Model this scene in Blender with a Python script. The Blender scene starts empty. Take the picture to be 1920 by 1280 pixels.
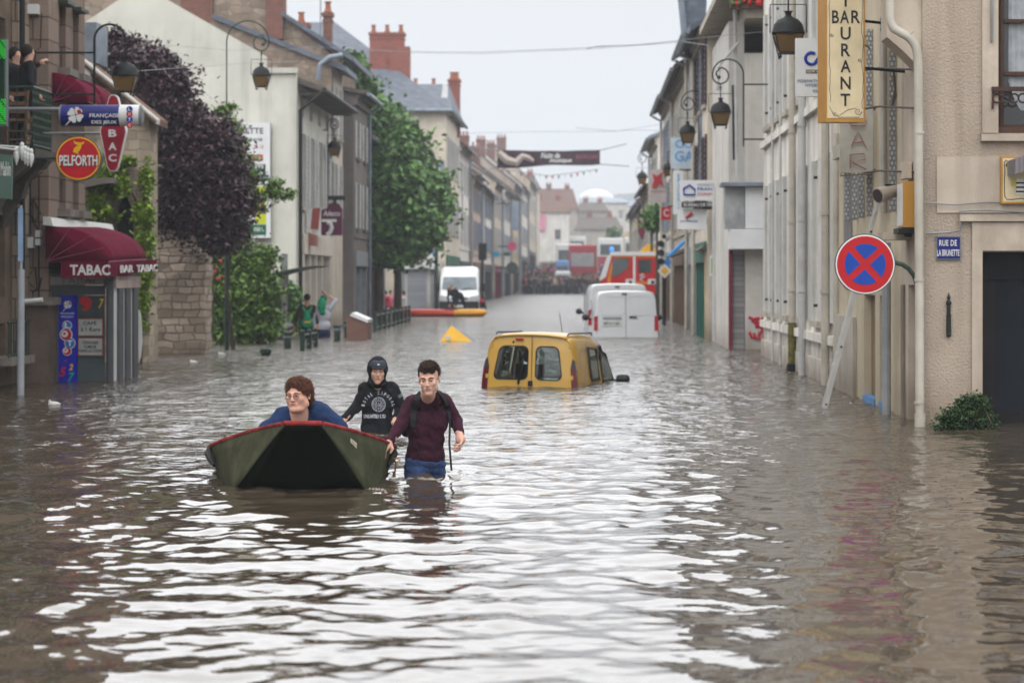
import bpy,math,random
import numpy as np
from mathutils import Vector,Matrix
from mathutils.geometry import tessellate_polygon
C=bpy.context.scene
COL=C.collection
R=math.radians
random.seed(7)
rng=np.random.default_rng(11)

# ---------------------------------------------------------------- camera
H=1.65 # eye height above the flood water (z = 0)
F=85.0/36.0*1920.0 # focal length in photo pixels
VX,HY=1100.0,520.0 # where the street vanishes
cam=bpy.data.cameras.new('camera')
cam.lens=85.0;cam.sensor_width=36.0;cam.sensor_fit='HORIZONTAL'
cam.shift_x=(960-VX)/1920.0
cam.shift_y=(HY-640)/1920.0
cam.clip_start=0.1;cam.clip_end=6000
cam.dof.use_dof=True;cam.dof.focus_distance=20.5;cam.dof.aperture_fstop=3.0
camo=bpy.data.objects.new('camera',cam);COL.objects.link(camo)
camo.location=(0,0,H);camo.rotation_euler=(R(90),0,0)
C.camera=camo

# ---------------------------------------------------------------- sky and sun (overcast)
SUN_EL,SUN_AZ=R(50),R(200)
world=bpy.data.worlds.new('World');C.world=world;world.use_nodes=True
nt=world.node_tree;N=nt.nodes;L=nt.links
bg=N['Background']
sky=N.new('ShaderNodeTexSky');sky.sky_type='NISHITA';sky.sun_disc=False
sky.sun_elevation=SUN_EL;sky.sun_rotation=SUN_AZ
sky.air_density=1.0;sky.dust_density=5.0
hs=N.new('ShaderNodeHueSaturation');hs.inputs['Saturation'].default_value=0.25
L.new(sky.outputs['Color'],hs.inputs['Color'])
tc=N.new('ShaderNodeTexCoord');sp=N.new('ShaderNodeSeparateXYZ')
L.new(tc.outputs['Generated'],sp.inputs[0])
rp=N.new('ShaderNodeValToRGB') # overcast: brighter overhead than at the horizon
SKYK=28.0
e=rp.color_ramp.elements
e[0].position=0.0;e[0].color=(0.308,0.311,0.314,1)
e[1].position=1.0;e[1].color=(1.0,1.0,1.0,1)
e2=rp.color_ramp.elements.new(0.115);e2.color=(0.272,0.277,0.280,1)
e3=rp.color_ramp.elements.new(0.20);e3.color=(0.90,0.91,0.93,1)
L.new(sp.outputs['Z'],rp.inputs[0])
ns=N.new('ShaderNodeTexNoise');ns.inputs['Scale'].default_value=2.2;ns.inputs['Detail'].default_value=3
L.new(tc.outputs['Generated'],ns.inputs['Vector'])
mr=N.new('ShaderNodeMapRange');mr.inputs['To Min'].default_value=0.92*SKYK;mr.inputs['To Max'].default_value=1.08*SKYK
L.new(ns.outputs['Fac'],mr.inputs['Value'])
vm=N.new('ShaderNodeVectorMath');vm.operation='SCALE'
L.new(rp.outputs['Color'],vm.inputs[0]);L.new(mr.outputs['Result'],vm.inputs['Scale'])
mx=N.new('ShaderNodeMix');mx.data_type='RGBA';mx.inputs[0].default_value=0.90
L.new(hs.outputs['Color'],mx.inputs[6]);L.new(vm.outputs[0],mx.inputs[7])
L.new(mx.outputs[2],bg.inputs['Color']);bg.inputs['Strength'].default_value=0.10
sun=bpy.data.lights.new('sun','SUN');sun.energy=0.7;sun.angle=R(25);sun.color=(1.0,0.97,0.93)
suno=bpy.data.objects.new('sun',sun);COL.objects.link(suno)
suno.rotation_euler=(R(90)-SUN_EL,0,R(180)-SUN_AZ)
C.view_settings.view_transform='Standard';C.view_settings.look='None'
C.view_settings.gamma=1;C.view_settings.use_curve_mapping=False
C.view_settings.exposure=0.27
C.cycles.max_bounces=7;C.cycles.diffuse_bounces=3;C.cycles.glossy_bounces=4
C.cycles.transmission_bounces=4;C.cycles.transparent_max_bounces=12;C.cycles.volume_bounces=0
C.cycles.sample_clamp_indirect=6

# ---------------------------------------------------------------- helpers
def W(px,py,Y):return Vector(((px-VX)*Y/F,Y,H+(HY-py)*Y/F))
def WX(px,Y):return(px-VX)*Y/F
def WZ(py,Y):return H+(HY-py)*Y/F
def YW(py):return H*F/(py-HY) # depth of a point of the waterline

WM={}
def tag(o,label=None,cat=None,group=None,kind=None):
 if label:o['label']=label
 if cat:o['category']=cat
 if group:o['group']=group
 if kind:o['kind']=kind
 return o
def thing(name,label,cat,loc=(0,0,0),rz=0.0,group=None,sc=1.0,rx=0.0,ry=0.0):
 o=bpy.data.objects.new(name,None);COL.objects.link(o)
 o.empty_display_size=0.1
 o.location=loc;o.rotation_euler=(rx,ry,rz);o.scale=(sc,sc,sc)
 WM[o.name]=Matrix.LocRotScale(Vector(loc),o.rotation_euler,Vector((sc,sc,sc)))
 tag(o,label,cat,group)
 return o
def copy_tree(o,parent=None):
 c=o.copy();COL.objects.link(c)
 if parent is not None:
  c.parent=parent
 for ch in CH.get(o.name,[]):
  copy_tree(ch,c)
 return c
CH={}
def adopt(o,parent,world=True):
 if parent is None:return o
 o.parent=parent
 if world and parent.name in WM:o.matrix_parent_inverse=WM[parent.name].inverted()
 CH.setdefault(parent.name,[]).append(o)
 return o

class MB:
 def __init__(s):s.v=[];s.f=[];s.m=[];s.cm=0
 def add(s,vs,fs,m=None):
  b=len(s.v);s.v.extend([tuple(p)for p in vs])
  for q in fs:s.f.append(tuple(b+i for i in q));s.m.append(s.cm if m is None else m)
  return s
 def box(s,x0,x1,y0,y1,z0,z1,m=None,M=None):
  vs=[(x,y,z)for z in(z0,z1)for y in(y0,y1)for x in(x0,x1)]
  if M is not None:vs=[M@Vector(p)for p in vs]
  return s.add(vs,[(0,2,3,1),(4,5,7,6),(0,1,5,4),(2,6,7,3),(0,4,6,2),(1,3,7,5)],m)
 def poly(s,loop,dirv,holes=(),m=None,sides=True):
  """solid plate: loop of 3D points, extruded by dirv, with optional holes"""
  loops=[[Vector(p)for p in loop]]+[[Vector(p)for p in h]for h in holes]
  tris=tessellate_polygon(loops)
  flat=[p for l in loops for p in l];n=len(flat);d=Vector(dirv)
  fs=[tuple(t)for t in tris]
  s.add(flat,fs,m);s.add([p+d for p in flat],[tuple(reversed(t))for t in fs],m)
  if sides:
   for l in loops:
    k=len(l);q=l+[p+d for p in l]
    s.add(q,[(i,(i+1)%k,(i+1)%k+k,i+k)for i in range(k)],m)
  return s
 def prism(s,pts,y0,y1,m=None): # polygon in (x, z), extruded along y
  return s.poly([(x,y0,z)for x,z in pts],(0,y1-y0,0),(),m)
 def tube(s,path,r,n=8,m=None,cap=True):
  path=[Vector(p)for p in path];k=len(path)
  rs=r if isinstance(r,(list,tuple))else[r]*k
  vs=[];up=None
  for i in range(k):
   d=(path[min(i+1,k-1)]-path[max(i-1,0)])
   if d.length<1e-9:d=Vector((0,0,1))
   d.normalize()
   if up is None:
    up=Vector((0,0,1))if abs(d.z)<.9 else Vector((1,0,0))
   a=d.cross(up);a.normalize();b=a.cross(d);b.normalize();up=b
   for j in range(n):
    t=2*math.pi*j/n
    vs.append(path[i]+(a*math.cos(t)+b*math.sin(t))*rs[i])
  fs=[(i*n+j,i*n+(j+1)%n,(i+1)*n+(j+1)%n,(i+1)*n+j)for i in range(k-1)for j in range(n)]
  if cap:fs+=[tuple(range(n))[::-1],tuple((k-1)*n+j for j in range(n))]
  return s.add(vs,fs,m)
 def lathe(s,prof,c=(0,0,0),n=16,m=None,axis='z',sq=1.0):
  vs=[]
  for r,z in prof:
   for j in range(n):
    t=2*math.pi*j/n;x,y=r*math.cos(t),r*math.sin(t)*sq
    p=(x,y,z)if axis=='z' else((x,z,y)if axis=='y' else(z,x,y))
    vs.append((c[0]+p[0],c[1]+p[1],c[2]+p[2]))
  k=len(prof)
  fs=[(i*n+j,i*n+(j+1)%n,(i+1)*n+(j+1)%n,(i+1)*n+j)for i in range(k-1)for j in range(n)]
  fs+=[tuple(range(n))[::-1],tuple((k-1)*n+j for j in range(n))]
  return s.add(vs,fs,m)
 def loft(s,rings,m=None,closed=True,caps=True):
  n=len(rings[0]);vs=[p for r_ in rings for p in r_];e_=n if closed else n-1
  fs=[(i*n+j,i*n+(j+1)%n,(i+1)*n+(j+1)%n,(i+1)*n+j)for i in range(len(rings)-1)for j in range(e_)]
  if caps:fs+=[tuple(range(n))[::-1],tuple((len(rings)-1)*n+j for j in range(n))]
  return s.add(vs,fs,m)
 def ball(s,c,r,n=12,k=8,m=None):
  r=(r,r,r)if isinstance(r,(int,float))else r
  vs=[(c[0],c[1],c[2]-r[2])]
  for i in range(1,k):
   ph=-math.pi/2+math.pi*i/k
   for j in range(n):
    t=2*math.pi*j/n
    vs.append((c[0]+r[0]*math.cos(ph)*math.cos(t),c[1]+r[1]*math.cos(ph)*math.sin(t),c[2]+r[2]*math.sin(ph)))
  vs.append((c[0],c[1],c[2]+r[2]))
  fs=[(0,1+(j+1)%n,1+j)for j in range(n)]
  for i in range(k-2):
   for j in range(n):
    a=1+i*n;fs.append((a+j,a+(j+1)%n,a+n+(j+1)%n,a+n+j))
  t_=len(vs)-1;a=1+(k-2)*n
  fs+=[(a+j,a+(j+1)%n,t_)for j in range(n)]
  return s.add(vs,fs,m)
 def build(s,name,mats,parent=None,smooth=False,world=True,bevel=0,xf=None):
  me=bpy.data.meshes.new(name)
  vs=s.v if xf is None else[xf@Vector(p)for p in s.v]
  me.from_pydata([tuple(p)for p in vs],[],s.f)
  mats=mats if isinstance(mats,(list,tuple))else[mats]
  for q in mats:me.materials.append(q)
  me.polygons.foreach_set('material_index',s.m)
  if smooth:me.polygons.foreach_set('use_smooth',[True]*len(s.f))
  me.update()
  o=bpy.data.objects.new(name,me);COL.objects.link(o)
  if bevel:
   b=o.modifiers.new('b','BEVEL');b.width=bevel;b.segments=2;b.limit_method='ANGLE'
  if smooth=='auto':
   o.modifiers.new('e','EDGE_SPLIT').split_angle=R(35)
  return adopt(o,parent,world)

def np_obj(name,V,Fq,mats,parent=None,mi=None,smooth=True,world=True):
 me=bpy.data.meshes.new(name)
 V=np.asarray(V,np.float32);Fq=np.asarray(Fq,np.int32);k=Fq.shape[1]
 me.vertices.add(len(V));me.vertices.foreach_set('co',V.ravel())
 me.loops.add(Fq.size);me.loops.foreach_set('vertex_index',Fq.ravel())
 me.polygons.add(len(Fq));me.polygons.foreach_set('loop_start',np.arange(0,Fq.size,k,dtype=np.int32))
 me.polygons.foreach_set('loop_total',np.full(len(Fq),k,np.int32))
 for q in(mats if isinstance(mats,(list,tuple))else[mats]):me.materials.append(q)
 if mi is not None:me.polygons.foreach_set('material_index',np.asarray(mi,np.int32))
 me.polygons.foreach_set('use_smooth',np.full(len(Fq),bool(smooth)))
 me.update(calc_edges=True)
 o=bpy.data.objects.new(name,me);COL.objects.link(o)
 return adopt(o,parent,world)

def rrect(x0,x1,z0,z1,r,n=4):
 out=[]
 for cx,cz,a in((x1-r,z1-r,0),(x0+r,z1-r,90),(x0+r,z0+r,180),(x1-r,z0+r,270)):
  for i in range(n+1):
   t=R(a+90*i/n);out.append((cx+r*math.cos(t),cz+r*math.sin(t)))
 return out

def text_mesh(mb,body,O,U,V,w,h,off=0.0,m=None,depth=0.004,shear=0.0,keep=False,sp=1.0,m_front=None):
 """letters fitted in the box O..O+w*U..O+h*V"""
 cu=bpy.data.curves.new('t','FONT');cu.body=body;cu.size=1;cu.extrude=0.0;cu.offset=off
 cu.shear=shear;cu.space_character=sp;cu.resolution_u=3;cu.align_x='CENTER';cu.space_line=0.9
 ob=bpy.data.objects.new('t',cu)
 me=bpy.data.meshes.new_from_object(ob)
 vs=np.empty(len(me.vertices)*3,np.float32);me.vertices.foreach_get('co',vs);vs=vs.reshape(-1,3)
 fs=[tuple(p.vertices)for p in me.polygons]
 edges={}
 for q in fs:
  for a,b in zip(q,q[1:]+q[:1]):edges[(a,b)]=1
 bpy.data.objects.remove(ob);bpy.data.curves.remove(cu);bpy.data.meshes.remove(me)
 if len(vs)==0:return
 lo=vs.min(0);hi=vs.max(0);sz=hi-lo
 sx,sy=w/max(sz[0],1e-6),h/max(sz[1],1e-6);ox=oy=0
 if keep:
  k=min(sx,sy);ox=(w-sz[0]*k)/2;oy=(h-sz[1]*k)/2;sx=sy=k
 O,U,V=Vector(O),Vector(U).normalized(),Vector(V).normalized();Nn=U.cross(V)
 fr=[O+U*float((p[0]-lo[0])*sx+ox)+V*float((p[1]-lo[1])*sy+oy)+Nn*depth for p in vs]
 bk=[p-Nn*depth for p in fr]
 n=len(fr)
 ff=list(fs)
 for(a,b)in edges:
  if(b,a)not in edges:ff.append((a,a+n,b+n,b))
 mb.add(fr+bk,ff,m)

# ---------------------------------------------------------------- materials
def _n(nt,t,**kw):
 n=nt.nodes.new(t)
 for k,v in kw.items():
  if k in n.inputs.keys():n.inputs[k].default_value=v
  else:setattr(n,k,v)
 return n
def c4(c):return(c[0],c[1],c[2],1)
def mat(name,col,rough=.85,var=.18,scale=2.5,bump=0.0,bscale=40,metal=0,streak=0.0,dirt=0.0,spec=.2,
 pattern=None,col2=None,pscale=(1,1),coat=0,island=0.0,emit=0,trans=0,tide=0.0,mortar=.02,tint=None):
 if not emit:col=tuple(x*.76 for x in col);col2=col2 and tuple(x*.76 for x in col2)
 m=bpy.data.materials.new(name);m.use_nodes=True;nt=m.node_tree;L=nt.links
 b=nt.nodes['Principled BSDF']
 b.inputs['Roughness'].default_value=rough;b.inputs['Metallic'].default_value=metal
 b.inputs['Specular IOR Level'].default_value=spec
 if coat:b.inputs['Coat Weight'].default_value=coat;b.inputs['Coat Roughness'].default_value=.12
 tcn=_n(nt,'ShaderNodeTexCoord');P=tcn.outputs['Object']
 def noise(sc,det=4,vec=None,rg=.6):
  n=_n(nt,'ShaderNodeTexNoise',Scale=sc,Detail=det,Roughness=rg);L.new(vec or P,n.inputs['Vector']);return n.outputs['Fac']
 def ramp(f,a,bb):
  r_=_n(nt,'ShaderNodeMapRange');r_.inputs['From Min'].default_value=a;r_.inputs['From Max'].default_value=bb
  L.new(f,r_.inputs['Value']);return r_.outputs['Result']
 def mixc(f,A,B,mode='MIX'):
  x=_n(nt,'ShaderNodeMix',data_type='RGBA',blend_type=mode)
  if isinstance(f,(int,float)):x.inputs[0].default_value=f
  else:L.new(f,x.inputs[0])
  for i,q in((6,A),(7,B)):
   if isinstance(q,tuple):x.inputs[i].default_value=c4(q)
   else:L.new(q,x.inputs[i])
  return x.outputs[2]
 def mul(a,k):
  x=_n(nt,'ShaderNodeMath',operation='MULTIPLY');L.new(a,x.inputs[0])
  if isinstance(k,(int,float)):x.inputs[1].default_value=k
  else:L.new(k,x.inputs[1])
  return x.outputs[0]
 dk=lambda c,k:tuple(min(1,x*k)for x in c)
 base=mixc(ramp(noise(scale,6),.35,.65),dk(col,1-var),dk(col,1+var*.6))
 hgt=None
 if pattern in('brick','block','slate','siding'):
  sx=_n(nt,'ShaderNodeSeparateXYZ');L.new(P,sx.inputs[0])
  ad=_n(nt,'ShaderNodeMath',operation='ADD');L.new(sx.outputs[0],ad.inputs[0]);L.new(sx.outputs[1],ad.inputs[1])
  cb=_n(nt,'ShaderNodeCombineXYZ');L.new(ad.outputs[0],cb.inputs[0]);L.new(sx.outputs[2],cb.inputs[1])
  br=_n(nt,'ShaderNodeTexBrick');L.new(cb.outputs[0],br.inputs['Vector'])
  br.inputs['Scale'].default_value=1.0;br.inputs['Brick Width'].default_value=pscale[0];br.inputs['Row Height'].default_value=pscale[1]
  br.inputs['Mortar Size'].default_value=mortar;br.inputs['Mortar Smooth'].default_value=.3;br.inputs['Bias'].default_value=0
  br.inputs['Color1'].default_value=c4(dk(col,1.18));br.inputs['Color2'].default_value=c4(dk(col,.72))
  br.inputs['Mortar'].default_value=c4(col2 or dk(col,.5))
  base=mixc(.72,base,br.outputs['Color']);hgt=br.outputs['Fac']
  iv=_n(nt,'ShaderNodeMath',operation='SUBTRACT');iv.inputs[0].default_value=1;L.new(hgt,iv.inputs[1]);hgt=iv.outputs[0]
 elif pattern=='course':
  sx=_n(nt,'ShaderNodeSeparateXYZ');L.new(P,sx.inputs[0]);ad=_n(nt,'ShaderNodeMath',operation='ADD');L.new(sx.outputs[0],ad.inputs[0]);L.new(sx.outputs[1],ad.inputs[1])
  cb=_n(nt,'ShaderNodeCombineXYZ');L.new(ad.outputs[0],cb.inputs[0]);L.new(sx.outputs[2],cb.inputs[1])
  dn=_n(nt,'ShaderNodeTexNoise',Scale=2.2,Detail=2);L.new(P,dn.inputs['Vector']);va=_n(nt,'ShaderNodeVectorMath',operation='MULTIPLY_ADD');va.inputs[1].default_value=(.35,.16,0)
  L.new(dn.outputs['Color'],va.inputs[0]);L.new(cb.outputs[0],va.inputs[2]);br=_n(nt,'ShaderNodeTexBrick');br.squash=.7;br.squash_frequency=3;L.new(va.outputs[0],br.inputs['Vector'])
  for k_,v_ in(('Scale',1.),('Brick Width',pscale[0]),('Row Height',pscale[1]),('Mortar Size',mortar),('Mortar Smooth',.5),('Color1',c4(dk(col,1.35))),('Color2',c4(dk(col,.62))),('Mortar',c4(col2 or dk(col,.4)))):br.inputs[k_].default_value=v_
  base=mixc(.75,base,br.outputs['Color']);iv=_n(nt,'ShaderNodeMath',operation='SUBTRACT');iv.inputs[0].default_value=1;L.new(br.outputs['Fac'],iv.inputs[1]);hgt=iv.outputs[0]
 elif pattern=='rubble':
  vo=_n(nt,'ShaderNodeTexVoronoi',feature='DISTANCE_TO_EDGE',Scale=pscale[0]);
  mp=_n(nt,'ShaderNodeMapping');mp.inputs['Scale'].default_value=(1,1,pscale[1]);L.new(P,mp.inputs[0])
  dn=_n(nt,'ShaderNodeTexNoise',Scale=3.0,Detail=2);L.new(mp.outputs[0],dn.inputs['Vector'])
  mm=mixc(.12,mp.outputs[0],dn.outputs['Color'])
  L.new(mm,vo.inputs['Vector'])
  vc=_n(nt,'ShaderNodeTexVoronoi',Scale=pscale[0]);L.new(mm,vc.inputs['Vector'])
  sc_=_n(nt,'ShaderNodeSeparateColor');L.new(vc.outputs['Color'],sc_.inputs[0])
  stone=mixc(sc_.outputs[0],dk(col,.6),dk(col,1.45));stone=mixc(.35,stone,base)
  hgt=ramp(vo.outputs['Distance'],.0,.09)
  base=mixc(hgt,col2 or dk(col,.4),stone)
 if streak:
  mp=_n(nt,'ShaderNodeMapping');mp.inputs['Scale'].default_value=(2.6,2.6,.16);L.new(P,mp.inputs[0])
  s_=ramp(noise(1.0,5,mp.outputs[0]),.48,.72)
  base=mixc(mul(s_,streak),base,dk(col,.38))
 if dirt:
  s_=ramp(noise(.9,7,rg=.7),.5,.72)
  base=mixc(mul(s_,dirt),base,dk((col[0],col[1]*.93,col[2]*.82),.4))
 if tide: # mud line left by the flood on the foot of the walls
  g=_n(nt,'ShaderNodeNewGeometry');sx2=_n(nt,'ShaderNodeSeparateXYZ');L.new(g.outputs['Position'],sx2.inputs[0])
  nz=_n(nt,'ShaderNodeMath',operation='ADD');L.new(sx2.outputs[2],nz.inputs[0]);L.new(mul(noise(1.3,5),-.7),nz.inputs[1])
  t_=ramp(nz.outputs[0],.25,-.3)
  base=mixc(mul(t_,tide),base,(.16,.125,.09))
 if island:
  g=_n(nt,'ShaderNodeNewGeometry');base=mixc(g.outputs['Random Per Island'],dk(tint or col,1-island),base)
  h2=_n(nt,'ShaderNodeHueSaturation');L.new(base,h2.inputs['Color'])
  r2=_n(nt,'ShaderNodeMapRange');L.new(g.outputs['Random Per Island'],r2.inputs['Value'])
  r2.inputs['To Min'].default_value=.7;r2.inputs['To Max'].default_value=1.35;L.new(r2.outputs[0],h2.inputs['Value']);base=h2.outputs[0]
 L.new(base,b.inputs['Base Color'])
 if bump or hgt is not None:
  bp=_n(nt,'ShaderNodeBump');bp.inputs['Distance'].default_value=0.02
  if bump:
   f=noise(bscale,3)
   if hgt is not None:
    aa=_n(nt,'ShaderNodeMath',operation='ADD');L.new(mul(f,.6),aa.inputs[0]);L.new(hgt,aa.inputs[1]);f=aa.outputs[0]
  else:f=hgt
  bp.inputs['Strength'].default_value=bump or .5
  L.new(f,bp.inputs['Height']);L.new(bp.outputs[0],b.inputs['Normal'])
 if emit:
  b.inputs['Emission Color'].default_value=c4(col);b.inputs['Emission Strength'].default_value=emit
 if trans:
  b.inputs['Subsurface Weight'].default_value=0
 return m
def skin_mat(name,col,k=.05):
 m=mat(name,col,rough=.5,var=.10,scale=14,bump=.08,bscale=90)
 b=m.node_tree.nodes['Principled BSDF'];b.inputs['Subsurface Weight'].default_value=.25
 b.inputs['Subsurface Radius'].default_value=(1,.35,.2);b.inputs['Subsurface Scale'].default_value=.012
 return m
def glass_thin(name,tint,refl=.06,rough=.02):
 m=bpy.data.materials.new(name);m.use_nodes=True;nt=m.node_tree;nt.nodes.clear()
 o=_n(nt,'ShaderNodeOutputMaterial');t=_n(nt,'ShaderNodeBsdfTransparent');t.inputs[0].default_value=c4(tint)
 g=_n(nt,'ShaderNodeBsdfGlossy');g.inputs['Roughness'].default_value=rough;g.inputs['Color'].default_value=(.9,.95,.95,1)
 fr=_n(nt,'ShaderNodeFresnel',IOR=1.5);mx_=_n(nt,'ShaderNodeMixShader')
 ma=_n(nt,'ShaderNodeMath',operation='ADD');ma.inputs[1].default_value=refl;nt.links.new(fr.outputs[0],ma.inputs[0])
 nt.links.new(ma.outputs[0],mx_.inputs[0]);nt.links.new(t.outputs[0],mx_.inputs[1]);nt.links.new(g.outputs[0],mx_.inputs[2])
 nt.links.new(mx_.outputs[0],o.inputs[0]);return m

M={}
def MM(key,*a,**k):
 if key not in M:M[key]=mat(key,*a,**k)
 return M[key]
BLACK=mat('black_iron',(.010,.011,.012),rough=.6,var=.3,bump=.1)
GREENP=mat('green_painted_iron',(.022,.045,.03),rough=.45,var=.3,scale=6)
GLASSB=mat('window_glass',(.035,.04,.045),rough=.06,var=.5,scale=.7,spec=.8)
GLASSL=mat('curtained_glass',(.30,.30,.29),rough=.15,var=.5,scale=1.5,spec=.6)
FRAMEW=mat('white_window_frame',(.62,.60,.56),rough=.6,var=.12,dirt=.4)
WHITEP=mat('white_paint',(.72,.73,.74),rough=.35,var=.06)
SIGNW=mat('white_sign_enamel',(.70,.71,.70),rough=.35,var=.06,dirt=.15)
INK=mat('black_sign_ink',(.012,.012,.014),rough=.5)
MAROON=mat('maroon_canvas',(.135,.006,.028),rough=.95,var=.2,scale=4,bump=.1,bscale=120,dirt=.15,spec=.05)
RED=mat('red_enamel',(.48,.006,.012),rough=.45,var=.15,scale=5,dirt=.3)
YELLOW=mat('yellow_enamel',(.78,.42,.008),rough=.35,var=.1)
BLUE=mat('blue_enamel',(.006,.04,.33),rough=.35,var=.1)
NAVY=mat('navy_enamel',(.008,.014,.16),rough=.4,var=.25,dirt=.3)
CREAMS=mat('cream_sign_face',(.72,.60,.38),rough=.45,var=.15,scale=2.5,dirt=.35,streak=.35)
OCHRE=mat('ochre_sign_case',(.46,.23,.04),rough=.4,var=.1,dirt=.2)
GREYM=mat('grey_metal',(.22,.23,.24),rough=.4,var=.2,metal=.4)
ZINC=mat('zinc',(.22,.26,.31),rough=.45,var=.25,metal=.3,dirt=.2)
PIPEC=mat('cream_painted_pipe',(.50,.46,.39),rough=.6,var=.15,dirt=.5,streak=.3)
SLATE=mat('slate_roof',(.13,.15,.185),rough=.6,var=.3,pattern='slate',pscale=(.28,.16),mortar=.008,bump=.3,dirt=.2)
TILE=mat('clay_tile_roof',(.17,.095,.068),rough=.85,var=.35,scale=1.2,pattern='slate',pscale=(.2,.15),mortar=.012,bump=.5,dirt=.5)
TILEG=mat('brown_grey_tile_roof',(.14,.115,.10),rough=.85,var=.35,scale=1.2,pattern='slate',pscale=(.2,.15),mortar=.012,bump=.5,dirt=.5)
BRICK=mat('red_brick',(.27,.07,.05),rough=.9,var=.3,pattern='brick',pscale=(.23,.075),col2=(.30,.22,.18),mortar=.008,bump=.4)
BRICKD=mat('brown_brick',(.19,.075,.055),rough=.9,var=.3,pattern='brick',pscale=(.23,.075),col2=(.22,.17,.14),mortar=.008,bump=.4)
TERRA=mat('terracotta',(.30,.11,.06),rough=.8,var=.2)
RUBBLE=mat('rubble_wall',(.30,.235,.18),rough=.95,pattern='rubble',pscale=(3.2,1.3),col2=(.23,.18,.14),bump=.7,bscale=30,dirt=.5)
LEAF=mat('green_leaves',(.075,.15,.035),rough=.5,var=.3,scale=1.0,island=.45,spec=.3)
BARK=mat('bark',(.07,.055,.042),rough=.95,var=.4,bump=.8,bscale=18)
# ================================================================ setting
def ground_z(y):
 return float(np.interp(y,[-20,60,150,228,236,330,450,700,1100,1600],[-.75,-.75,-.6,-.12,.02,2.9,6.2,11,20,20]))
def make_ground():
 ys=list(np.linspace(-30,228,30))+list(np.linspace(230,700,60))+[850,1000,1300,1700,1750]
 xs=[-900,-300,-120,-60,-30,-16,-10,-5,0,5,10,20,40,100,300,900]
 V=[(x,y,ground_z(y))for y in ys for x in xs];n=len(xs)
 Fq=[(j*n+i,j*n+i+1,(j+1)*n+i+1,(j+1)*n+i)for j in range(len(ys)-1)for i in range(n-1)]
 g=np_obj('ground',V,Fq,mat('wet_asphalt',(.07,.066,.06),rough=.7,var=.3,scale=.3,bump=.3))
 tag(g,kind='structure')
make_ground()

def water_material():
 m=bpy.data.materials.new('muddy_flood_water');m.use_nodes=True;nt=m.node_tree;L=nt.links
 b=nt.nodes['Principled BSDF']
 b.inputs['Base Color'].default_value=(.115,.088,.062,1)
 b.inputs['Roughness'].default_value=.035;b.inputs['IOR'].default_value=WATER_IOR
 g=_n(nt,'ShaderNodeNewGeometry')
 mp=_n(nt,'ShaderNodeMapping');mp.inputs['Scale'].default_value=(1.0,1.25,1);L.new(g.outputs['Position'],mp.inputs[0])
 n1=_n(nt,'ShaderNodeTexNoise',Scale=5.0,Detail=3,Roughness=.5);L.new(mp.outputs[0],n1.inputs['Vector'])
 n2=_n(nt,'ShaderNodeTexNoise',Scale=1.1,Detail=3,Roughness=.5);L.new(mp.outputs[0],n2.inputs['Vector'])
 bp=_n(nt,'ShaderNodeBump');bp.inputs['Distance'].default_value=.1
 sy=_n(nt,'ShaderNodeSeparateXYZ');L.new(g.outputs['Position'],sy.inputs[0]) # wind-ruffled farther up the street
 def far(a,b_,c,d):
  q=_n(nt,'ShaderNodeMapRange');q.inputs['From Min'].default_value=a;q.inputs['From Max'].default_value=b_;q.inputs['To Min'].default_value=c;q.inputs['To Max'].default_value=d;L.new(sy.outputs[1],q.inputs['Value']);return q.outputs[0]
 L.new(far(18,60,.04,1.6),bp.inputs['Strength'])
 L.new(n1.outputs['Fac'],bp.inputs['Height'])
 bp2=_n(nt,'ShaderNodeBump');L.new(far(18,80,.04,1.6),bp2.inputs['Strength']);bp2.inputs['Distance'].default_value=.3
 L.new(n2.outputs['Fac'],bp2.inputs['Height']);L.new(bp.outputs[0],bp2.inputs['Normal']);L.new(bp2.outputs[0],b.inputs['Normal'])
 rr=_n(nt,'ShaderNodeMapRange');rr.inputs['From Min'].default_value=20;rr.inputs['From Max'].default_value=110;rr.inputs['To Min'].default_value=.03;rr.inputs['To Max'].default_value=.22
 L.new(sy.outputs[1],rr.inputs['Value']);L.new(rr.outputs[0],b.inputs['Roughness'])
 nz=_n(nt,'ShaderNodeTexNoise',Scale=.35,Detail=4);L.new(g.outputs['Position'],nz.inputs['Vector'])
 x=_n(nt,'ShaderNodeMix',data_type='RGBA');x.inputs[6].default_value=(.034,.026,.018,1);x.inputs[7].default_value=(.062,.048,.033,1)
 L.new(nz.outputs['Fac'],x.inputs[0]);L.new(x.outputs[2],b.inputs['Base Color'])
 return m
WATER_IOR=1.62
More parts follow.
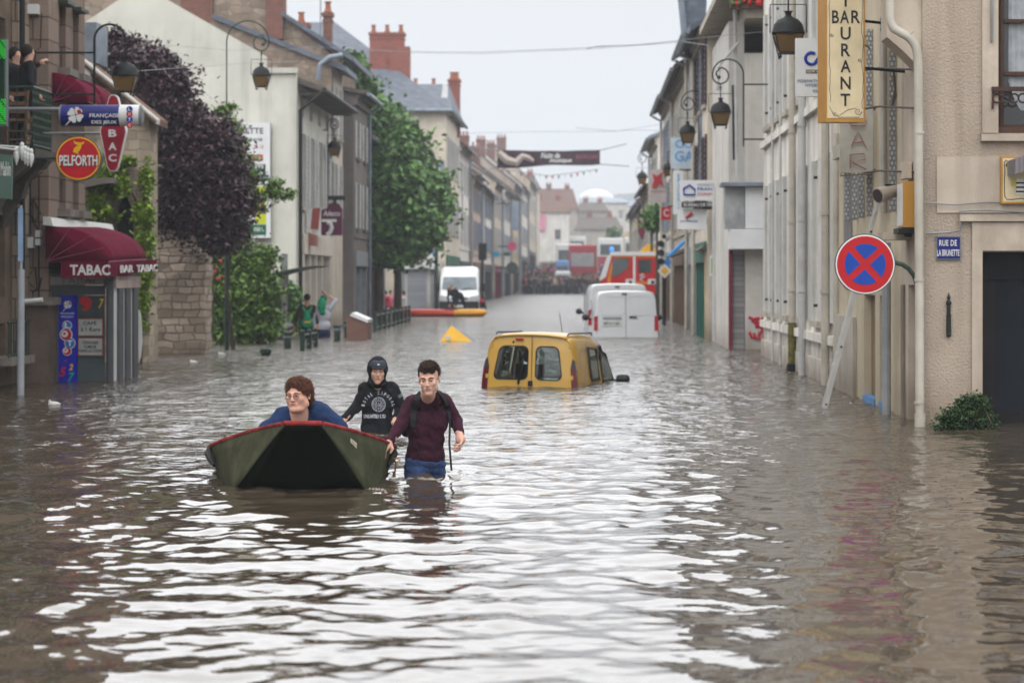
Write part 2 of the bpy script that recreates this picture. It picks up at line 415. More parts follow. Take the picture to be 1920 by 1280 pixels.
def make_water():
 ys=[2.0]
 while ys[-1]<240:
  y=ys[-1]
  d=.10 if y<8.5 else(.034 if y<16 else .034*(y/16)**1.3)
  ys.append(y+min(d,1.2))
 ys=np.array(ys);dy=np.gradient(ys)
 u=np.linspace(-.42,.42,760)
 Y=ys[:,None]*np.ones_like(u)[None,:];X=u[None,:]*(ys[:,None]+3)*(1+9/ys[:,None]*.35)
 X=u[None,:]*(ys[:,None]*.88+4.5)
 Zw=np.zeros_like(X);r=np.random.default_rng(5)
 # gentle chop: many small sine waves, slopes kept low
 nw=90
 lam=np.exp(r.uniform(math.log(.13),math.log(1.0),nw));th=r.uniform(0,math.pi,nw)
 th=np.where(r.random(nw)<.5,th,-th);ph=r.uniform(0,6.28,nw)
 slope=.0190*np.where(lam<.35,.9,1.0)
 for i in range(nw):
  k=2*math.pi/lam[i];a=slope[i]/k*(1+.0*lam[i])
  fade=np.clip(lam[i]/(2.6*dy)-.8,0,1)[:,None]
  kx,ky=k*math.cos(th[i]),k*math.sin(th[i])
  wob=.5*np.sin(.31*X*(1+i%3*.4)+.17*Y+i)
  env=.55+.45*np.sin(.23*X+.19*Y*(1+(i%5)*.2)+i*1.7)
  Zw+=a*fade*env*np.sin(kx*X+ky*Y+ph[i]+wob)
 # calmer close to the bottom right, where the street opens
 calm=1-.35*np.clip((X+.9)/1.5,0,1)*np.clip((15-Y)/4,0,1)
 Zw*=calm
 # churned water round the walkers and the bow
 for(cx,cy,rad,am,kk)in CHURN:
  d=np.hypot(X-cx,(Y-cy)*1.0)
  Zw+=am*np.exp(-(d/rad)**2)*(np.sin(kk*d+3*np.sin(5*X)+2*np.sin(7*Y))+.6*np.sin(17*X+4*np.sin(9*Y))*np.sin(13*Y))
 # keep the far shore edge level
 Vv=np.stack([X,Y,Zw],-1).reshape(-1,3);n=len(u);m_=len(ys)
 idx=np.arange(n*m_).reshape(m_,n)
 Fq=np.stack([idx[:-1,:-1],idx[:-1,1:],idx[1:,1:],idx[1:,:-1]],-1).reshape(-1,4)
 o=np_obj('flood_water',Vv,Fq,water_material())
 tag(o,kind='structure')
 mb=MB();mb.box(-400,400,-20,240,-.2,-.12) # still water round the rippled sheet
 tag(mb.build('side_water',bpy.data.materials['muddy_flood_water']),kind='structure')
CHURN=[(-1.33,19.95,.42,.026,26),(-1.2,20.5,.8,.006,18),(-2.2,25.6,.40,.014,24),(-2.2,18.75,.75,.005,30),(-2.5,18.7,.35,.008,40),(-1.75,18.7,.3,.010,40),
 (-.95,20.1,.9,.005,14),(1.0,36.4,.4,.008,20),(-.9,36.2,.8,.008,20)]
make_water()

# distant hill beyond the town
def make_hill():
 r=np.random.default_rng(3)
 xs=np.linspace(-700,900,90);ys=np.linspace(1150,1640,14);V=[]
 for j,y in enumerate(ys):
  t=math.sin(math.pi*min(1,(j/9))/2)
  for x in xs:
   z=20+t*(25+8*math.sin(x/210+.4)+2*math.sin(x/47)+3*math.sin(x/19+y))*math.exp(-((x-60)/520)**2)
   V.append((x,y,z))
 n=len(xs);Fq=[(j*n+i,j*n+i+1,(j+1)*n+i+1,(j+1)*n+i)for j in range(len(ys)-1)for i in range(n-1)]
 tag(np_obj('hill',V,Fq,mat('wooded_hill',(.05,.075,.07),rough=1,var=.5,scale=.02,bump=.6,bscale=.08)),kind='structure')
make_hill()

def splash():
 """low churned mound of foamy water where the legs push through"""
 r=np.random.default_rng(4);FO=mat('foamy_water',(.22,.19,.155),rough=.06,var=.3,scale=18,spec=.6,bump=.3,bscale=40)
 for cx,cy,wx,wy,amp,lb in((WX(790,19.85),19.8,.40,.15,.035,'foamy splash round the legs of the man in maroon'),(WX(705,25.4),25.35,.34,.14,.02,'small foamy ripple at the waist of the hooded walker'),(WX(705,18.85),18.85,.12,.1,.03,'little splash at the right foot of the bow')):
  x=np.linspace(-1,1,90);y=np.linspace(-1,1,40);X,Y=np.meshgrid(x,y);d=np.clip(1-X**2-Y**2,0,1)
  Z=amp*d**.8*np.clip(.25+.5*np.sin(9*X+3*np.sin(7*Y))*np.sin(8*Y+2*np.sin(11*X))+.22*np.sin(19*X+5*Y+2*np.sin(6*Y))*np.sin(13*Y-9*X)+.03*r.normal(size=X.shape),-.6,1.4)-.012
  V=np.stack([cx+X*wx,cy+Y*wy,Z],-1).reshape(-1,3);n=90;idx=np.arange(90*40).reshape(40,90);Fq=np.stack([idx[:-1,:-1],idx[:-1,1:],idx[1:,1:],idx[1:,:-1]],-1).reshape(-1,4)
  tag(np_obj('splash',V,Fq,FO),lb,'splash',kind='stuff')
splash()
# ================================================================ buildings
def grid_wall(mb,O,U,Nn,u0,u1,z0,z1,holes,depth,m=0,mr=None,topline=None):
 """one wall sheet in the plane O + u*U + z*Z with rectangular openings and their reveals"""
 O,U,Nn=Vector(O),Vector(U),Vector(Nn);Zv=Vector((0,0,1))
 us=sorted({u0,u1,*[h[0]for h in holes],*[h[1]for h in holes]})
 zs=sorted({z0,z1,*[h[2]for h in holes],*[h[3]for h in holes]})
 us=[q for q in us if u0<=q<=u1];zs=[q for q in zs if z0<=q<=z1]
 P=lambda u,z,d=0:O+U*u+Zv*z-Nn*d
 for i in range(len(us)-1):
  for j in range(len(zs)-1):
   cu,cz=(us[i]+us[i+1])/2,(zs[j]+zs[j+1])/2
   if any(h[0]<cu<h[1]and h[2]<cz<h[3]for h in holes):continue
   mb.add([P(us[i],zs[j]),P(us[i+1],zs[j]),P(us[i+1],zs[j+1]),P(us[i],zs[j+1])],[(0,1,2,3)],m)
 for a,b,c,d in holes:
  q=[(a,c),(b,c),(b,d),(a,d)]
  for k in range(4):
   (ua,za),(ub,zb)=q[k],q[(k+1)%4]
   mb.add([P(ua,za),P(ub,zb),P(ub,zb,depth),P(ua,za,depth)],[(0,1,2,3)],m if mr is None else mr)

def obox(mb,O,U,Nn,a,b,c,d,n0,n1,m=None):
 """box spanning u in a..b, z in c..d, from n0 to n1 along the outward normal"""
 O,U,Nn=Vector(O),Vector(U),Vector(Nn);Zv=Vector((0,0,1))
 vs=[O+U*u+Zv*z+Nn*n for z in(c,d)for n in(n0,n1)for u in(a,b)]
 mb.add(vs,[(0,2,3,1),(4,5,7,6),(0,1,5,4),(2,6,7,3),(0,4,6,2),(1,3,7,5)],m)

def window(parent,O,U,Nn,h,depth,mf=None,mg=None,bars=1,cross=1,sub=True,shut=None,sill=None,open_=True,fw=.05):
 a,b,c,d=h;mf=mf or FRAMEW;mg=mg or GLASSB
 f=MB();e=.003
 obox(f,O,U,Nn,a+e,a+fw,c+e,d-e,-depth+.005,-depth+.06)
 obox(f,O,U,Nn,b-fw,b-e,c+e,d-e,-depth+.005,-depth+.06)
 obox(f,O,U,Nn,a+fw,b-fw,c+e,c+fw+.02,-depth+.005,-depth+.06)
 obox(f,O,U,Nn,a+fw,b-fw,d-fw,d-e,-depth+.005,-depth+.06)
 for i in range(bars):
  u=a+(b-a)*(i+1)/(bars+1)
  obox(f,O,U,Nn,u-fw*.55,u+fw*.55,c+fw+.02,d-fw,-depth+.008,-depth+.055)
 for i in range(cross):
  z=c+(d-c)*(i+1)/(cross+1)
  obox(f,O,U,Nn,a+fw,b-fw,z-.018,z+.018,-depth+.01,-depth+.05)
 w=f.build('window',mf,parent)
 g=MB();obox(g,O,U,Nn,a,b,c,d,-depth-.02,-depth+.02);g.build('pane',mg,w)
 if sill is not None:
  s_=MB();obox(s_,O,U,Nn,a-.1,b+.1,c-.10,c-.002,-depth+.07,.09);s_.build('sill',sill,w)
 if shut is not None:
  wd=(b-a)/2*.92
  for sgn,u in((-1,a),(1,b)):
   s_=MB()
   if open_: # folded back against the wall
    x0,x1=(u-wd-.02,u-.02)if sgn<0 else(u+.02,u+wd+.02)
    obox(s_,O,U,Nn,x0,x1,c,d,.012,.045)
    nl=max(4,int((d-c)/.16))
    for i in range(nl):
     z=c+.06+(d-c-.1)*i/nl
     obox(s_,O,U,Nn,x0+.05,x1-.05,z,z+.05,.045,.062)
   else: # standing out from the wall like a fin
    x0,x1=(u-.05,u-.012)if sgn<0 else(u+.012,u+.05)
    obox(s_,O,U,Nn,x0,x1,c,d,.01,wd)
   s_.build('shutter',shut,w)
 return w

def chimney(name,x,y,z0,z1,w,d,m,parent=None,pots=3,band=True):
 mb=MB();mb.box(x-w/2,x+w/2,y-d/2,y+d/2,z0,z1)
 if band:
  mb.box(x-w/2-.06,x+w/2+.06,y-d/2-.06,y+d/2+.06,z1+.001,z1+.14)
  mb.box(x-w/2-.03,x+w/2+.03,y-d/2-.03,y+d/2+.03,z1-.22,z1-.12)
 c=mb.build(name,m,parent)
 for i in range(pots):
  px=x+(0 if pots==1 else(i/(pots-1)-.5)*(w-.35))
  p=MB();p.lathe([(.15,z1+.14),(.17,z1+.17),(.11,z1+.30),(.10,z1+.50),(.13,z1+.53),(.13,z1+.57)],(px,y,0),10)
  p.build('chimney_pot',TERRA,c,smooth='auto')
 return c

def house(name,label,x,side,y0,y1,eave,rise,wallm,roofm,rows=(),nw=3,ww=.95,shut=None,depth=9.0,shop=None,
 chims=(),trim=None,gl=None,pipe=True,ymap=None,cat='house',group=None,over=.35,fins=False,base=None,endm=None,shoph=2.6):
 """side=-1: stands left of the street (front faces +x); side=+1: right. ridge runs along the street."""
 gz=ground_z((y0+y1)/2);zb=min(-1.2,gz-.5);gz=max(gz,0)
 t=thing(name,label,cat,(x,(y0+y1)/2,0),group=group)
 O=Vector((x,0,0));U=Vector((0,1,0));Nn=Vector((-side,0,0))
 holes=[];Lh=y1-y0
 ys=ymap or[y0+Lh*(i+.5)/nw for i in range(nw)]
 for(z0,z1)in rows:
  for yc in ys:holes.append((yc-ww/2,yc+ww/2,z0+gz*1.0,z1+gz*1.0))
 sh=None
 if shop:
  sh=(y0+.45,y1-.45,zb+.4,gz+shoph);holes_all=holes+[sh]
 else:holes_all=holes
 xb=x+side*depth;xm=x+side*depth/2
 mb=MB()
 grid_wall(mb,O,U,Nn,y0,y1,zb,eave,holes_all,.22)
 zt=eave+rise
 for yy in(y0,y1):
  mb.add([(x,yy,zb),(xb,yy,zb),(xb,yy,eave),(xm,yy,zt),(x,yy,eave)],[(0,1,2,3,4)],1 if endm and yy==y0 else 0)
 mb.add([(xb,y0,zb),(xb,y1,zb),(xb,y1,eave),(xb,y0,eave)],[(0,1,2,3)])
 mb.build('wall',[wallm,endm or wallm],t)
 r_=MB();k=rise/(depth/2);o_=over
 a=[(x-side*o_,eave-k*o_),(xm,zt),(xb+side*o_,eave-k*o_)]
 th=.16;e=.012
 r_.prism([(a[0][0],a[0][1]+e),(a[1][0],a[1][1]+e),(a[2][0],a[2][1]+e),(a[2][0],a[2][1]+th),(a[1][0],a[1][1]+th),(a[0][0],a[0][1]+th)],y0-.12,y1+.12 if False else y1-.003)
 rf=r_.build('roof',roofm,t)
 for(cy,cx,w,h,n,cm)in chims:
  xx=x+side*cx;zr=eave+k*min(cx,depth-cx)
  chimney('chimney',xx,cy,zr-.5,zr+h,w,.7,cm,rf,n)
 tm=trim or wallm
 if rise<90:
  g=MB();gx=x-side*(over+.06)
  g.tube([(gx,y0,eave-k*o_+.02),(gx,y1,eave-k*o_+.02)],.075,6);g.build('gutter',ZINC,t)
  c_=MB();obox(c_,O,U,Nn,y0+.01,y1-.01,eave-.42,eave-.2,.002,.12);obox(c_,O,U,Nn,y0+.01,y1-.01,eave-.195,eave-.02,.002,.2)
  c_.build('cornice',tm,t)
 if pipe:
  p_=MB();yy=y1-.15;p_.tube([(x-side*.1,yy,zb+.1),(x-side*.1,yy,eave-.45),(x-side*(over),yy,eave-k*o_-.05)],.055,8);p_.build('downpipe',PIPEC if side>0 else ZINC,t)
 if rows and eave>5:
  b_=MB();zz=min(r0 for r0,r1 in rows)+gz-.35
  obox(b_,O,U,Nn,y0+.02,y1-.02,zz,zz+.14,.002,.05);b_.build('string_course',tm,t)
 for i,h in enumerate(holes):
  window(t,O,U,Nn,h,.2,mg=(gl or(GLASSB if(i*7+int(y0))%3 else GLASSL)),shut=shut,sill=tm,bars=1,cross=2,open_=not fins)
 if sh:
  sm,fm=shop
  f=MB();a_,b2,c2,d2=sh
  obox(f,O,U,Nn,a_+.003,b2-.003,d2-.55,d2-.003,-.18,.06)
  nb=max(2,int((b2-a_)/1.6))
  for i in range(nb+1):
   u=a_+.06+(b2-a_-.12)*i/nb
   obox(f,O,U,Nn,u-.055,u+.055,c2,d2-.55,-.18,.02)
  sf=f.build('shopfront',sm,t)
  p=MB();obox(p,O,U,Nn,a_,b2,c2,d2-.5,-.22,-.14);p.build('pane',fm,sf)
 return t

# wall renders
def plaster(name,col,**k):
 d=dict(rough=.92,var=.12,scale=1.2,bump=.25,bscale=60,streak=.45,dirt=.4,tide=.75);d.update(k)
 return MM(name,col,**d)
CR1=plaster('cream_render',(.64,.57,.47));CR2=plaster('pale_grey_render',(.62,.59,.55));CR3=plaster('beige_render',(.56,.49,.40))
CR4=plaster('off_white_render',(.74,.71,.66));CR5=plaster('yellow_cream_render',(.58,.47,.30));CR6=plaster('grey_brown_render',(.42,.37,.32))
CR7=plaster('pink_beige_render',(.52,.41,.35));TIMB=plaster('dark_timber_boards',(.17,.15,.135),streak=.3)
SHW=mat('grey_white_shutter_paint',(.50,.50,.49),rough=.6,var=.12,dirt=.5)
SHM=mat('plum_shutter_paint',(.06,.036,.042),rough=.6,var=.15)
SHB=mat('blue_grey_shutter_paint',(.22,.26,.33),rough=.6,var=.12,dirt=.3)
STONE=mat('cut_stone_trim',(.46,.41,.34),rough=.9,var=.15,bump=.2,dirt=.5,streak=.4)
DARKSHOP=mat('dark_shopfront_paint',(.05,.05,.055),rough=.4,var=.2)
GREYSHOP=mat('grey_shopfront_paint',(.26,.27,.29),rough=.45,var=.15,dirt=.2)
REDSHOP=mat('wine_shopfront_paint',(.17,.02,.04),rough=.45,var=.15)
GREENSHOP=mat('green_shopfront_paint',(.03,.13,.09),rough=.45,var=.15)
WOODSHOP=mat('brown_shopfront_wood',(.15,.09,.06),rough=.6,var=.25)

XL=-8.5;XR=3.75
# ---------- left row
GRAN=mat('rough_granite_blocks',(.235,.175,.14),rough=.95,var=.25,pattern='block',pscale=(.95,.36),col2=(.075,.055,.045),mortar=.014,bump=.9,bscale=22,dirt=.35)
GRAN2=mat('pale_quoin_blocks',(.34,.27,.21),rough=.95,var=.3,pattern='block',pscale=(.55,.33),col2=(.09,.07,.055),mortar=.016,bump=.9,bscale=16,dirt=.4)
STAINST=mat('grey_stone_dressing',(.20,.18,.16),rough=.9,var=.3,dirt=.5)
def left_corner():
 # brown pilastered house at the picture's edge
 t=thing('stone_house','dark brown stone house with white quoins at the far left edge','house',(-8.9,34,0))
 mb=MB();O=Vector((-8.9,0,0));U=Vector((0,1,0));Nn=Vector((1,0,0))
 holes=[(36.0,37.05,2.95,5.6),(36.0,37.1,-.9,1.25),(32,33.4,2.9,5.6),(32,33.4,-.6,2)]
 holes[1]=(36.0,37.0,1.35,2.6);holes.append((36.0,37.0,-.35,.95))
 grid_wall(mb,O,U,Nn,20,38.19,-1.2,11,holes,.3)
 mb.box(-17,-8.9,20,38.19,10.99,11.2)
 mb.add([(-8.9,20,-1.2),(-17,20,-1.2),(-17,20,11),(-8.9,20,11)],[(0,1,2,3)])
 w=mb.build('wall',mat('brown_house_stone',(.16,.115,.085),rough=.95,var=.3,bump=.5,bscale=20,dirt=.4,streak=.4,tide=.6),t)
 q=MB();q.box(-8.898,-8.80,37.45,38.185,-1.2,11);q.build('quoins',GRAN2,t)
 for h in holes:window(t,O,U,Nn,h,.28,mf=mat('brown_sash',(.05,.035,.028)),mg=GLASSB,cross=2)
 p=MB();p.tube([(-8.72,37.35,-1),(-8.72,37.35,11)],.045,8);p.build('downpipe',BLACK,t)
 s=MB();s.box(-8.9,-8.55,35.6,37.3,-.52,-.38);s.box(-8.88,-8.5,35.7,37.25,.34,.46);s.build('ledge',STAINST,t)
 # small window guard low on the wall
 g=MB()
 for i in range(9):g.tube([(-8.56,35.8+i*.16,.46),(-8.56,35.8+i*.16,.98)],.012,5)
 g.tube([(-8.56,35.75,.98),(-8.56,37.15,.98)],.018,6);g.tube([(-8.56,35.75,.5),(-8.56,37.15,.5)],.015,6);g.build('window_guard',GREENP,t)
 # granite building
 t=thing('granite_building','brown building of rough granite blocks with slit windows, beside the tobacco kiosk','building',(-8.5,39.5,0))
 mb=MB();O=Vector((XL,0,0))
 hs=[]
 for yc in(39.25,40.25):
  for z0,z1 in((-.9,1.35),(2.98,4.25),(6.55,8.1),(9.0,10.6)):
   hs.append((yc-.2,yc+.2,z0,z1))
 hs=[h for h in hs if h[2]>-.5]
 hs=[(38.95,39.45,3.05,4.25),(40.0,40.45,3.05,4.25),(38.95,39.45,4.95,5.85),(40.0,40.45,4.95,5.85),(38.95,39.45,2.1,2.95),(40.0,40.45,2.1,2.95)]
 hs=[(38.95,39.45,2.75,3.62),(40.0,40.45,2.75,3.62),(38.95,39.45,5.02,6.05),(40.0,40.45,5.02,6.05)]
 grid_wall(mb,O,U,Nn,38.2,40.95,-1.2,11,hs,.28)
 mb.add([(-8.5,38.2,-1.2),(-17,38.2,-1.2),(-17,38.2,11),(-8.5,38.2,11)],[(0,1,2,3)])
 mb.add([(-8.5,40.95,-1.2),(-17,40.95,-1.2),(-17,40.95,11),(-8.5,40.95,11)],[(0,1,2,3)])
 mb.box(-17,-8.5,38.2,40.95,10.99,11.15)
 mb.build('wall',GRAN,t)
 for h in hs:
  wd=window(t,O,U,Nn,h,.26,mf=STAINST,mg=GLASSB,bars=0,cross=1)
  s=MB();obox(s,O,U,Nn,h[0]-.1,h[1]+.1,h[2]-.12,h[2]-.003,-.2,.2);s.build('sill',STAINST,wd)
  s=MB();obox(s,O,U,Nn,h[0]-.08,h[1]+.08,h[3]+.003,h[3]+.06,-.1,.16);s.build('lintel_flashing',GREENP,wd)
 c=MB()
 for i,(px,a,b)in enumerate(((48,312,372),(57,330,440),(73,330,620))):
  c.tube([W(px,a,38.1),W(px,b,38.1)],.012,6)
 c.tube([W(45,350,38.1),W(80,322,38.1)],.008,5);c.tube([W(78,25,38.1),W(76,90,38.1),W(66,95,38.1),W(62,330,38.1)],.01,5)
 c.build('cable',BLACK,t)
 for(a,b,c0,c1)in((50,75,10,28),(53,66,445,465),(70,80,432,445),(70,80,448,460)):
  p0,p1=W(a,c1,38.2),W(b,c0,38.2);mb=MB();mb.box(p0.x,p1.x,38.05,38.195,p0.z,p1.z);mb.build('meter_box',SIGNW,t)
 # black scribble sprayed on the stone
 g=MB()
 for pts in(((50,520),(66,502),(70,545),(52,528)),((60,548),(74,540),(78,520)),((56,392),(62,372),(76,400),(66,415),(55,400)),((50,425),(60,410),(72,432))):
  g.tube([W(a,b,38.185)for a,b in pts],.012,5)
 g.build('scrawl',BLACK,t)
 # concrete plinth cupboard left of the kiosk
 t=thing('stone_plinth','low stone plinth with a sloping cap between the grey pole and the kiosk','plinth',(-8.7,38,0))
 m=MB();p0,p1=W(47,740,37.6),W(90,572,37.6);m.box(p0.x,p1.x,37.6,38.18,-1,p1.z);m.build('block',mat('brown_rendered_stone',(.13,.095,.075),rough=.9,var=.3,dirt=.5),t)
 m=MB();m.box(p0.x-.04,p1.x+.08,37.5,38.19,p1.z+.003,p1.z+.12);m.build('cap',STAINST,t)
left_corner()

def left_row():
 # low old house with ivy and a pointed arch
 t=thing('ivy_house','low old stone house with a pointed arch, half covered by ivy','house',(-8.5,48,0))
 Y0,Y1=47.0,47.9;arch=[]
 ax,aw,z0,zs,zt=WX(232,Y0),.19,2.35,2.75,3.35
 arch=[(ax-aw,z0),(ax+aw,z0),(ax+aw,zs),(ax+aw*.75,zs+.28),(ax,zt),(ax-aw*.75,zs+.28),(ax-aw,zs)]
 xr=-8.5;ze=4.75
 mb=MB();mb.poly([(-15,Y0,-1),(xr,Y0,-1),(xr,Y0,ze),(-10.6,Y0,6.35),(-15,Y0,3.0)],(0,.3,0),[[(x,Y0,z)for x,z in arch]])
 mb.box(xr-.3,xr,Y0+.3,Y1,-1,ze);mb.box(-15,xr-.3,Y1-.3,Y1,-1,ze-.3)
 mb.build('wall',mat('old_pale_masonry',(.42,.35,.27),rough=.95,pattern='course',pscale=(.42,.2),mortar=.012,col2=(.30,.25,.19),bump=.6,dirt=.6,streak=.5),t)
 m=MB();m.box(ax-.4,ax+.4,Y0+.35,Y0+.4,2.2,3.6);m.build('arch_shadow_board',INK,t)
 m=MB();m.prism([(xr+.2,ze-.16),(xr+.2,ze-.02),(-10.6,6.58),(-15.2,3.15),(-15.2,3.0),(-10.6,6.42)],Y0-.3,Y1);m.build('roof',TILE,t)
 m=MB();m.tube([(xr+.21,Y0-.3,ze-.14),(xr+.23,Y0-.3,ze-.08),(-10.6,Y0-.3,6.56)],.045,6);m.build('verge_board',FRAMEW,t)
 m=MB();a,b=W(158,356,46.9),W(226,336,46.9);m.prism([(a.x,a.z),(b.x-.2,a.z+.1),(b.x,b.z-.1),(b.x,b.z),(a.x,b.z)],46.3,46.99);m.build('ledge',STAINST,t)
 m=MB();a,b=W(157,80,47.5),W(181,42,47.5);m.box(a.x,b.x,47.5,48.6,a.z-.4,b.z);m.build('roof_light',ZINC,t)
 m=MB();a,b=W(157,170,46.8),W(170,118,46.8);m.box(a.x,b.x,46.75,46.99,a.z,b.z);m.build('vent_box',SIGNW,t)
 # rubble garden pier
 m=MB();Yp=52.7;r=random.Random(4)
 def ringp(z,g):return[(x+r.uniform(-g,g),y+r.uniform(-g,g),z)for x,y in((-9.42,Yp),(-8.95,Yp-.05),(-8.32,Yp),(-8.30,Yp+.5),(-8.32,Yp+1.0),(-9.42,Yp+1.0))]
 zt=2.85
 rings=[ringp(z,.03)for z in np.linspace(-1,2.2,14)]+[[(min(x,-8.75+.1*q),y,z)for q,(x,y,z)in enumerate(ringp(2.5+.02,.03))],[(-9.4+.35*(i%3)*.6,Yp+.2+.1*i,zt)for i in range(6)]]
 m.loft(rings[:14]);m.box(-9.42,-8.62,Yp+.04,Yp+.9,2.21,2.8);m.box(-13,-9.42,Yp+.1,Yp+.7,-1,2.3)
 tag(m.build('garden_wall',mat('pale_rubble_wall',(.44,.36,.29),rough=.95,pattern='course',pscale=(.30,.17),mortar=.02,col2=(.15,.12,.095),bump=.9,dirt=.5,tide=.6)),
 'thick rubble stone garden wall ending in a pier under the purple tree','wall')
 # white gable building
 WG=plaster('lime_washed_gable',(.62,.61,.54),streak=.5,dirt=.22,tide=.5,scale=.6)
 t=thing('gable_house','tall house with a blank pale plastered gable and shuttered front, behind the bushes','house',(-8.5,75,0))
 Yg,Ye=70.7,80.5;ze=7.45
 O=Vector((XL,0,0));U=Vector((0,1,0));Nn=Vector((1,0,0))
 mb=MB()
 pts=[(-17.2,-1),(XL,-1),(XL,WZ(137,Yg)),(WX(498,Yg),WZ(137,Yg)),(WX(498,Yg),WZ(105,Yg)),(WX(300,Yg),WZ(-8,Yg)),(WX(235,Yg),WZ(-8,Yg)),(WX(150,Yg),WZ(48,Yg)),(-17.2,7.0)]
 mb.poly([(x,Yg,z)for x,z in pts],(0,.35,0))
 hs=[(y-.5,y+.5,3.75,5.95)for y in(72.3,74.6,76.9,79.2)]+[(y-.42,y+.42,6.45,7.0)for y in(72.3,74.6,76.9,79.2)]
 grid_wall(mb,O,U,Nn,Yg+.35,Ye,-1,ze,hs+[(72,79.8,-.9,2.4)],.22)
 mb.build('wall',WG,t)
 m=MB();m.box(WX(510,Yg),XL+.02,Yg-.06,Yg-.002,-1,WZ(137,Yg)-.02);m.box(WX(500,Yg),XL+.06,Yg-.16,Yg-.002,WZ(137,Yg)-.018,WZ(128,Yg));m.build('corner_pilaster',WG,t)
 for h in hs[:4]:window(t,O,U,Nn,h,.2,shut=SHW,sill=STONE,cross=2,mg=GLASSL)
 for h in hs[4:]:window(t,O,U,Nn,h,.2,cross=0)
 f=MB();obox(f,O,U,Nn,72.01,79.79,2.35,2.95,.002,.1)
 for y in(72.1,73.8,75.5,77.2,79.7):obox(f,O,U,Nn,y-.12,y+.12,-.9,2.345,-.2,.07)
 f.build('shopfront',plaster('stone_shopfront',(.66,.59,.51)),t)
 p=MB();obox(p,O,U,Nn,72.0,79.8,-.9,2.35,-.25,-.18);p.build('pane',GLASSL,t)
 m=MB();m.prism([(XL+.75,ze-.35),(XL+.75,ze-.18),(-11.3,ze+1.05),(-11.3,ze+.85)],Yg+.36,Ye-.01);rf=m.build('roof',TILEG,t)
 m=MB();m.tube([(XL+.8,Yg+.3,ze-.3),(XL+.8,Ye,ze-.3)],.08,6);m.tube([(XL+.7,Yg+.4,ze-.35),(XL+.1,Yg+.25,ze-.9),(XL+.1,Yg+.25,-.8)],.06,6);m.build('gutter',BLACK,t)
 m=MB();
 for i in range(24):
  y=Yg+.6+i*.4;m.box(XL+.02,XL+.7,y,y+.1,ze-.42,ze-.36)
 m.build('rafter_ends',TIMB,t)
 # rubble gabled house behind, standing taller
 t=thing('rubble_gable_house','tall house whose rubble gable shows above the pale gable house roof','house',(-8.5,83,0))
 Y0=80.6;mb=MB()
 pts=[(-16.5,3),(XL,3),(XL,WZ(128,Y0)),(WX(640,Y0),WZ(120,Y0)),(WX(400,Y0),WZ(38,Y0)),(-16.5,8.0)]
 pts=[(-16.5,3),(XL,3),(XL,WZ(124,Y0)),(WX(400,Y0),WZ(38,Y0)),(-16.5,7.5)]
 mb.poly([(x,Y0,z)for x,z in pts],(0,.3,0))
 hs=[(y-.35,y+.35,z,z+1.7)for y in(81.7,83.2)for z in(3.8,6.4)]
 grid_wall(mb,O,U,Nn,Y0,84.2,-1,8.75,hs,.2,m=1)
 mb.build('wall',[RUBBLE,CR3],t)
 for h in hs:window(t,O,U,Nn,h,.18,shut=SHW,sill=STONE)
 m=MB();m.prism([(XL+.5,WZ(124,Y0)-.2),(XL+.5,WZ(124,Y0)-.02),(WX(400,Y0),WZ(38,Y0)+.2),(WX(400,Y0),WZ(38,Y0)+.03)],Y0-.15,84.2);m.build('roof',SLATE,t)
 m=MB();m.tube([W(642,104,80.3),W(618,108,80.3),W(600,122,80.3),W(596,150,80.3)],.09,8);m.build('downpipe',ZINC,t)
 # brick and rubble upper house with slate roof
 t=thing('slate_house','house with blue slate roof and brick chimney above the rubble gable','house',(-9.5,88,0))
 Y0=85.0;mb=MB();zc=WZ(102,Y0)
 mb.poly([(x,Y0,z)for x,z in((-18,3),(XL-.1,3),(XL-.1,zc-.3),(WX(530,Y0),WZ(32,Y0)),(WX(500,Y0),WZ(-20,Y0)),(-18,WZ(-40,Y0)))],(0,.3,0))
 mb.box(XL-.3,XL-.1,Y0+.3,90,-1,zc-.3)
 mb.build('wall',RUBBLE,t)
 m=MB();m.box(WX(500,Y0),WX(532,Y0),Y0-.25,Y0+.8,WZ(74,Y0),WZ(-30,Y0));m.build('brick_pier',BRICKD,t);m=MB();m.box(WX(340,Y0),WX(400,Y0),Y0-.2,Y0-.003,WZ(46,Y0),WZ(-60,Y0));m.build('brick_pier',BRICKD,t)
 m=MB();m.prism([(XL+.35,zc-.3),(XL+.35,zc-.12),(WX(530,Y0)-.02,WZ(22,Y0)),(WX(530,Y0)-.02,WZ(30,Y0))],Y0-.3,92);rf=m.build('roof',SLATE,t)
 chimney('chimney',WX(565,90),90,9.8,WZ(52,90),.55,.6,BRICK,rf,1);chimney('chimney',WX(615,91),91,9,WZ(32,91),.32,.4,BRICKD,rf,1)
 m=MB();m.tube([W(601,75,90.5),W(601,-30,90.5)],.025,5);m.build('aerial_mast',GREYM,t)
 # dark timbered house
 house('timber_house','narrow dark timber-clad house next to the lime green tree',XL+.3,-1,85.2,90.5,8.15,.7,TIMB,TILEG,rows=((3.4,5.0),(5.9,7.2)),nw=2,shut=SHW,shop=(GREYSHOP,GLASSB),over=.45)
 house('shuttered_house','cream house with pale louvred shutters left of the pavement tree',XL+.1,-1,90.6,99.0,6.9,.7,CR1,TILE,rows=((3.3,5.2),),nw=3,shut=SHW,shop=(WOODSHOP,GLASSB),over=.4,
 chims=((97,4,.9,1.6,2,BRICKD),))
 # shops set back behind the trees
 house('bank_building','grey single-storey bank building set back behind the pavement trees',-12.5,-1,100,123.8,3.6,1.2,CR2,TILEG,shop=(GREYSHOP,GLASSL),over=.3,shoph=2.4)
 t=thing('shop_house','light grey shop with a closed roller shutter, left of the white delivery van','shop',(-9,121,0))
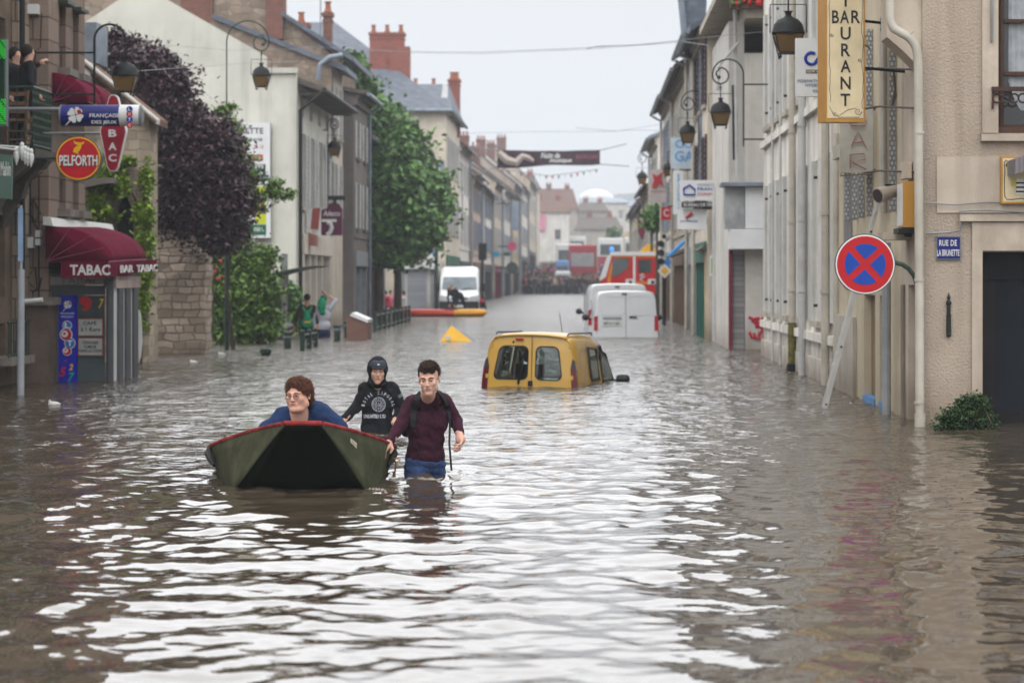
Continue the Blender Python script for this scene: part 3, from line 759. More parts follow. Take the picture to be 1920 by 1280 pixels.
 Y0=121.0;mb=MB();mb.box(WX(748,Y0),WX(822,Y0),Y0,Y0+2.9,-1,WZ(486,Y0));mb.build('wall',CR2,t)
 m=MB();m.box(WX(764,Y0),WX(800,Y0),Y0-.05,Y0-.002,-1,WZ(507,Y0));m.build('roller_shutter',mat('grey_roller_shutter',(.30,.31,.34),rough=.5,pattern='siding',pscale=(30,.1),mortar=.01),t)
 m=MB();m.box(WX(750,Y0),WX(822,Y0),Y0-.3,Y0-.055,WZ(504,Y0),WZ(490,Y0));m.build('fascia',SIGNW,t)
 m=MB()
 for px in(756,810,818):m.box(WX(px,Y0)-.07,WX(px,Y0)+.07,Y0-.1,Y0-.003,-1,WZ(506,Y0))
 m.build('pillar',GREYSHOP,t)
 # big slate roofed house with the large brick chimney
 X2=-7.25;Y0=124.0
 t=thing('corner_mansion','large house with a broad grey slate roof and a massive red brick chimney','house',(X2,130,0))
 zev=WZ(208,Y0);mb=MB();O2=Vector((X2,0,0))
 hs=[(y-.5,y+.5,z,z+2.0)for y in(126.5,129.5,132.5,135.5)for z in(3.9,7.0)]
 grid_wall(mb,O2,U,Nn,Y0,137.9,-1,zev,hs+[(124.6,137,-.9,2.8)],.22)
 hf=[(WX(805,Y0),WX(824,Y0),WZ(372,Y0),WZ(300,Y0)),(WX(722,Y0),WX(740,Y0),WZ(372,Y0),WZ(300,Y0))]
 grid_wall(mb,(0,Y0,0),(1,0,0),(0,-1,0),-18,X2,-1,zev,hf,.22)
 mb.add([(X2,137.9,-1),(-18,137.9,-1),(-18,137.9,zev),(X2,137.9,zev)],[(0,1,2,3)])
 mb.build('wall',CR1,t)
 for h in hs:window(t,O2,U,Nn,h,.2,shut=SHW,sill=STONE)
 for h in hf:window(t,(0,Y0,0),(1,0,0),(0,-1,0),h,.2,shut=SHB,sill=STONE)
 f=MB();obox(f,O2,U,Nn,124.6,137,2.3,2.8,-.2,.1);f.build('shopfront',GREENSHOP,t)
 p=MB();obox(p,O2,U,Nn,124.6,137,-.9,2.29,-.25,-.15);p.build('pane',GLASSB,t)
 A=Vector((WX(628,131),131,WZ(42,131)));ze=zev
 xe=X2+.35
 vs=[(-20,Y0-.4,ze),(xe,Y0-.4,ze),(xe,138.2,ze),(-20,138.2,ze),(A.x,A.y,A.z),(WX(765,127),127,WZ(158,127)),(xe-.35,127,WZ(158,127)),(A.x-6,A.y,A.z)]
 r_=MB();r_.add(vs,[(0,1,5,4,7),(1,6,5),(1,2,6),(5,6,2,4),(4,2,3,7),(0,7,3),(0,3,2,1)]);rf=r_.build('roof',SLATE,t)
 m=MB();m.tube([(xe+.03,Y0-.45,ze),(-18,Y0-.45,ze)],.1,6);m.tube([(xe+.05,Y0-.4,ze),(xe+.05,138,ze)],.1,6);m.build('gutter',ZINC,t)
 m=MB();m.prism([(WX(826,126),WZ(212,126)),(WX(845,126),WZ(214,126)),(WX(838,126),WZ(160,126)),(WX(832,126),WZ(160,126))],125.2,127.2);m.build('dormer_cheek',SIGNW,t)
 cx=(WX(693,127)+WX(757,127))/2
 c=chimney('chimney',cx,127.4,9.5,WZ(66,127),WX(757,127)-WX(693,127),.9,BRICK,rf,3)
 m=MB();m.box(WX(730,127),WX(768,127),126.8,127.8,9.5,WZ(88,127));m.build('chimney',BRICK,rf)
 chimney('chimney',WX(853,136),135.5,9.5,WZ(156,136),.62,.8,BRICK,rf,3)
left_row()

# far left row, each house its own colours and heights
FL=[
 ('narrow cream house with a tall white chimney wall beyond the brick chimneys',138,149,9.3,3.0,CR4,TILE,((3.6,5.4),(6.6,8.3)),3,SHW,(DARKSHOP,GLASSB),((141,2.2,1.4,1.9,2,CR4),(147,5,.9,1.2,2,BRICKD))),
 ('brown roofed house with pinkish render in the left-hand row',149,159,7.8,3.2,CR7,TILE,((3.4,5.2),(5.8,7.0)),3,SHB,(WOODSHOP,GLASSB),((157,3,.8,1.5,2,BRICKD),)),
 ('grey-brown house with dark eaves in the middle of the left-hand row',159,171,8.6,3.0,CR6,TILEG,((3.5,5.2),(6.0,7.6)),3,SHW,(GREYSHOP,GLASSL),((165,4,.9,1.6,2,CR6),)),
 ('white rendered house with blue-grey shutters in the left-hand row',171,184,8.0,3.2,CR4,TILE,((3.5,5.3),(6.0,7.4)),4,SHB,(DARKSHOP,GLASSL),((180,4,.8,1.4,2,BRICKD),)),
 ('beige house with a wine red shopfront along the left-hand row',184,198,9.0,3.0,CR3,SLATE,((3.7,5.5),(6.4,8.1)),4,SHW,(REDSHOP,GLASSL),((190,4,.9,1.5,3,BRICKD),)),
 ('cream house with clay tile roof where the flood water ends',198,213,8.4,3.4,CR1,TILE,((3.6,5.4),(6.2,7.8)),4,SHW,(GREENSHOP,GLASSL),((210,4,.9,1.5,2,BRICKD),)),
 ('pale grey house with steep brown roof above the water end',213,230,9.6,3.6,CR2,TILEG,((3.7,5.5),(6.8,8.6)),4,SHB,(DARKSHOP,GLASSL),((221,4,1.0,1.6,3,BRICKD),)),
 ('yellowish house behind the crowd on the left',230,248,9.8,3.5,CR5,TILE,((3.8,5.6),(6.8,8.6)),4,SHW,(DARKSHOP,GLASSB),((240,4,.9,1.6,2,BRICKD),)),
 ('tall grey house far down the left-hand row',248,270,11.4,3.6,CR6,TILEG,((4.2,6.0),(7.4,9.2)),4,SHW,(GREYSHOP,GLASSB),((262,4,1.0,1.8,3,BRICKD),)),
 ('off-white house far down the left-hand row',270,296,12.0,3.8,CR4,TILE,((4.2,6.0),(7.4,9.2)),5,SHB,(DARKSHOP,GLASSB),((284,4,1.0,1.8,3,BRICKD),)),
 ('farthest brown house of the left-hand row',296,330,13.6,4.4,CR3,TILEG,((4.4,6.2),(7.6,9.4)),5,SHW,(DARKSHOP,GLASSB),((312,4,1.2,2.0,3,BRICKD),)),
]
for i,(lb,a,b,ev,rs,wm,rm,rows,nw,sh,shp,ch)in enumerate(FL):
 house('row_house',lb,-7.25+(.25 if i%3==1 else 0)-(.2 if i%3==2 else 0),-1,a,b-.02,ev,rs,wm,rm,rows=rows,nw=nw,shut=sh,shop=shp,chims=ch,trim=STONE if i%2 else None,over=.5)

# ---------- right row
def right_near():
 ROUGH=mat('rough_cast_plaster',(.44,.36,.285),rough=.95,var=.2,scale=.9,bump=1.0,bscale=34,dirt=.45,streak=.45,tide=.6)
 # stretched swirl of the rough cast
 SMOOTH=mat('smooth_beige_render',(.52,.44,.355),rough=.9,var=.16,scale=1.1,bump=.2,bscale=40,dirt=.5,streak=.5,tide=.6)
 Y0=27.0;O=Vector((0,Y0,0));U=Vector((1,0,0));Nn=Vector((0,-1,0))
 t=thing('corner_house','beige rough-cast corner house with a dark doorway and brown window, right edge','house',(XR,Y0,0))
 wx=(WX(1872,Y0),WX(2080,Y0));dx=(WX(1842,Y0),WX(2060,Y0))
 holes=[(wx[0]+.0,wx[1],WZ(250,Y0),WZ(-160,Y0)),(dx[0],dx[1],-1.1,WZ(472,Y0))]
 mb=MB();grid_wall(mb,O,U,Nn,XR,13,-1.2,12,holes,.45,0,1)
 # street front, facing the water
 yy=lambda px:17000.0/(px-1100)
 O3=Vector((XR,0,0));U3=Vector((0,1,0));N3=Vector((-1,0,0))
 hs=[(yy(1716),yy(1703),-1.0,WZ(534,28)),(yy(1701),yy(1693),-1.0,WZ(534,28.4))]
 grid_wall(mb,O3,U3,N3,Y0,28.75,-1.2,12,[hs[0]],.12,1,1)
 mb.build('wall',[ROUGH,SMOOTH],t)
 m=MB()
 a=holes[0];w_=.17
 # window surround, sill, smooth panels, door surround, band
 for(p,q,r0,r1,e)in((1841,1871,250,-200,.035),(1838,2100,265,252,.09),(1756,1920,400,294,.02),(1756,2100,399,294,.018),(1798,2100,415,402,.07),(1822,1841.5,800,417,.03),(1822,2100,470,417,.028)):
  x0,x1=WX(p,Y0),WX(q,Y0)
  if p==1756 and q==1920:continue
  obox(m,O,U,Nn,x0,x1,max(-1.1,WZ(r0,Y0)),WZ(r1,Y0),.002,e)
 m.build('render_trim',SMOOTH,t)
 # string cable under the band
 m=MB();m.tube([W(1735,381,26.95),W(1790,384,26.93),W(1850,379,26.95),W(1930,381,26.95)],.008,5);m.tube([W(1736,438,26.95),W(1780,436,26.93),W(1801,432,26.94),W(1800,400,26.94)],.011,5)
 m.tube([W(1798,396,26.9),W(1850,394,26.88),W(1925,399,26.9)],.009,5);m.build('cable',GREYM,t)
 # window
 BR=mat('brown_window_wood',(.075,.035,.022),rough=.55,var=.3)
 h=holes[0]
 w=window(t,O,U,Nn,(h[0],h[1],h[2],h[3]),.3,mf=BR,mg=GLASSB,bars=0,cross=0,fw=.09)
 m=MB()
 for py in(36,135):obox(m,O,U,Nn,h[0]+.1,h[1],WZ(py,Y0)-.02,WZ(py,Y0)+.02,-.27,-.2)
 obox(m,O,U,Nn,h[0]+.06,h[0]+.1,h[2]+.1,h[3],-.29,-.22);obox(m,O,U,Nn,h[0],h[1],h[2],h[2]+.08,-.3,-.08)
 m.build('glazing_bar',BR,w)
 m=MB();n=24;CUR=mat('lace_curtain',(.36,.38,.40),rough=.9,var=.2,scale=8)
 for i in range(n):
  x0=h[0]+.16+i*.035
  m.add([(x0,Y0+.275-.012*(i%2),WZ(-160,Y0)),(x0+.035,Y0+.275-.012*((i+1)%2),WZ(-160,Y0)),(x0+.035,Y0+.275-.012*((i+1)%2),WZ(150+55*math.sin(i*.35+.3),Y0)),(x0,Y0+.275-.012*(i%2),WZ(150+55*math.sin(i*.35),Y0))],[(0,1,2,3)])
 m.build('curtain',CUR,w)
 m=MB();obox(m,O,U,Nn,WX(1858,Y0),h[1],WZ(172,Y0),WZ(164,Y0),.02,.1)
 for i in range(7):
  cx=WX(1868+i*16,Y0);m.tube([(cx+.05*math.cos(q),Y0-.06,WZ(185,Y0)+.05*math.sin(q))for q in np.linspace(0,5.5,9)],.012,5)
 m.tube([W(1862,172,26.94),W(1861,205,26.94)],.015,5);m.build('window_rail',mat('rusty_iron',(.06,.03,.025),rough=.7),w)
 m=MB();obox(m,O,U,Nn,WX(1856,Y0),WX(1860,Y0),WZ(80,Y0),WZ(-40,Y0),.04,.08);m.build('shutter_stay',GREYM,w)
 # doorway
 d=MB();q=holes[1];e=.4
 obox(d,O,U,Nn,q[0]+.003,q[0]+.10,-1.1,q[3]-.003,-e,-e+.08);obox(d,O,U,Nn,q[0]+.1,q[1],WZ(523,Y0),WZ(519,Y0),-e,-e+.1)
 obox(d,O,U,Nn,q[0]+.1,q[0]+.20,-1.1,WZ(523,Y0)-.003,-e,-e+.05);obox(d,O,U,Nn,q[0]+.2,q[1],-1.1,WZ(775,Y0),-e,-e+.05)
 d.build('door',mat('dark_door_paint',(.010,.008,.009),rough=.5,var=.3,spec=.15),t)
 m=MB();obox(m,O,U,Nn,q[0]+.1,q[1],-1.1,q[3],-e-.06,-e-.005);m.build('door_glass',mat('dark_door_glass',(.010,.013,.018),rough=.25,spec=.10),t)
 # roller grille pockets beside the corner
 m=MB();obox(m,O3,U3,N3,hs[0][0],hs[0][1],-1,hs[0][3],-.14,-.08);obox(m,O3,U3,N3,28.45,28.65,-1,hs[0][3],.004,.03);m.build('side_door',mat('taupe_door',(.20,.165,.13),rough=.7,dirt=.3),t)
 # corbelled flue on the corner
 m=MB();m.prism([(WX(1660,27.2),6.5),(WX(1660,27.2),WZ(72,27.2)),(WX(1690,27.2),WZ(98,27.2)),(WX(1722,27.2),WZ(130,27.2)),(XR-.002,WZ(130,27.2)),(XR-.002,6.5)],27.05,27.6);m.build('corbel',SMOOTH,t)
 # downpipe with a swan neck
 m=MB();P=[(1669,-90),(1669,30),(1670,42),(1676,54),(1690,62),(1704,70),(1714,82),(1720,98),(1722,130),(1722.5,300),(1724,560),(1725,840)]
 m.tube([W(a,b,26.85)for a,b in P],.050,12)
 for py in(246,522,752):m.tube([W(1723.5,py,26.85),W(1723.5,py+5,26.85)],.058,12)
 m.tube([W(1725,775,26.85),W(1725,850,26.85)],.062,12);m.tube([W(1706,64,26.82),W(1713,58,26.82)],.012,6);m.build('downpipe',PIPEC,t,smooth='auto')
 m=MB();m.lathe([(.012,0),(.03,.02),(.02,.05),(.022,.2),(.02,.36),(.035,.38),(.012,.42),(.022,.44),(.0,.50)],(WX(1778,Y0),Y0-.03,WZ(632,Y0)),8);m.box(WX(1774,Y0),WX(1782,Y0),Y0-.05,Y0-.002,WZ(630,Y0),WZ(590,Y0));m.build('iron_wall_anchor',BLACK,t)
 # ---- bar building
 t=thing('bar_building','cream bar building with brown door panels and open metal shutters, next to the corner house','building',(XR,32,0))
 PY=plaster('pale_yellow_render',(.55,.47,.34),streak=.2,dirt=.25,tide=.3)
 hd=[(yy(1668),yy(1650),-1,1.42),(yy(1641),yy(1620),-1,1.42)]
 hw=[(29.3,30.2,2.45,4.9),(31.7,32.6,2.45,4.9),(30.0,31.0,6.2,8.6),(33.4,34.3,2.45,4.9),(33.4,34.3,6.2,8.6)]
 hl=[(34.0,35.2,.9,3.0)]
 mb=MB();grid_wall(mb,O3,U3,N3,28.75,36.3,-1.2,11,hd+hw,.2);mb.box(XR,12,28.76,36.3,10.9,11)
 mb.add([(XR,36.3,-1.2),(12,36.3,-1.2),(12,36.3,11),(XR,36.3,11)],[(0,1,2,3)])
 mb.build('wall',PY,t)
 BP=mat('brown_door_panel',(.24,.155,.075),rough=.6,var=.25,streak=.3,dirt=.4)
 for h in hd:
  m=MB();obox(m,O3,U3,N3,h[0],h[1],h[2],h[3],-.2,-.1);m.build('door_panel',BP,t)
  m=MB();obox(m,O3,U3,N3,h[0]-.02,h[1]+.02,-.3,.07,-.095,.02);m.build('flood_tape',mat('blue_tape',(.04,.20,.45),rough=.5),t)
 SHP=mat('perforated_grey_shutter',(.50,.51,.51),rough=.6,pattern='block',pscale=(.05,.06),col2=(.10,.10,.10),mortar=.014)
 for h in hw[:2]+hw[3:4]:
  w=window(t,O3,U3,N3,h,.18,mf=BR,mg=GLASSB)
  for k,yk in enumerate((h[0]-.03,h[1]+.03)):
   for j in range(2):
    m=MB();obox(m,O3,U3,N3,yk-.015+j*.05,yk+.01+j*.05,h[2],h[3],.01,.085-.03*j);m.build('shutter',SHP if j==0 else SHW,w)
 for h in(hw[2],hw[4]):window(t,O3,U3,N3,h,.18,mf=BR)
 m=MB();m.tube([(XR-.13,29.2,-1),(XR-.13,29.2,WZ(455,29.2))],.055,10);m.build('downpipe',mat('grey_pvc_pipe',(.27,.28,.29),rough=.5),t,smooth='auto')
 m=MB();m.box(3.42,XR-.002,27.9,28.4,WZ(450,28),WZ(436,28));m.build('sign_bracket',SMOOTH,t)
 m=MB();m.tube([W(1655,60,30),W(1656,400,30)],.045,8);m.tube([W(1568,250,36),W(1568,700,36)],.05,8);m.build('cable_duct',PIPEC,t)
 m=MB()
 for py in(128,200,320):m.tube([W(1620,py+4,29),W(1650,py,28.6),W(1718,py+3,27.6)],.014,6)
 m.tube([W(1675,130,28.5),W(1678,170,28.5),W(1672,200,28.5),W(1680,180,28.5),W(1676,130,28.5)],.012,6);m.tube([W(1612,78,29),W(1632,92,29)],.01,6);m.build('iron_bracket',mat('weathered_iron',(.10,.075,.06),rough=.7),t)
 m=MB()
 for(a,b,c)in((1690,1703,28.2),(1706,1719,27.9)):m.box(WX(a,28),WX(b,28),27.7,c,WZ(336,28),WZ(305,28))
 m.build('stone_stub',SMOOTH,t)
 # low stone front with a grey panelled opening
 m=MB();obox(m,O3,U3,N3,33.6,36.1,-1,1.1,.003,.05);m.build('stone_plinth',plaster('pale_old_stone',(.46,.42,.36)),t)
 m=MB();obox(m,O3,U3,N3,34.1,35.1,1.5,3.35,.004,.02);m.build('panel',mat('grey_panel',(.20,.19,.18),rough=.7,streak=.4),t)
 m=MB();obox(m,O3,U3,N3,33.9,35.3,3.36,3.55,.004,.16);m.build('hood_mould',STONE,t)
 # ---- long cream building with paired windows
 t=thing('long_cream_building','long off-white building with rows of narrow shuttered windows on the right','building',(XR,43,0))
 LC=plaster('weathered_off_white_render',(.80,.76,.69),streak=.65,dirt=.5,tide=.8)
 hs=[(y-.42,y+.42,z0,z1)for y in(37.6,39.2,41.9,43.4,45.1,46.8,48.4,49.8)for z0,z1 in((.95,3.55),(4.75,7.1),(8.2,10.2))]
 mb=MB();grid_wall(mb,O3,U3,N3,36.31,51.2,-1.2,12,hs,.2);mb.box(XR,12,36.32,51.2,11.9,12)
 mb.add([(XR,51.2,-1.2),(12,51.2,-1.2),(12,51.2,12),(XR,51.2,12)],[(0,1,2,3)]);mb.build('wall',LC,t)
 LCS=mat('off_white_shutter',(.60,.59,.56),rough=.6,var=.1,dirt=.3)
 for i,h in enumerate(hs):
  w=window(t,O3,U3,N3,h,.18,mg=GLASSL if i%2 else GLASSB,sill=STONE,cross=2)
  m=MB();obox(m,O3,U3,N3,h[0]-.42,h[0]-.01,h[2],h[3],.004,.05);obox(m,O3,U3,N3,h[1]+.01,h[1]+.30,h[2],h[3],.004,.06);m.build('shutter',LCS,w)
  m=MB()
  for z in(h[2]+.25,h[3]-.3):m.tube([(XR-.05,h[0]-.02,z),(XR-.11,h[0]-.02,z)],.025,5)
  m.build('hinge',BLACK,w)
 m=MB()
 for z in(.62,4.35,7.8):obox(m,O3,U3,N3,36.35,51.15,z,z+.14,.003,.09)
 obox(m,O3,U3,N3,36.35,51.15,-1,.35,.003,.06);m.build('string_course',LC,t)
 for px,ym,z1 in((1561,yy(1561),0),(1516,yy(1516),0),(1497,yy(1497),0)):
  m=MB();m.tube([(XR-.11,ym,-1 if px!=1497 else-.02),(XR-.11,ym,12)],.065,10)
  for z in(1.4,2.6,4.2):m.tube([(XR-.11,ym,z),(XR-.11,ym,z+.06)],.08,10)
  p=m.build('downpipe',PIPEC if px!=1516 else SHW,t,smooth='auto')
  if px==1497:
   m=MB();m.tube([(XR-.11,ym,.1),(XR-.11,ym,.85)],.075,10);m.build('mossy_shoe',mat('mossy_iron',(.13,.12,.03),rough=.9,var=.5,scale=12),p);m=MB();m.tube([(XR-.13,ym,-.2),(XR-.11,ym,.12)],.10,10);m.build('boot',BLACK,p)
 for px in(1456,1471):
  m=MB();ym=yy(px);m.tube([(XR-.08,ym,-1),(XR-.08,ym,12)],.03,6);m.build('conduit',SHW,t)
right_near()

def right_row():
 XS=3.27;Y0=55.4
 t=thing('graffiti_shop','white shop building with a boxed-out upper storey and red graffiti on its side wall','shop',(XS,57,0))
 GW=plaster('white_side_wall',(.60,.57,.53),tide=.55)
 mb=MB();mb.box(WX(1397,Y0),9,Y0,63,-1.2,WZ(100,Y0));mb.box(XS,WX(1397,Y0)-.002,Y0+.3,63,-1.2,WZ(40,Y0+.3));mb.build('wall',GW,t)
 m=MB();m.box(WX(1366,Y0),4.4,Y0-.5,Y0-.003,WZ(467,Y0),WZ(430,Y0));m.box(WX(1395,Y0),4.4,Y0-.45,Y0-.003,WZ(429,Y0),WZ(352,Y0));m.build('shop_sign_box',mat('white_panel',(.72,.73,.74),rough=.5,var=.05),t)
 m=MB();m.box(WX(1358,Y0),WX(1394,Y0),Y0-.4,Y0+.28,WZ(429,Y0),WZ(352,Y0));m.build('bay_window',mat('grey_glazed_bay',(.36,.37,.38),rough=.3,var=.3,streak=.2),t)
 m=MB();m.box(WX(1350,Y0),4.5,Y0-.62,Y0+.29,WZ(351,Y0),WZ(344,Y0));m.build('bay_roof',ZINC,t)
 m=MB();m.box(WX(1367,Y0),WX(1373,Y0),Y0-.02,Y0+.28,-1,WZ(468,Y0));m.build('door_frame',REDSHOP,t)
 m=MB();m.box(WX(1374,Y0),WX(1396,Y0),Y0+.1,Y0+.28,-1,WZ(468,Y0));m.build('roller_shutter',mat('grey_slats',(.28,.27,.27),rough=.6,pattern='siding',pscale=(30,.12),mortar=.012),t)
 g=MB();r=random.Random(2)
 for pts in(((1404,594),(1412,598),(1424,596)),((1416,596),(1420,606),(1430,603),(1431,594),(1424,600),(1426,612),(1416,612)),((1405,622),(1410,632),(1418,636),(1414,624)),((1424,622),(1422,636),(1432,636),(1433,622),(1426,620)),((1410,600),(1420,608),(1433,618))):
  g.tube([W(a,b,Y0-.012)for a,b in pts],.035,5)
 g.build('graffiti',mat('red_spray_paint',(.55,.02,.05),rough=.6),t)
 m=MB();m.box(WX(1395,Y0),9,Y0-.7,63,WZ(40,Y0),WZ(8,Y0));m.box(WX(1340,Y0),9,Y0-.9,63,WZ(6,Y0),WZ(-8,Y0));m.build('cornice',STONE,t)
 m=MB();m.prism([(WX(1380,Y0),WZ(-8,Y0)+.01),(9,WZ(-8,Y0)+.01),(9,12.5),(WX(1400,Y0),12.5)],Y0-.3,63);m.build('roof',SLATE,t)
 m=MB();m.tube([W(1385,80,55.2),W(1350,120,55.2),W(1345,170,55.2)],.04,6);m.tube([W(1378,20,55.3),W(1382,330,55.3)],.05,6);m.build('downpipe',SHW,t)
 m=MB();m.tube([W(1374,160,54.9),W(1376,300,54.9)],.03,6);m.build('conduit',BLACK,t)
 # houses on to the crossing
 RH=[
 ('cream house with plum shutters beyond the graffiti shop',63.05,69.5,8.3,2.4,CR1,SLATE,((3.4,5.4),(6.2,7.9)),3,SHM,(GREENSHOP,GLASSB),(),3.15),
 ('grey house with slate mansard roof in the right-hand row',69.55,78,8.9,2.4,CR2,SLATE,((3.4,5.4),(6.3,8.0)),3,SHW,(GREYSHOP,GLASSB),((75,2.5,.9,1.2,2,BRICKD),),3.3),
 ('weathered beige house with crooked gutters in the right-hand row',78.05,90,8.6,2.6,CR3,TILEG,((3.4,5.2),(6.0,7.6)),3,SHW,(WOODSHOP,GLASSL),((84,2.5,.7,1.0,2,CR5),),3.25),
 ('pale house with a blue awning at the crossing',90.05,101,8.6,2.0,CR4,TILE,((3.5,5.4),(6.2,7.8)),3,SHB,(WOODSHOP,GLASSB),((95,1.6,.5,1.1,1,CR5),),3.2),
 ('white house with an orange panel just past the crossing',112,124,8.2,1.6,CR4,ZINC,((3.5,5.3),(6.0,7.4)),3,SHW,(DARKSHOP,GLASSB),(),3.3),
 ('beige house past the crossing on the right',124.05,140,6.4,1.6,CR3,TILE,((3.4,5.2),),4,SHW,(REDSHOP,GLASSB),((130,3,.8,1.2,2,BRICKD),),3.3),
 ('grey house half way down the right-hand row',140.05,160,6.0,1.8,CR2,TILEG,((3.4,5.2),),4,SHB,(DARKSHOP,GLASSL),(),3.5),
 ('cream house behind the traffic lights on the far right side',160.05,190,6.6,2.0,CR1,TILE,((3.4,5.2),),5,SHW,(DARKSHOP,GLASSB),((175,3,.8,1.2,2,BRICKD),),3.6),
 ('pale house near the buses on the right side',190.05,235,7.4,2.0,CR4,TILEG,((3.4,5.2),),6,SHW,(DARKSHOP,GLASSB),(),4.3),
 ('farthest beige house of the right-hand row',235.05,300,9.4,2.6,CR3,TILE,((3.4,5.2),),6,SHB,(DARKSHOP,GLASSB),(),5.4),
 ]
 for lb,a,b,ev,rs,wm,rm,rows,nw,sh,shp,ch,xx in RH:
  house('row_house',lb,xx,1,a,b,ev,rs,wm,rm,rows=rows,nw=nw,shut=sh,shop=shp,chims=ch,over=.45,trim=STONE)
 # slate dormer hanging over the street
 t=thing('slate_mansard','tall slate-hung mansard end leaning out over the right-hand row','roof',(3.2,70,7))
 m=MB();m.prism([(WX(1274,71),WZ(-30,71)),(WX(1288,71),WZ(110,71)),(WX(1318,71),WZ(84,71)),(WX(1322,71),WZ(-30,71))],69.6,73);m.build('slates',SLATE,t)
 m=MB();m.tube([W(1274,-30,69.5),W(1289,112,69.5),W(1316,84,69.5)],.09,6);m.build('edge_flashing',ZINC,t)
right_row()

def right_extras():
 t=thing('service_pipes','dark grey vertical pipes clustered on the house front beside the slate mansard','pipes',(3.1,69,0))
 for px,a,b,Y,r_,mm_ in((1317,60,345,66.0,.09,ZINC),(1312,100,300,66.5,.05,BLACK),(1330,40,600,64.5,.05,PIPEC),(1300,110,560,74,.06,ZINC),(1268,160,560,92,.06,BLACK),(1340,350,640,61.5,.06,SHW)):
  m=MB();m.tube([W(px,a,Y),W(px,b,Y)],r_,8);m.tube([W(px,a+6,Y),(3.5,Y+.3,WZ(a-10,Y))],r_*.8,6);m.build('pipe',mm_,t)
 t=thing('window_box','red geranium window box high on the right beside the cornice','flower box',W(1405,8,55));m=MB();p0,p1=W(1368,16,54.6),W(1440,8,54.6);m.box(p0.x,p1.x,54.5,54.75,p0.z,p1.z);m.build('trough',WOODSHOP,t)
 r=random.Random(5)
 for nm,mm_,n_ in(('blooms',RED,26),('foliage',LEAF,50)):
  m=MB()
  for i in range(n_):m.ball(W(r.uniform(1370,1438),r.uniform(-4,8),54.6+r.uniform(-.15,.15)),r.uniform(.04,.08),5,4)
  o=m.build(nm,mm_,t);o['kind']='stuff'
 t=thing('glazed_shopfront','pale shopfront with a sloping tiled canopy left of the graffiti shop','shopfront',(3.2,65,0));m=MB();m.poly([W(a,b,63.2)for a,b in((1308,470),(1350,438),(1352,443),(1352,468))],(0,3,0));m.build('canopy',TILEG,t)
 m=MB();m.box(WX(1322,63.3),WX(1352,63.3),63.3,63.6,-1,WZ(470,63.3));m.build('door_panel',CR5,t)
right_extras()

# ---------- end of the street
def far_end():
 FE=[
 ('white building closing the street behind the crowd',985,1066,398,462,372,CR4,TILE,372),('brown roofed block rising behind the banner',940,1010,352,480,326,CR3,TILEG,352),
 ('long brown roof at the top of the street',1005,1082,392,470,352,CR6,TILE,420),('grey house under the white dome',1080,1140,396,480,378,CR6,TILEG,430),
 ('pale block right of the white dome',1128,1176,380,480,370,CR2,ZINC,455),('light blue-grey block at the far right of the street',1172,1225,386,480,376,CR4,SHB,480),
 ('small gabled cream house behind the buses',1160,1192,452,490,432,CR5,CR5,380),('dark brown block behind the buses',1080,1165,430,490,405,CR6,TILEG,400)]
 for lb,a,b,pt,pb,pr,wm,rm,Y in FE:
  t=thing('far_building',lb,'building',(WX((a+b)/2,Y),Y,0));zb=ground_z(Y)-1
  x0,x1=WX(a,Y),WX(b,Y);hs=[]
  n=max(2,int((x1-x0)/2.6))
  for i in range(n):
   for z in np.arange(ground_z(Y)+3.4,WZ(pt,Y)-1.9,3.0):
    xc=x0+(x1-x0)*(i+.5)/n;hs.append((xc-.45,xc+.45,z,z+1.6))
  mb=MB();grid_wall(mb,(0,Y,0),(1,0,0),(0,-1,0),x0,x1,zb,WZ(pt,Y),hs,.2);mb.box(x0,x1,Y+.01,Y+9,zb,WZ(pt,Y)-.05,None)if False else None
  zt=WZ(pt,Y)
  mb.add([(x0,Y,zb),(x0,Y+9,zb),(x0,Y+9,zt),(x0,Y,zt),(x1,Y,zb),(x1,Y+9,zb),(x1,Y+9,zt),(x1,Y,zt)],[(0,1,2,3),(4,7,6,5),(1,5,6,2)])
  mb.build('wall',wm,t)
  for k,h in enumerate(hs):window(t,(0,Y,0),(1,0,0),(0,-1,0),h,.2,bars=1,cross=0,mg=GLASSB if k%3 else GLASSL)
  r_=MB();zr=WZ(pr,Y)
  if 'gabled' in lb:r_.prism([(x0-.3,zt),(x1+.3,zt),((x0+x1)/2,zr)],Y-.2,Y+9)
  else:r_.add([(x0-.3,Y-.4,zt),(x1+.3,Y-.4,zt),(x1+.3,Y+9.2,zt),(x0-.3,Y+9.2,zt),(x0+.8,Y+4.5,zr),(x1-.8,Y+4.5,zr)],[(0,1,5,4),(1,2,5),(2,3,4,5),(3,0,4),(3,2,1,0)])
  rf=r_.build('roof',rm,t)
  if rm in(TILE,TILEG):chimney('chimney',x0+(x1-x0)*.3,Y+4.5,zr-1,zr+.6,.9,.8,BRICKD,rf,2);chimney('chimney',x0+(x1-x0)*.75,Y+4.5,zr-1,zr+.4,.8,.8,BRICK,rf,2)
 m=MB();m.lathe([(4.2,0),(3.8,.7),(2.7,1.5),(1.3,2.0),(.2,2.1)],(WX(1118,560),560,WZ(372,560)),20,sq=.8);m.lathe([(4.1,-12),(4.1,0)],(WX(1118,560),560,WZ(372,560)),20,sq=.8)
 tag(m.build('domed_hall',mat('white_roof_membrane',(.62,.64,.67),rough=.5,var=.03),smooth='auto'),'hall with a shallow white domed roof on the far rise','hall')
far_end()
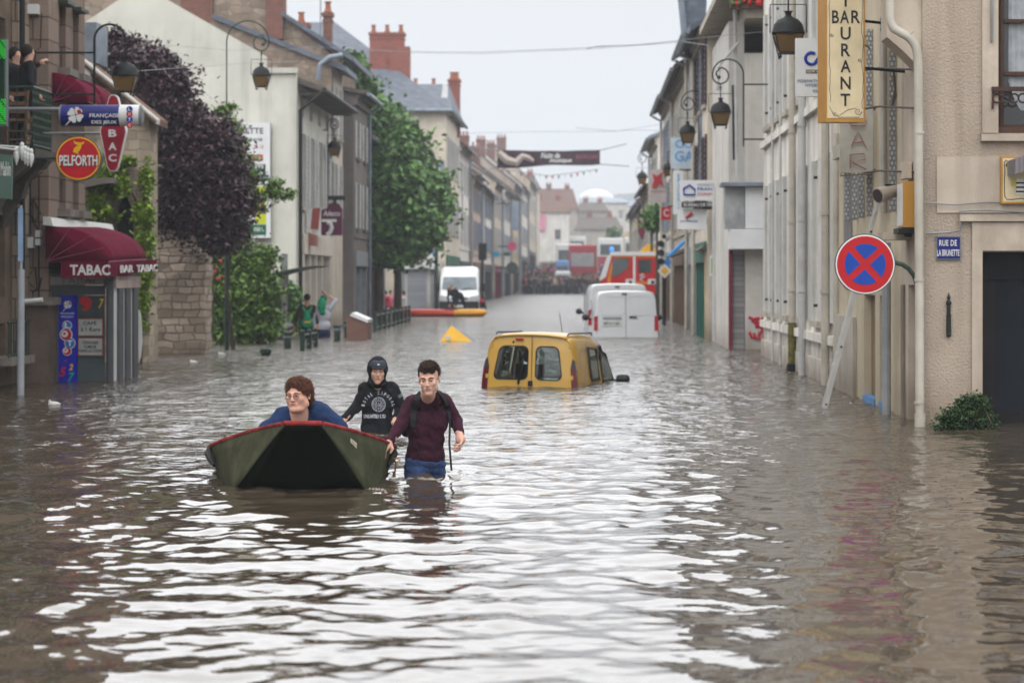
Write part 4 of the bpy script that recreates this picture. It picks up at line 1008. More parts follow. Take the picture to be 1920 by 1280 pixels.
# ================================================================ street things
ZV=Vector((0,0,1));XV=Vector((1,0,0))
def rect_sign(t,px0,px1,py0,py1,Y,face,frame=None,dep=.08,fw=.02,rz=0):
 p0,p1=W(px0,py1,Y),W(px1,py0,Y)
 m=MB();m.box(p0.x,p1.x,Y,Y+dep,p0.z,p1.z);b=m.build('sign_case',frame or face,t)
 m=MB();m.box(p0.x+fw,p1.x-fw,Y-.004,Y+.001,p0.z+fw,p1.z-fw);m.build('sign_face',face,t)
 return p0,p1
def txt(t,body,px0,px1,py0,py1,Y,m,name='lettering',**k):
 p=W(px0,py1,Y);w=(px1-px0)*Y/F;h=(py1-py0)*Y/F
 mb=MB();text_mesh(mb,body,p,XV,ZV,w,h,**k);return mb.build(name,m,t)

# ---------- lanterns
LGLASS=mat('amber_lantern_glass',(.16,.095,.035),rough=.15,var=.2)
def lantern_parts(t,c,s,tip=True):
 """c: bottom centre of the lantern, s: height of the lantern"""
 x,y,z=c;k=s/.62
 def sqp(prof,n=4):
  m=MB();rings=[]
  for r,zz in prof:rings.append([(x+r*k*a,y+r*k*b,z+zz*k)for a,b in((-1,-1),(1,-1),(1,1),(-1,1))])
  m.loft(rings);return m
 g=sqp([(.125,.0),(.205,.27)]);g.build('lantern_glass',LGLASS,t)
 f=MB()
 for a,b in((-1,-1),(1,-1),(1,1),(-1,1)):
  f.tube([(x+a*.128*k,y+b*.128*k,z-.05*k),(x+a*.21*k,y+b*.21*k,z+.28*k)],.011*k,5)
 f.lathe([(.24*k,.27*k),(.25*k,.30*k),(.235*k,.34*k),(.215*k,.42*k),(.16*k,.49*k),(.07*k,.53*k),(.045*k,.56*k),(.05*k,.60*k),(.075*k,.62*k)],c,16)
 for a,b in((-1,-1),(1,-1),(1,1),(-1,1)):
  a2,b2=(1,-1)if(a,b)==(-1,-1)else((1,1)if(a,b)==(1,-1)else((-1,1)if(a,b)==(1,1)else(-1,-1)))
  f.tube([(x+a*.128*k,y+b*.128*k,z),(x+a2*.128*k,y+b2*.128*k,z)],.012*k,5)
  f.ball((x+a*.122*k,y+b*.122*k,z-.06*k),.022*k,6,5)
 f.build('lantern_frame',BLACK,t,smooth='auto')
 # hanging yoke
 h=MB();zt=z+.66*k
 h.tube([(x-.27*k,y,z+.30*k),(x-.27*k,y,zt+.06*k),(x+.27*k,y,zt+.06*k),(x+.27*k,y,z+.30*k)],.010*k,5)
 h.tube([(x,y,z+.6*k),(x,y,z+.95*k)],.014*k,6);h.ball((x,y,z+.86*k),.03*k,6,5);h.ball((x,y,z+.80*k),.022*k,6,5)
 h.build('yoke',BLACK,t)
def crook(t,base,top,hang,r,inner=True,th=.022,m=None,flip=False):
 """post from base to top, then a hoop that curls over to the hanging point"""
 bx,by,bz=base;tz=top;hx,hz=hang
 R1=(hx-bx)/2*1.35 if inner else(hx-bx)/2
 p=MB();cx=bx+R1;path=[(bx,by,bz),(bx,by,tz)]
 sgn=1 if R1>0 else-1;end=-70 if inner else 0
 for a in np.linspace(180,end if inner else 0,20):path.append((cx+abs(R1)*math.cos(R(a))*sgn,by,tz+abs(R1)*math.sin(R(a))))
 if inner: # curl back round a smaller ring
  last=path[-1];rr=abs(R1)*.5;c2=(hx,hz+rr+.02)
  path=path[:-1]
  for a in np.linspace(-60,330-90,22):path.append((c2[0]+rr*math.cos(R(a))*-sgn*-1,by,c2[1]+rr*math.sin(R(-a))*-1 if False else c2[1]+rr*math.sin(R(a))))
 p.tube(path,th,7);return p
def lamp(name,label,base,hangpx,topz,s,Y,wall=None,group='street lanterns',curl=True,kind='street lantern'):
 hx,hz=hangpx
 t=thing(name,label,kind,base,group=group)
 c=(hx,Y,hz);lantern_parts(t,c,s)
 k=s/.62;ring=hz+.95*k
 p=MB();bx=base[0];dx=hx-bx
 if curl:
  rr=.20*k*(abs(dx)/.75)**.2;cc=(hx,ring+rr) # small ring carrying the lantern
  outer=abs(dx)+rr;R1=outer/2;cx=bx+(R1 if dx>0 else-R1);sg=1 if dx>0 else-1
  zc=cc[1]+.02
  path=[base,(bx,Y,zc)]+[(cx-sg*R1*math.cos(a),Y,zc+R1*math.sin(a))for a in np.linspace(0,math.pi,18)]
  path+=[(cc[0]+sg*rr*math.cos(a),Y,cc[1]-rr*math.sin(a))for a in np.linspace(.1,5.0,22)]
  path+=[(cc[0]+sg*rr*.55*math.cos(a),Y,cc[1]+rr*.25-rr*.5*math.sin(a))for a in np.linspace(4.9,7.5,8)]
  p.tube(path,.018*k,7);p.ball((path[-1][0],Y,path[-1][2]),.045*k,6,5)
 else:
  R1=abs(dx)/2;sg=1 if dx>0 else-1;zc=ring
  path=[base,(bx,Y,zc)]+[(bx+sg*R1-sg*R1*math.cos(a),Y,zc+R1*math.sin(a))for a in np.linspace(0,math.pi,18)]
  p.tube(path,.022*k,7)
 if wall is not None:
  for z in(base[2]+.15,zc-.2):p.tube([(bx,Y,z),(wall,Y,z)],.02*k,6)
 p.build('crook',BLACK if wall is not None else GREENP,t)
 return t
def lamps():
 # left: on the granite house
 Y=38.0;lamp('wall_lantern','iron lantern on a hooped bracket above the blue lottery tube sign',(WX(177,Y),Y,WZ(195,Y)),(WX(235,Y),WZ(172,Y)),0,.53,Y,wall=XL-.3,curl=False)
 Y=55.4;b=(WX(425,Y),Y,-.8)
 t=lamp('lamp_post','tall dark lamp post with scrolled crook and hanging lantern before the pale gable',(b[0],Y,2.0),(WX(490,Y),WZ(163,Y)),0,.54,Y)
 m=MB();m.tube([b,(b[0],Y,2.9)],.055,10);m.tube([(b[0],Y,2.9),(b[0],Y,4.9)],[.05,.03],10);m.build('post',GREENP,t,smooth='auto')
 Y=78;lamp('wall_lantern','lantern on a scrolled bracket at the shuttered cream front',(XL+.15,Y,WZ(420,Y)),(WX(627,Y),WZ(292,Y)),0,.56,Y,wall=XL)
 for px,py,Y,lb in((700,318,93,'dim lantern half lost in the lime green tree'),(865,472,150,'small distant lantern left of the traffic pole')):pass
 Y=93;lamp('wall_lantern','lantern half hidden against the leaves of the green tree',(-8.2,Y,WZ(400,Y)),(WX(700,Y),WZ(318,Y)),0,.56,Y,wall=-8.5)
 # right
 Y=33.5;lamp('wall_lantern','large lantern hanging left of the yellow bar sign',(XR-.1,Y,WZ(60,Y)),(WX(1478,Y),WZ(100,Y)),0,.58,Y,wall=XR)
 Y=50;lamp('wall_lantern','lantern with a scrolled bracket against the dark downpipes on the right',(WX(1394,Y),Y,WZ(275,Y)),(WX(1351,Y),WZ(235,Y)),0,.56,Y,wall=XR)
 Y=66;lamp('wall_lantern','smaller lantern beside the slate mansard on the right',(XR-.5,Y,WZ(230,Y)),(WX(1289,Y),WZ(268,Y)),0,.58,Y,wall=3.3)
 Y=90;lamp('wall_lantern','lantern under a spiral bracket above the maroon hanging sign',(3.2,Y,WZ(330,Y)),(WX(1253,Y),WZ(330,Y)),0,.56,Y,wall=3.3,curl=False)
 Y=108;t=lamp('lamp_post','lamp post with an airy spiral crook standing out against the sky and hill',(WX(1222,Y),Y,1),(WX(1204,Y),WZ(345,Y)),0,.62,Y)
 m=MB();m.tube([(WX(1222,Y),Y,-.7),(WX(1222,Y),Y,4.5)],.06,8);m.build('post',GREENP,t)
 # small ones down the left row
 for px,py,Y,w in((848,388,140,'first'),(873,406,152,'second'),(899,405,172,'third'),(920,420,196,'fourth')):
  lamp('wall_lantern',{'first':'tiny far lantern nearest the edge of the green tree','second':'tiny far lantern above the round blue clinic sign','third':'tiny far lantern over the white van','fourth':'tiny farthest lantern on the left row'}[w],
 (-7.2,Y,WZ(430,Y)),(WX(px,Y),WZ(py,Y)),0,.7,Y,wall=-7.4,curl=False)
lamps()

# ---------- signs on the left
def clover(mb,c,s,U=XV,V=ZV,n=None,off=.006,rot=0,mats=(0,1),sc=1):
 """four heart-shaped petals and a red square"""
 c=Vector(c);Nn=Vector(U).cross(Vector(V))*off
 for k in range(4):
  a=R(45+90*k+rot);pts=[]
  for t in np.linspace(0,2*math.pi,18,endpoint=False):
   hx=.5*math.sin(t)**3;hy=.5+.40*math.cos(t)-.12*math.cos(2*t)-.05*math.cos(3*t)
   x,y=hx*.9*s,(hy+.02)*s
   pts.append(c+U*(x*math.cos(a)-y*math.sin(a))+V*(x*math.sin(a)+y*math.cos(a)))
  mb.poly(pts,Nn,(),mats[0])
 q=.2*s;a=R(20);cc=c+U*(.42*s)+V*(.34*s)
 mb.poly([cc+U*(x*math.cos(a)-y*math.sin(a))+V*(x*math.sin(a)+y*math.cos(a))for x,y in((-q,-q),(q,-q),(q,q),(-q,q))],Nn*2,(),mats[1])
def disc_pts(cx,cz,r,Y,n=40,rz=None):return[(cx+r*math.cos(2*math.pi*i/n),Y,cz+(rz or r)*math.sin(2*math.pi*i/n))for i in range(n)]
def left_signs():
 # tube sign
 Y=35.5;p0,p1=W(117,236,Y),W(263,198,Y);z=(p0.z+p1.z)/2;r=(p1.z-p0.z)/2*1.06;xm=WX(226,Y)
 t=thing('lottery_sign','horizontal blue tube sign with white clover, lettered FRANCAISE DES JEUX and LOTO','sign',(p0.x,Y,z))
 m=MB();m.lathe([(r,p0.x),(r,xm)],(0,Y,z),28,axis='x');m.build('tube',NAVY,t,smooth='auto')
 m=MB();m.lathe([(r*1.005,xm),(r*1.005,p1.x)],(0,Y,z),28,axis='x');m.build('white_end',SIGNW,t,smooth='auto')
 m=MB();m.lathe([(r*1.02,p1.x),(r*1.02,p1.x+.02),(r*.7,p1.x+.04)],(0,Y,z),28,axis='x');m.lathe([(r*1.02,p0.x-.02),(r*1.02,p0.x)],(0,Y,z),28,axis='x');m.tube([(p0.x,Y,z+r*.6),(XL,Y,z+r*.62)],.03,8);m.build('end_cap',GREYM,t)
 m=MB();clover(m,(WX(146,Y),Y-r-.01,z+.0),r*.86,rot=12);m.tube([(WX(140,Y),Y-r-.01,z-.05),(WX(128,Y),Y-r-.01,z-r*.95)],.008,5);m.build('clover_emblem',[SIGNW,RED],t)
 txt(t,'FRANÇAISE',168,224,213,222,Y-r-.005,SIGNW,off=.008);txt(t,'DES JEUX',172,219,226,234,Y-r-.004,SIGNW,off=.008)
 for ch,py,col,fg in(('L',203,BLUE,SIGNW),('O',212,RED,SIGNW),('T',222,BLUE,SIGNW),('O',233,RED,SIGNW)):
  q=Y-r-.012;m=MB();c=W(243,py+2,q)
  m.poly(disc_pts(c.x,c.z,.045,q),(0,-.006,0));m.build('lottery_ball',col,t);txt(t,ch,240.5,245.5,py-1,py+5,q-.008,fg,off=.02)
 # round beer sign
 Y=35.0;c=W(147,297,Y);r=43*Y/F
 t=thing('round_beer_sign','round red sign with yellow rim and a yellow bird, lettered PELFORTH','sign',(c.x,Y,c.z))
 m=MB();m.poly(disc_pts(c.x,c.z,r,Y,48,r*.97),(0,.14,0));m.build('sign_case',mat('dark_sign_rim',(.03,.03,.02),rough=.4),t)
 m=MB();m.poly(disc_pts(c.x,c.z,r*.965,Y-.006,48,r*.935),(0,.0055,0));m.build('yellow_rim',YELLOW,t)
 m=MB();m.poly(disc_pts(c.x,c.z,r*.90,Y-.012,48,r*.87),(0,.0055,0));m.build('sign_face',RED,t)
 txt(t,'PELFORTH',112.5,184.5,293,313,Y-.013,INK,off=.03,name='lettering_shadow');txt(t,'PELFORTH',111,183,291,311,Y-.018,SIGNW,off=.022)
 m=MB();q=Y-.014;f=lambda pts:m.poly([W(a,b,q)for a,b in pts],(0,-.006,0))
 f([(138,263),(141,266),(152,268),(158,265),(157,270),(151,273),(144,272),(139,269)]);f([(147,273),(153,273),(152,278),(148,284),(143,287),(137,286),(138,280),(142,275)]);f([(143,286),(146,286),(148,289),(144,289)]);m.build('bird_emblem',YELLOW,t)
 m=MB();m.tube([(c.x-r,Y+.07,c.z),(XL,Y+.07,c.z)],.02,6);m.build('bracket',BLACK,t)
 # diamond tobacco sign
 Y=36.6;t=thing('tobacco_carrot_sign','tall dark red lozenge sign with white letters BAC behind the blue tube sign','sign',W(213,250,Y))
 pts=[(204,183),(208,178),(216,178),(221,183),(237,245),(236,252),(221,314),(216,321),(206,321),(201,314),(188,252),(187,245)]
 m=MB();m.poly([W(a,b,Y)for a,b in pts],(0,.12,0));m.build('sign_case',SIGNW,t)
 cx,cy=212,250;m=MB();m.poly([W(cx+(a-cx)*.92,cy+(b-cy)*.975,Y-.008)for a,b in pts],(0,.0075,0));m.build('sign_face',mat('dark_red_enamel',(.30,.012,.03),rough=.35),t)
 for ch,a in(('A',213),('B',243),('A',267.5),('C',289)):txt(t,ch,203.5,218.5,a,a+14,Y-.009,SIGNW,off=.03)
 m=MB();m.tube([W(190,250,Y+.06),(XL,Y+.06,WZ(250,Y))],.025,6);m.build('bracket',GREYM,t)
 # green cross
 Y=33.0;t=thing('pharmacy_screen','dark green pharmacy LED sign with rows of lit green dots at the left edge','sign',W(0,150,Y))
 p0,p1=W(-40,236,Y),W(11,73,Y);m=MB();m.box(p0.x,p1.x,Y,Y+.15,p0.z,p1.z);m.build('sign_case',mat('grey_green_case',(.10,.14,.13),rough=.4),t)
 m=MB();m.box(p0.x,p1.x-.02,Y-.006,Y-.001,p0.z+.02,p1.z-.02);m.build('sign_face',mat('dark_green_face',(.004,.03,.015),rough=.3),t)
 m=MB()
 for i in range(4):
  for k in list(range(9))+list(range(28,40)):
   if(i+k)%7==3:continue
   c=W(9.0-i*2.9,77+k*3.95,Y-.01);m.box(c.x-.007,c.x+.007,Y-.012,Y-.007,c.z-.009,c.z+.009)
 o=m.build('led_dots',mat('lit_green_led',(.02,.55,.03),emit=.35),t);o['kind']='stuff'
 # green shop board with pale letters
 Y=34.0;t=thing('green_shop_board','grey-green hanging shop board with vertical white script at the left edge','sign',W(0,330,Y))
 m=MB();m.poly([W(-40,285,Y),W(23,291,Y),W(22,374,Y),W(-40,368,Y)],(0,.05,0));m.build('board',mat('faded_green_board',(.10,.17,.14),rough=.6,streak=.3),t);txt(t,'Mahin',1,20,303,330,Y-.001,SIGNW,off=.02)
 # decorative cone lights on a rail
 Y=34.5;t=thing('cone_light_rail','white pointed festive lights hanging from rods over the green board','lights',W(40,290,Y))
 m=MB();m.tube([W(-30,272,Y),W(38,276,Y)],.015,5);m.tube([W(-30,274,Y-.1),W(30,281,Y-.1)],.015,5);m.build('rod',SIGNW,t)
 for px,py in((31,281),(41,273),(47,280),(52,283),(58,285)):
  m=MB();c=W(px,py,Y);m.lathe([(.015,.05),(.035,.02),(.03,-.02),(.045,-.05),(.042,-.11),(.004,-.22)],c,8);m.build('cone_light',mat('white_lamp_plastic',(.75,.77,.76),rough=.4),t)
 # balcony
 t=thing('balcony','green iron balcony on a dark stone bracket at the upper left','balcony',W(50,280,36))
 Yn,Yf=36.0,37.2;x1=WX(62,Yn);z0,z1=WZ(278,Yn),WZ(163,Yn)
 m=MB();m.box(-9.3,x1+.05,Yn-.05,Yf+.1,z0-.14,z0);m.prism([(-8.9,z0-.14),(x1+.03,z0-.14),(x1-.06,z0-.26),(x1-.16,z0-.28),(-8.55,z0-.48),(-8.62,z0-.72),(-8.72,z0-.78),(-8.9,z0-1.15)],Yf-.35,Yf-.05)
 m.prism([(-8.9,z0-.14),(x1-.02,z0-.14),(x1-.1,z0-.26),(-8.62,z0-.5),(-8.9,z0-1.1)],Yn+.1,Yn+.4);m.build('slab',mat('dark_weathered_stone',(.085,.075,.065),rough=.9,var=.4),t)
 m=MB();m.tube([(-9.4,Yn,z1),(x1,Yn,z1),(x1,Yf,z1)],.02,6);m.tube([(-9.4,Yn,z0+.05),(x1,Yn,z0+.05),(x1,Yf,z0+.05)],.015,6);m.build('handrail',GREENP,t)
 m=MB()
 for i in range(14):
  y=Yn+(Yf-Yn)*i/13;m.tube([(x1,y,z0),(x1,y,z1)],.011,5)
  for k in range(7):m.tube([(x1,y-.04,z0+.08+k*.12),(x1,y+.0,z0+.14+k*.12),(x1,y+.04,z0+.08+k*.12)],.007,4)
 for i in range(9):
  x=x1-.12*i;m.tube([(x,Yn,z0),(x,Yn,z1)],.009,5)
  if i%2:m.tube([(x+.07*math.cos(a),Yn,z0+.22+.07*math.sin(a))for a in np.linspace(0,6.28,12)],.006,4);m.tube([(x+.06*math.cos(a),Yn,z0+.66+.06*math.sin(a))for a in np.linspace(0,6.28,12)],.006,4)
 m.build('balusters',GREENP,t)
 # chair on it
 WOOD=mat('brown_chair_wood',(.20,.09,.04),rough=.55,var=.25)
 t=thing('ladder_back_chair','brown wooden ladder-back chair standing on the balcony','chair',W(35,275,36.5))
 Yc=36.35;zc=z0+.005
 def post(a,b,y,zt):m=MB();m.tube([(a,y,zc),(b,y,zt)],.022,6);m.build('leg',WOOD,t)
 xa,xb=WX(14,Yc),WX(50,Yc);post(xa,xa,Yc,zc+.86);post(xb-.03,xb+.02,Yc,zc+.88);post(xa,xa,Yc+.4,zc+.45);post(xb,xb,Yc+.4,zc+.45)
 m=MB()
 for k,zz in enumerate((.80,.66,.54)):m.box(xa,xb,Yc-.012,Yc+.012,zc+zz,zc+zz+.055)
 m.build('backrest',WOOD,t)
 m=MB();m.box(xa-.02,xb+.02,Yc+.0,Yc+.42,zc+.42,zc+.46);m.build('seat',WOOD,t)
 m=MB()
 for zz in(.14,.27):m.tube([(xa,Yc,zc+zz),(xb,Yc,zc+zz)],.012,5);m.tube([(xb,Yc,zc+zz),(xb,Yc+.4,zc+zz)],.012,5)
 m.build('stretcher',WOOD,t)
left_signs()

# ---------- canvas awnings
def awning(name,label,x0,Y0,Y1,z0,dx,dz,m=MAROON,valance=.22,ribs=3,group=None,rise=0.0):
 t=thing(name,label,'awning',(x0,Y0,z0),group=group)
 mb=MB();n=9
 prof=[(x0+dx*math.sin(R(90*i/n))**1.0,z0-dz*(1-math.cos(R(90*i/n))))for i in range(n+1)]
 def ring(f,yy):return[(x0+(px-x0),yy,z0+(pz-z0)+rise*f)for px,pz in prof]
 e=(Y1-Y0)*.12
 rings=[[(p[0],Y0,p[2])for p in ring(0,Y0)]]+[ring(f,Y0+(Y1-Y0)*f)for f in(.15,.5,.85,1)]
 mb.loft(rings,closed=False,caps=False)
 mb.add([(x0,Y0,z0-dz)]+rings[0],[tuple(range(n+2))]) # near end panel
 mb.add([(x0,Y1,z0-dz+rise)]+rings[-1],[tuple(range(n+2))])
 c=mb.build('canvas',m,t,smooth='auto');s_=c.modifiers.new('s','SOLIDIFY');s_.thickness=.012
 r_=MB()
 for k in range(ribs):
  a=R(90*(k+1)/(ribs+1));r_.tube([(x0+.01,Y0-.015,z0-dz+.01),(x0+dx*math.sin(a),Y0-.015,z0-dz*(1-math.cos(a)))],.008,5)
 r_.tube([(x0+dx+.005,Y0,z0-dz+.005),(x0+dx+.005,Y1,z0-dz+rise+.005)],.01,5)
 r_.build('seam_ribs',mat('maroon_piping',(.22,.05,.09),rough=.6),t)
 if valance:
  v=MB();zz=z0-dz;k=14
  v.box(x0+dx*.25,x0+dx+.008,Y0-.03,Y0-.018,zz-valance,zz+.01)
  pts=[(x0+dx+.012+.16*(i/k),Y0+(Y1-Y0)*i/k,zz+rise*i/k)for i in range(k+1)]
  pb=[(p[0]+.03*math.sin(i/2.),p[1],p[2]-valance*(1-.3*i/k)+.02*math.sin(i*.9))for i,p in enumerate(pts)]
  v.add(pts+pb,[(i,i+1,i+1+k+1,i+k+1)for i in range(k)])
  v.build('valance',m,t)
 return t
def kiosk():
 awning('window_awning','small maroon barrel awning over the near upstairs window',XL,38.45,39.6,WZ(137,38.5),.56,.47,valance=0,ribs=3)
 awning('window_awning','small maroon barrel awning over the farther upstairs window',XL,39.95,41.1,WZ(147,40),.52,.47,valance=0,ribs=3)
 Y=37.9;z0=WZ(424,Y)
 t=awning('tobacco_awning','large maroon barrel awning lettered TABAC over the glass kiosk',XL+.02,Y,41.2,z0,.98,.56,valance=.25,rise=.06)
 txt(t,'TABAC',131,207,496,516,Y-.032,SIGNW,off=.03,shear=.0)
 # lettering on the street-side flap
 mb=MB();zz=z0-.56
 text_mesh(mb,'BAR  TABAC',(XL+1.09,Y+.5,zz-.17),(.05,1,.012),ZV,2.6,.12,off=.02,depth=.012);mb.build('lettering',SIGNW,t)
 m=MB();p0=W(88,428,37.8);m.prism([(XL,z0+.02),(XL,z0+.15),(XL+.12,z0+.13),(XL+.16,z0+.0)],Y-.1,42.7);m.build('roller_housing',SIGNW,t)
 # glass porch
 t=thing('glass_porch','grey glazed tobacco porch with posters, standing in the water under the maroon awning','porch',(WX(150,38.4),38.4,0))
 G=mat('grey_aluminium_frame',(.075,.08,.09),rough=.6,var=.15);Y=38.38;x0,x1=WX(92,Y),WX(213,Y);xs=WX(213,Y)
 zt=WZ(520,Y)
 m=MB();m.box(x0,WX(110,Y),Y-.02,Y+.1,-1,WZ(535,Y));m.box(WX(108,Y)+.002,WX(196,Y)-.002,Y-.02,Y+.08,WZ(553,Y),WZ(535,Y));m.build('frame',G,t)
 m=MB();m.tube([(WX(206,Y),Y,-1),(WX(206,Y),Y,WZ(540,Y))],.06,12);m.build('post',G,t,smooth='auto')
 m=MB();m.box(WX(196,Y),WX(214,Y),Y-.07,Y+.09,WZ(540,Y),WZ(515,Y));m.build('corner_block',G,t)
 m=MB();m.box(WX(94,Y),WX(195,Y),Y-.05,Y+.05,WZ(534,Y),WZ(519,Y));m.build('fascia',mat('faded_sign_band',(.36,.34,.30),rough=.5,var=.3),t)
 txt(t,'TABAC',112,190,520,533,Y-.052,mat('faded_letters',(.22,.22,.21),rough=.6),off=.01)
 m=MB();m.box(xs-.02,xs+.03,Y+.1,Y+2.2,WZ(540,Y),WZ(518,Y));m.build('side_fascia',mat('pinkish_band',(.42,.33,.31),rough=.5,var=.3),t)
 for yy in(Y+.32,Y+.95,Y+1.6):
  m=MB();m.box(xs-.06,xs+.03,yy,yy+.36,-1,WZ(541,Y));m.build('mullion',G,t)
 m=MB();m.box(WX(110,Y),WX(196,Y),Y+.03,Y+.04,-1,WZ(554,Y));m.build('front_glass',mat('dark_reflective_glass',(.055,.07,.075),rough=.08,var=.5,scale=1.5),t)
 m=MB();m.box(xs-.02,xs-.01,Y+.1,Y+2.0,-1,WZ(541,Y));m.build('side_glass',SIGNW,t)  # opaque white: bright reflections between the mullions painted into the glass colour
 m=MB();m.box(XL-.2,xs,Y+.02,Y+2.2,zt+.0,zt+.05);m.build('canopy_top',G,t)
 # poster with the clover and the lottery balls
 m=MB();m.box(WX(109,Y),WX(145,Y),Y-.004,Y+.028,-.3,WZ(553.5,Y));po=m.build('blue_poster',mat('royal_blue_poster',(.008,.012,.36),rough=.3,var=.05),t)
 q=Y-.006;m=MB();clover(m,W(127,571,q),.075,rot=8);m.tube([W(125,574,q-.004),W(118,584,q-.004)],.005,5);m.build('clover_emblem',[SIGNW,RED],po)
 txt(po,'FRANÇAISE',113,139,586,589.5,q,SIGNW,off=.01);txt(po,'DES JEUX',115,138,592,596,q,SIGNW,off=.01)
 for ch,cx,cy,r,col in(('L',126,610,9,BLUE),('O',124,627,12,RED),('T',131,643,10.5,BLUE),('O',126,658,8.5,RED)):
  k=Y/F;m=MB();c=W(cx,cy,q);m.poly(disc_pts(c.x,c.z,r*k,q,24),(0,-.003,0),(),0);m.poly(disc_pts(c.x,c.z,r*k*.86,q-.004,24),(0,-.003,0),(),1)
  if ch=='O':m.poly(disc_pts(c.x-.02,c.z+.01,r*k*.52,q-.008,20),(0,-.003,0),(),0);m.poly(disc_pts(c.x-.025,c.z+.015,r*k*.22,q-.012,16),(0,-.003,0),(),1)
  m.build('lottery_ball',[SIGNW,col if ch=='O' else mat('azure_'+ch,(.02,.16,.45),rough=.4)],po)
  if ch!='O':txt(po,ch,cx-5,cx+5,cy-5.5,cy+5.5,q-.008,SIGNW,off=.04)
 for ch,a,b,c,d,col in(('5',111,124,688,706,RED),('2',129,137,682,694,YELLOW),('7',127,140,698,715,mat('teal_ink',(.01,.35,.28),rough=.5)),('*',120,126,674,680,RED)):
  txt(po,ch,a,b,c,d,q,col,off=.03,shear=.25)
 q=Y-.006
 txt(t,'9',149,172,556,584,Y+.028,RED,off=.05,shear=-.1);txt(t,'7',185,195,560,578,Y+.028,YELLOW,off=.02,shear=.3)
 for a,b,lines,nm in((597,630,(('CAFÉ',156,181,601,609),('à 1 €uro',152,188,613,621)),'cafe_notice'),(633,667,(('TERRASSE',154,184,639,645),('FUMEUR',158,181,647,653),('DANS LA COUR',148,191,654.5,660)),'terrace_notice')):
  m=MB();m.box(WX(146,Y),WX(193,Y),Y-.004,Y+.028,WZ(b,Y),WZ(a,Y),1);m.box(WX(147.5,Y),WX(191.5,Y),Y-.008,Y-.0045,WZ(b-1.5,Y),WZ(a+1.5,Y),0)
  n_=m.build(nm,[mat('grey_notice_paper',(.33,.35,.33),rough=.6),mat('dull_red_border',(.30,.04,.035),rough=.6)],t)
  for s_,x_,y_,c_,d_ in lines:txt(n_,s_,x_,y_,c_,d_,Y-.0085,INK,off=.015)
 # ivy building side: white sheet and red thing near water
 # grey pole with blue plate
 Y=34.0;t=thing('grey_pole','tall light grey metal pole rising from the water at the far left','pole',(WX(39,Y),Y,0))
 m=MB();m.tube([(WX(38,Y),Y,-1),(WX(39.5,Y),Y,WZ(505,Y))],.052,12);m.tube([(WX(39.5,Y),Y,WZ(505,Y)),(WX(39.5,Y),Y,WZ(385,Y))],.02,8);m.build('shaft',mat('pale_grey_paint',(.33,.35,.38),rough=.5,dirt=.2),t,smooth='auto')
 m=MB();m.box(WX(34.5,Y),WX(44,Y),Y-.03,Y-.022,WZ(490,Y),WZ(391,Y));m.build('blue_plate',mat('pale_blue_plate',(.25,.38,.55),rough=.5),t)
 m=MB();m.tube([W(46,565,37.3),W(80,562,37.3)],.035,8);tag(m.build('rolled_sheet',SIGNW),'pale rolled sheet lying on top of the stone plinth','roll')
 # half-sunk white and red sheet beside the porch
 Y=44;t=thing('white_sheet','white curved panel with a red foot standing in the water right of the porch','panel',W(262,660,Y))
 m=MB();m.poly([W(a,b,Y)for a,b in((252,700),(252,610),(258,578),(264,590),(267,640),(264,668))],(0,.04,0));m.build('panel',SIGNW,t)
 m=MB();m.box(WX(254,Y),WX(258,Y),Y-.05,Y-.005,0,WZ(658,Y));m.build('red_foot',RED,t)
kiosk()

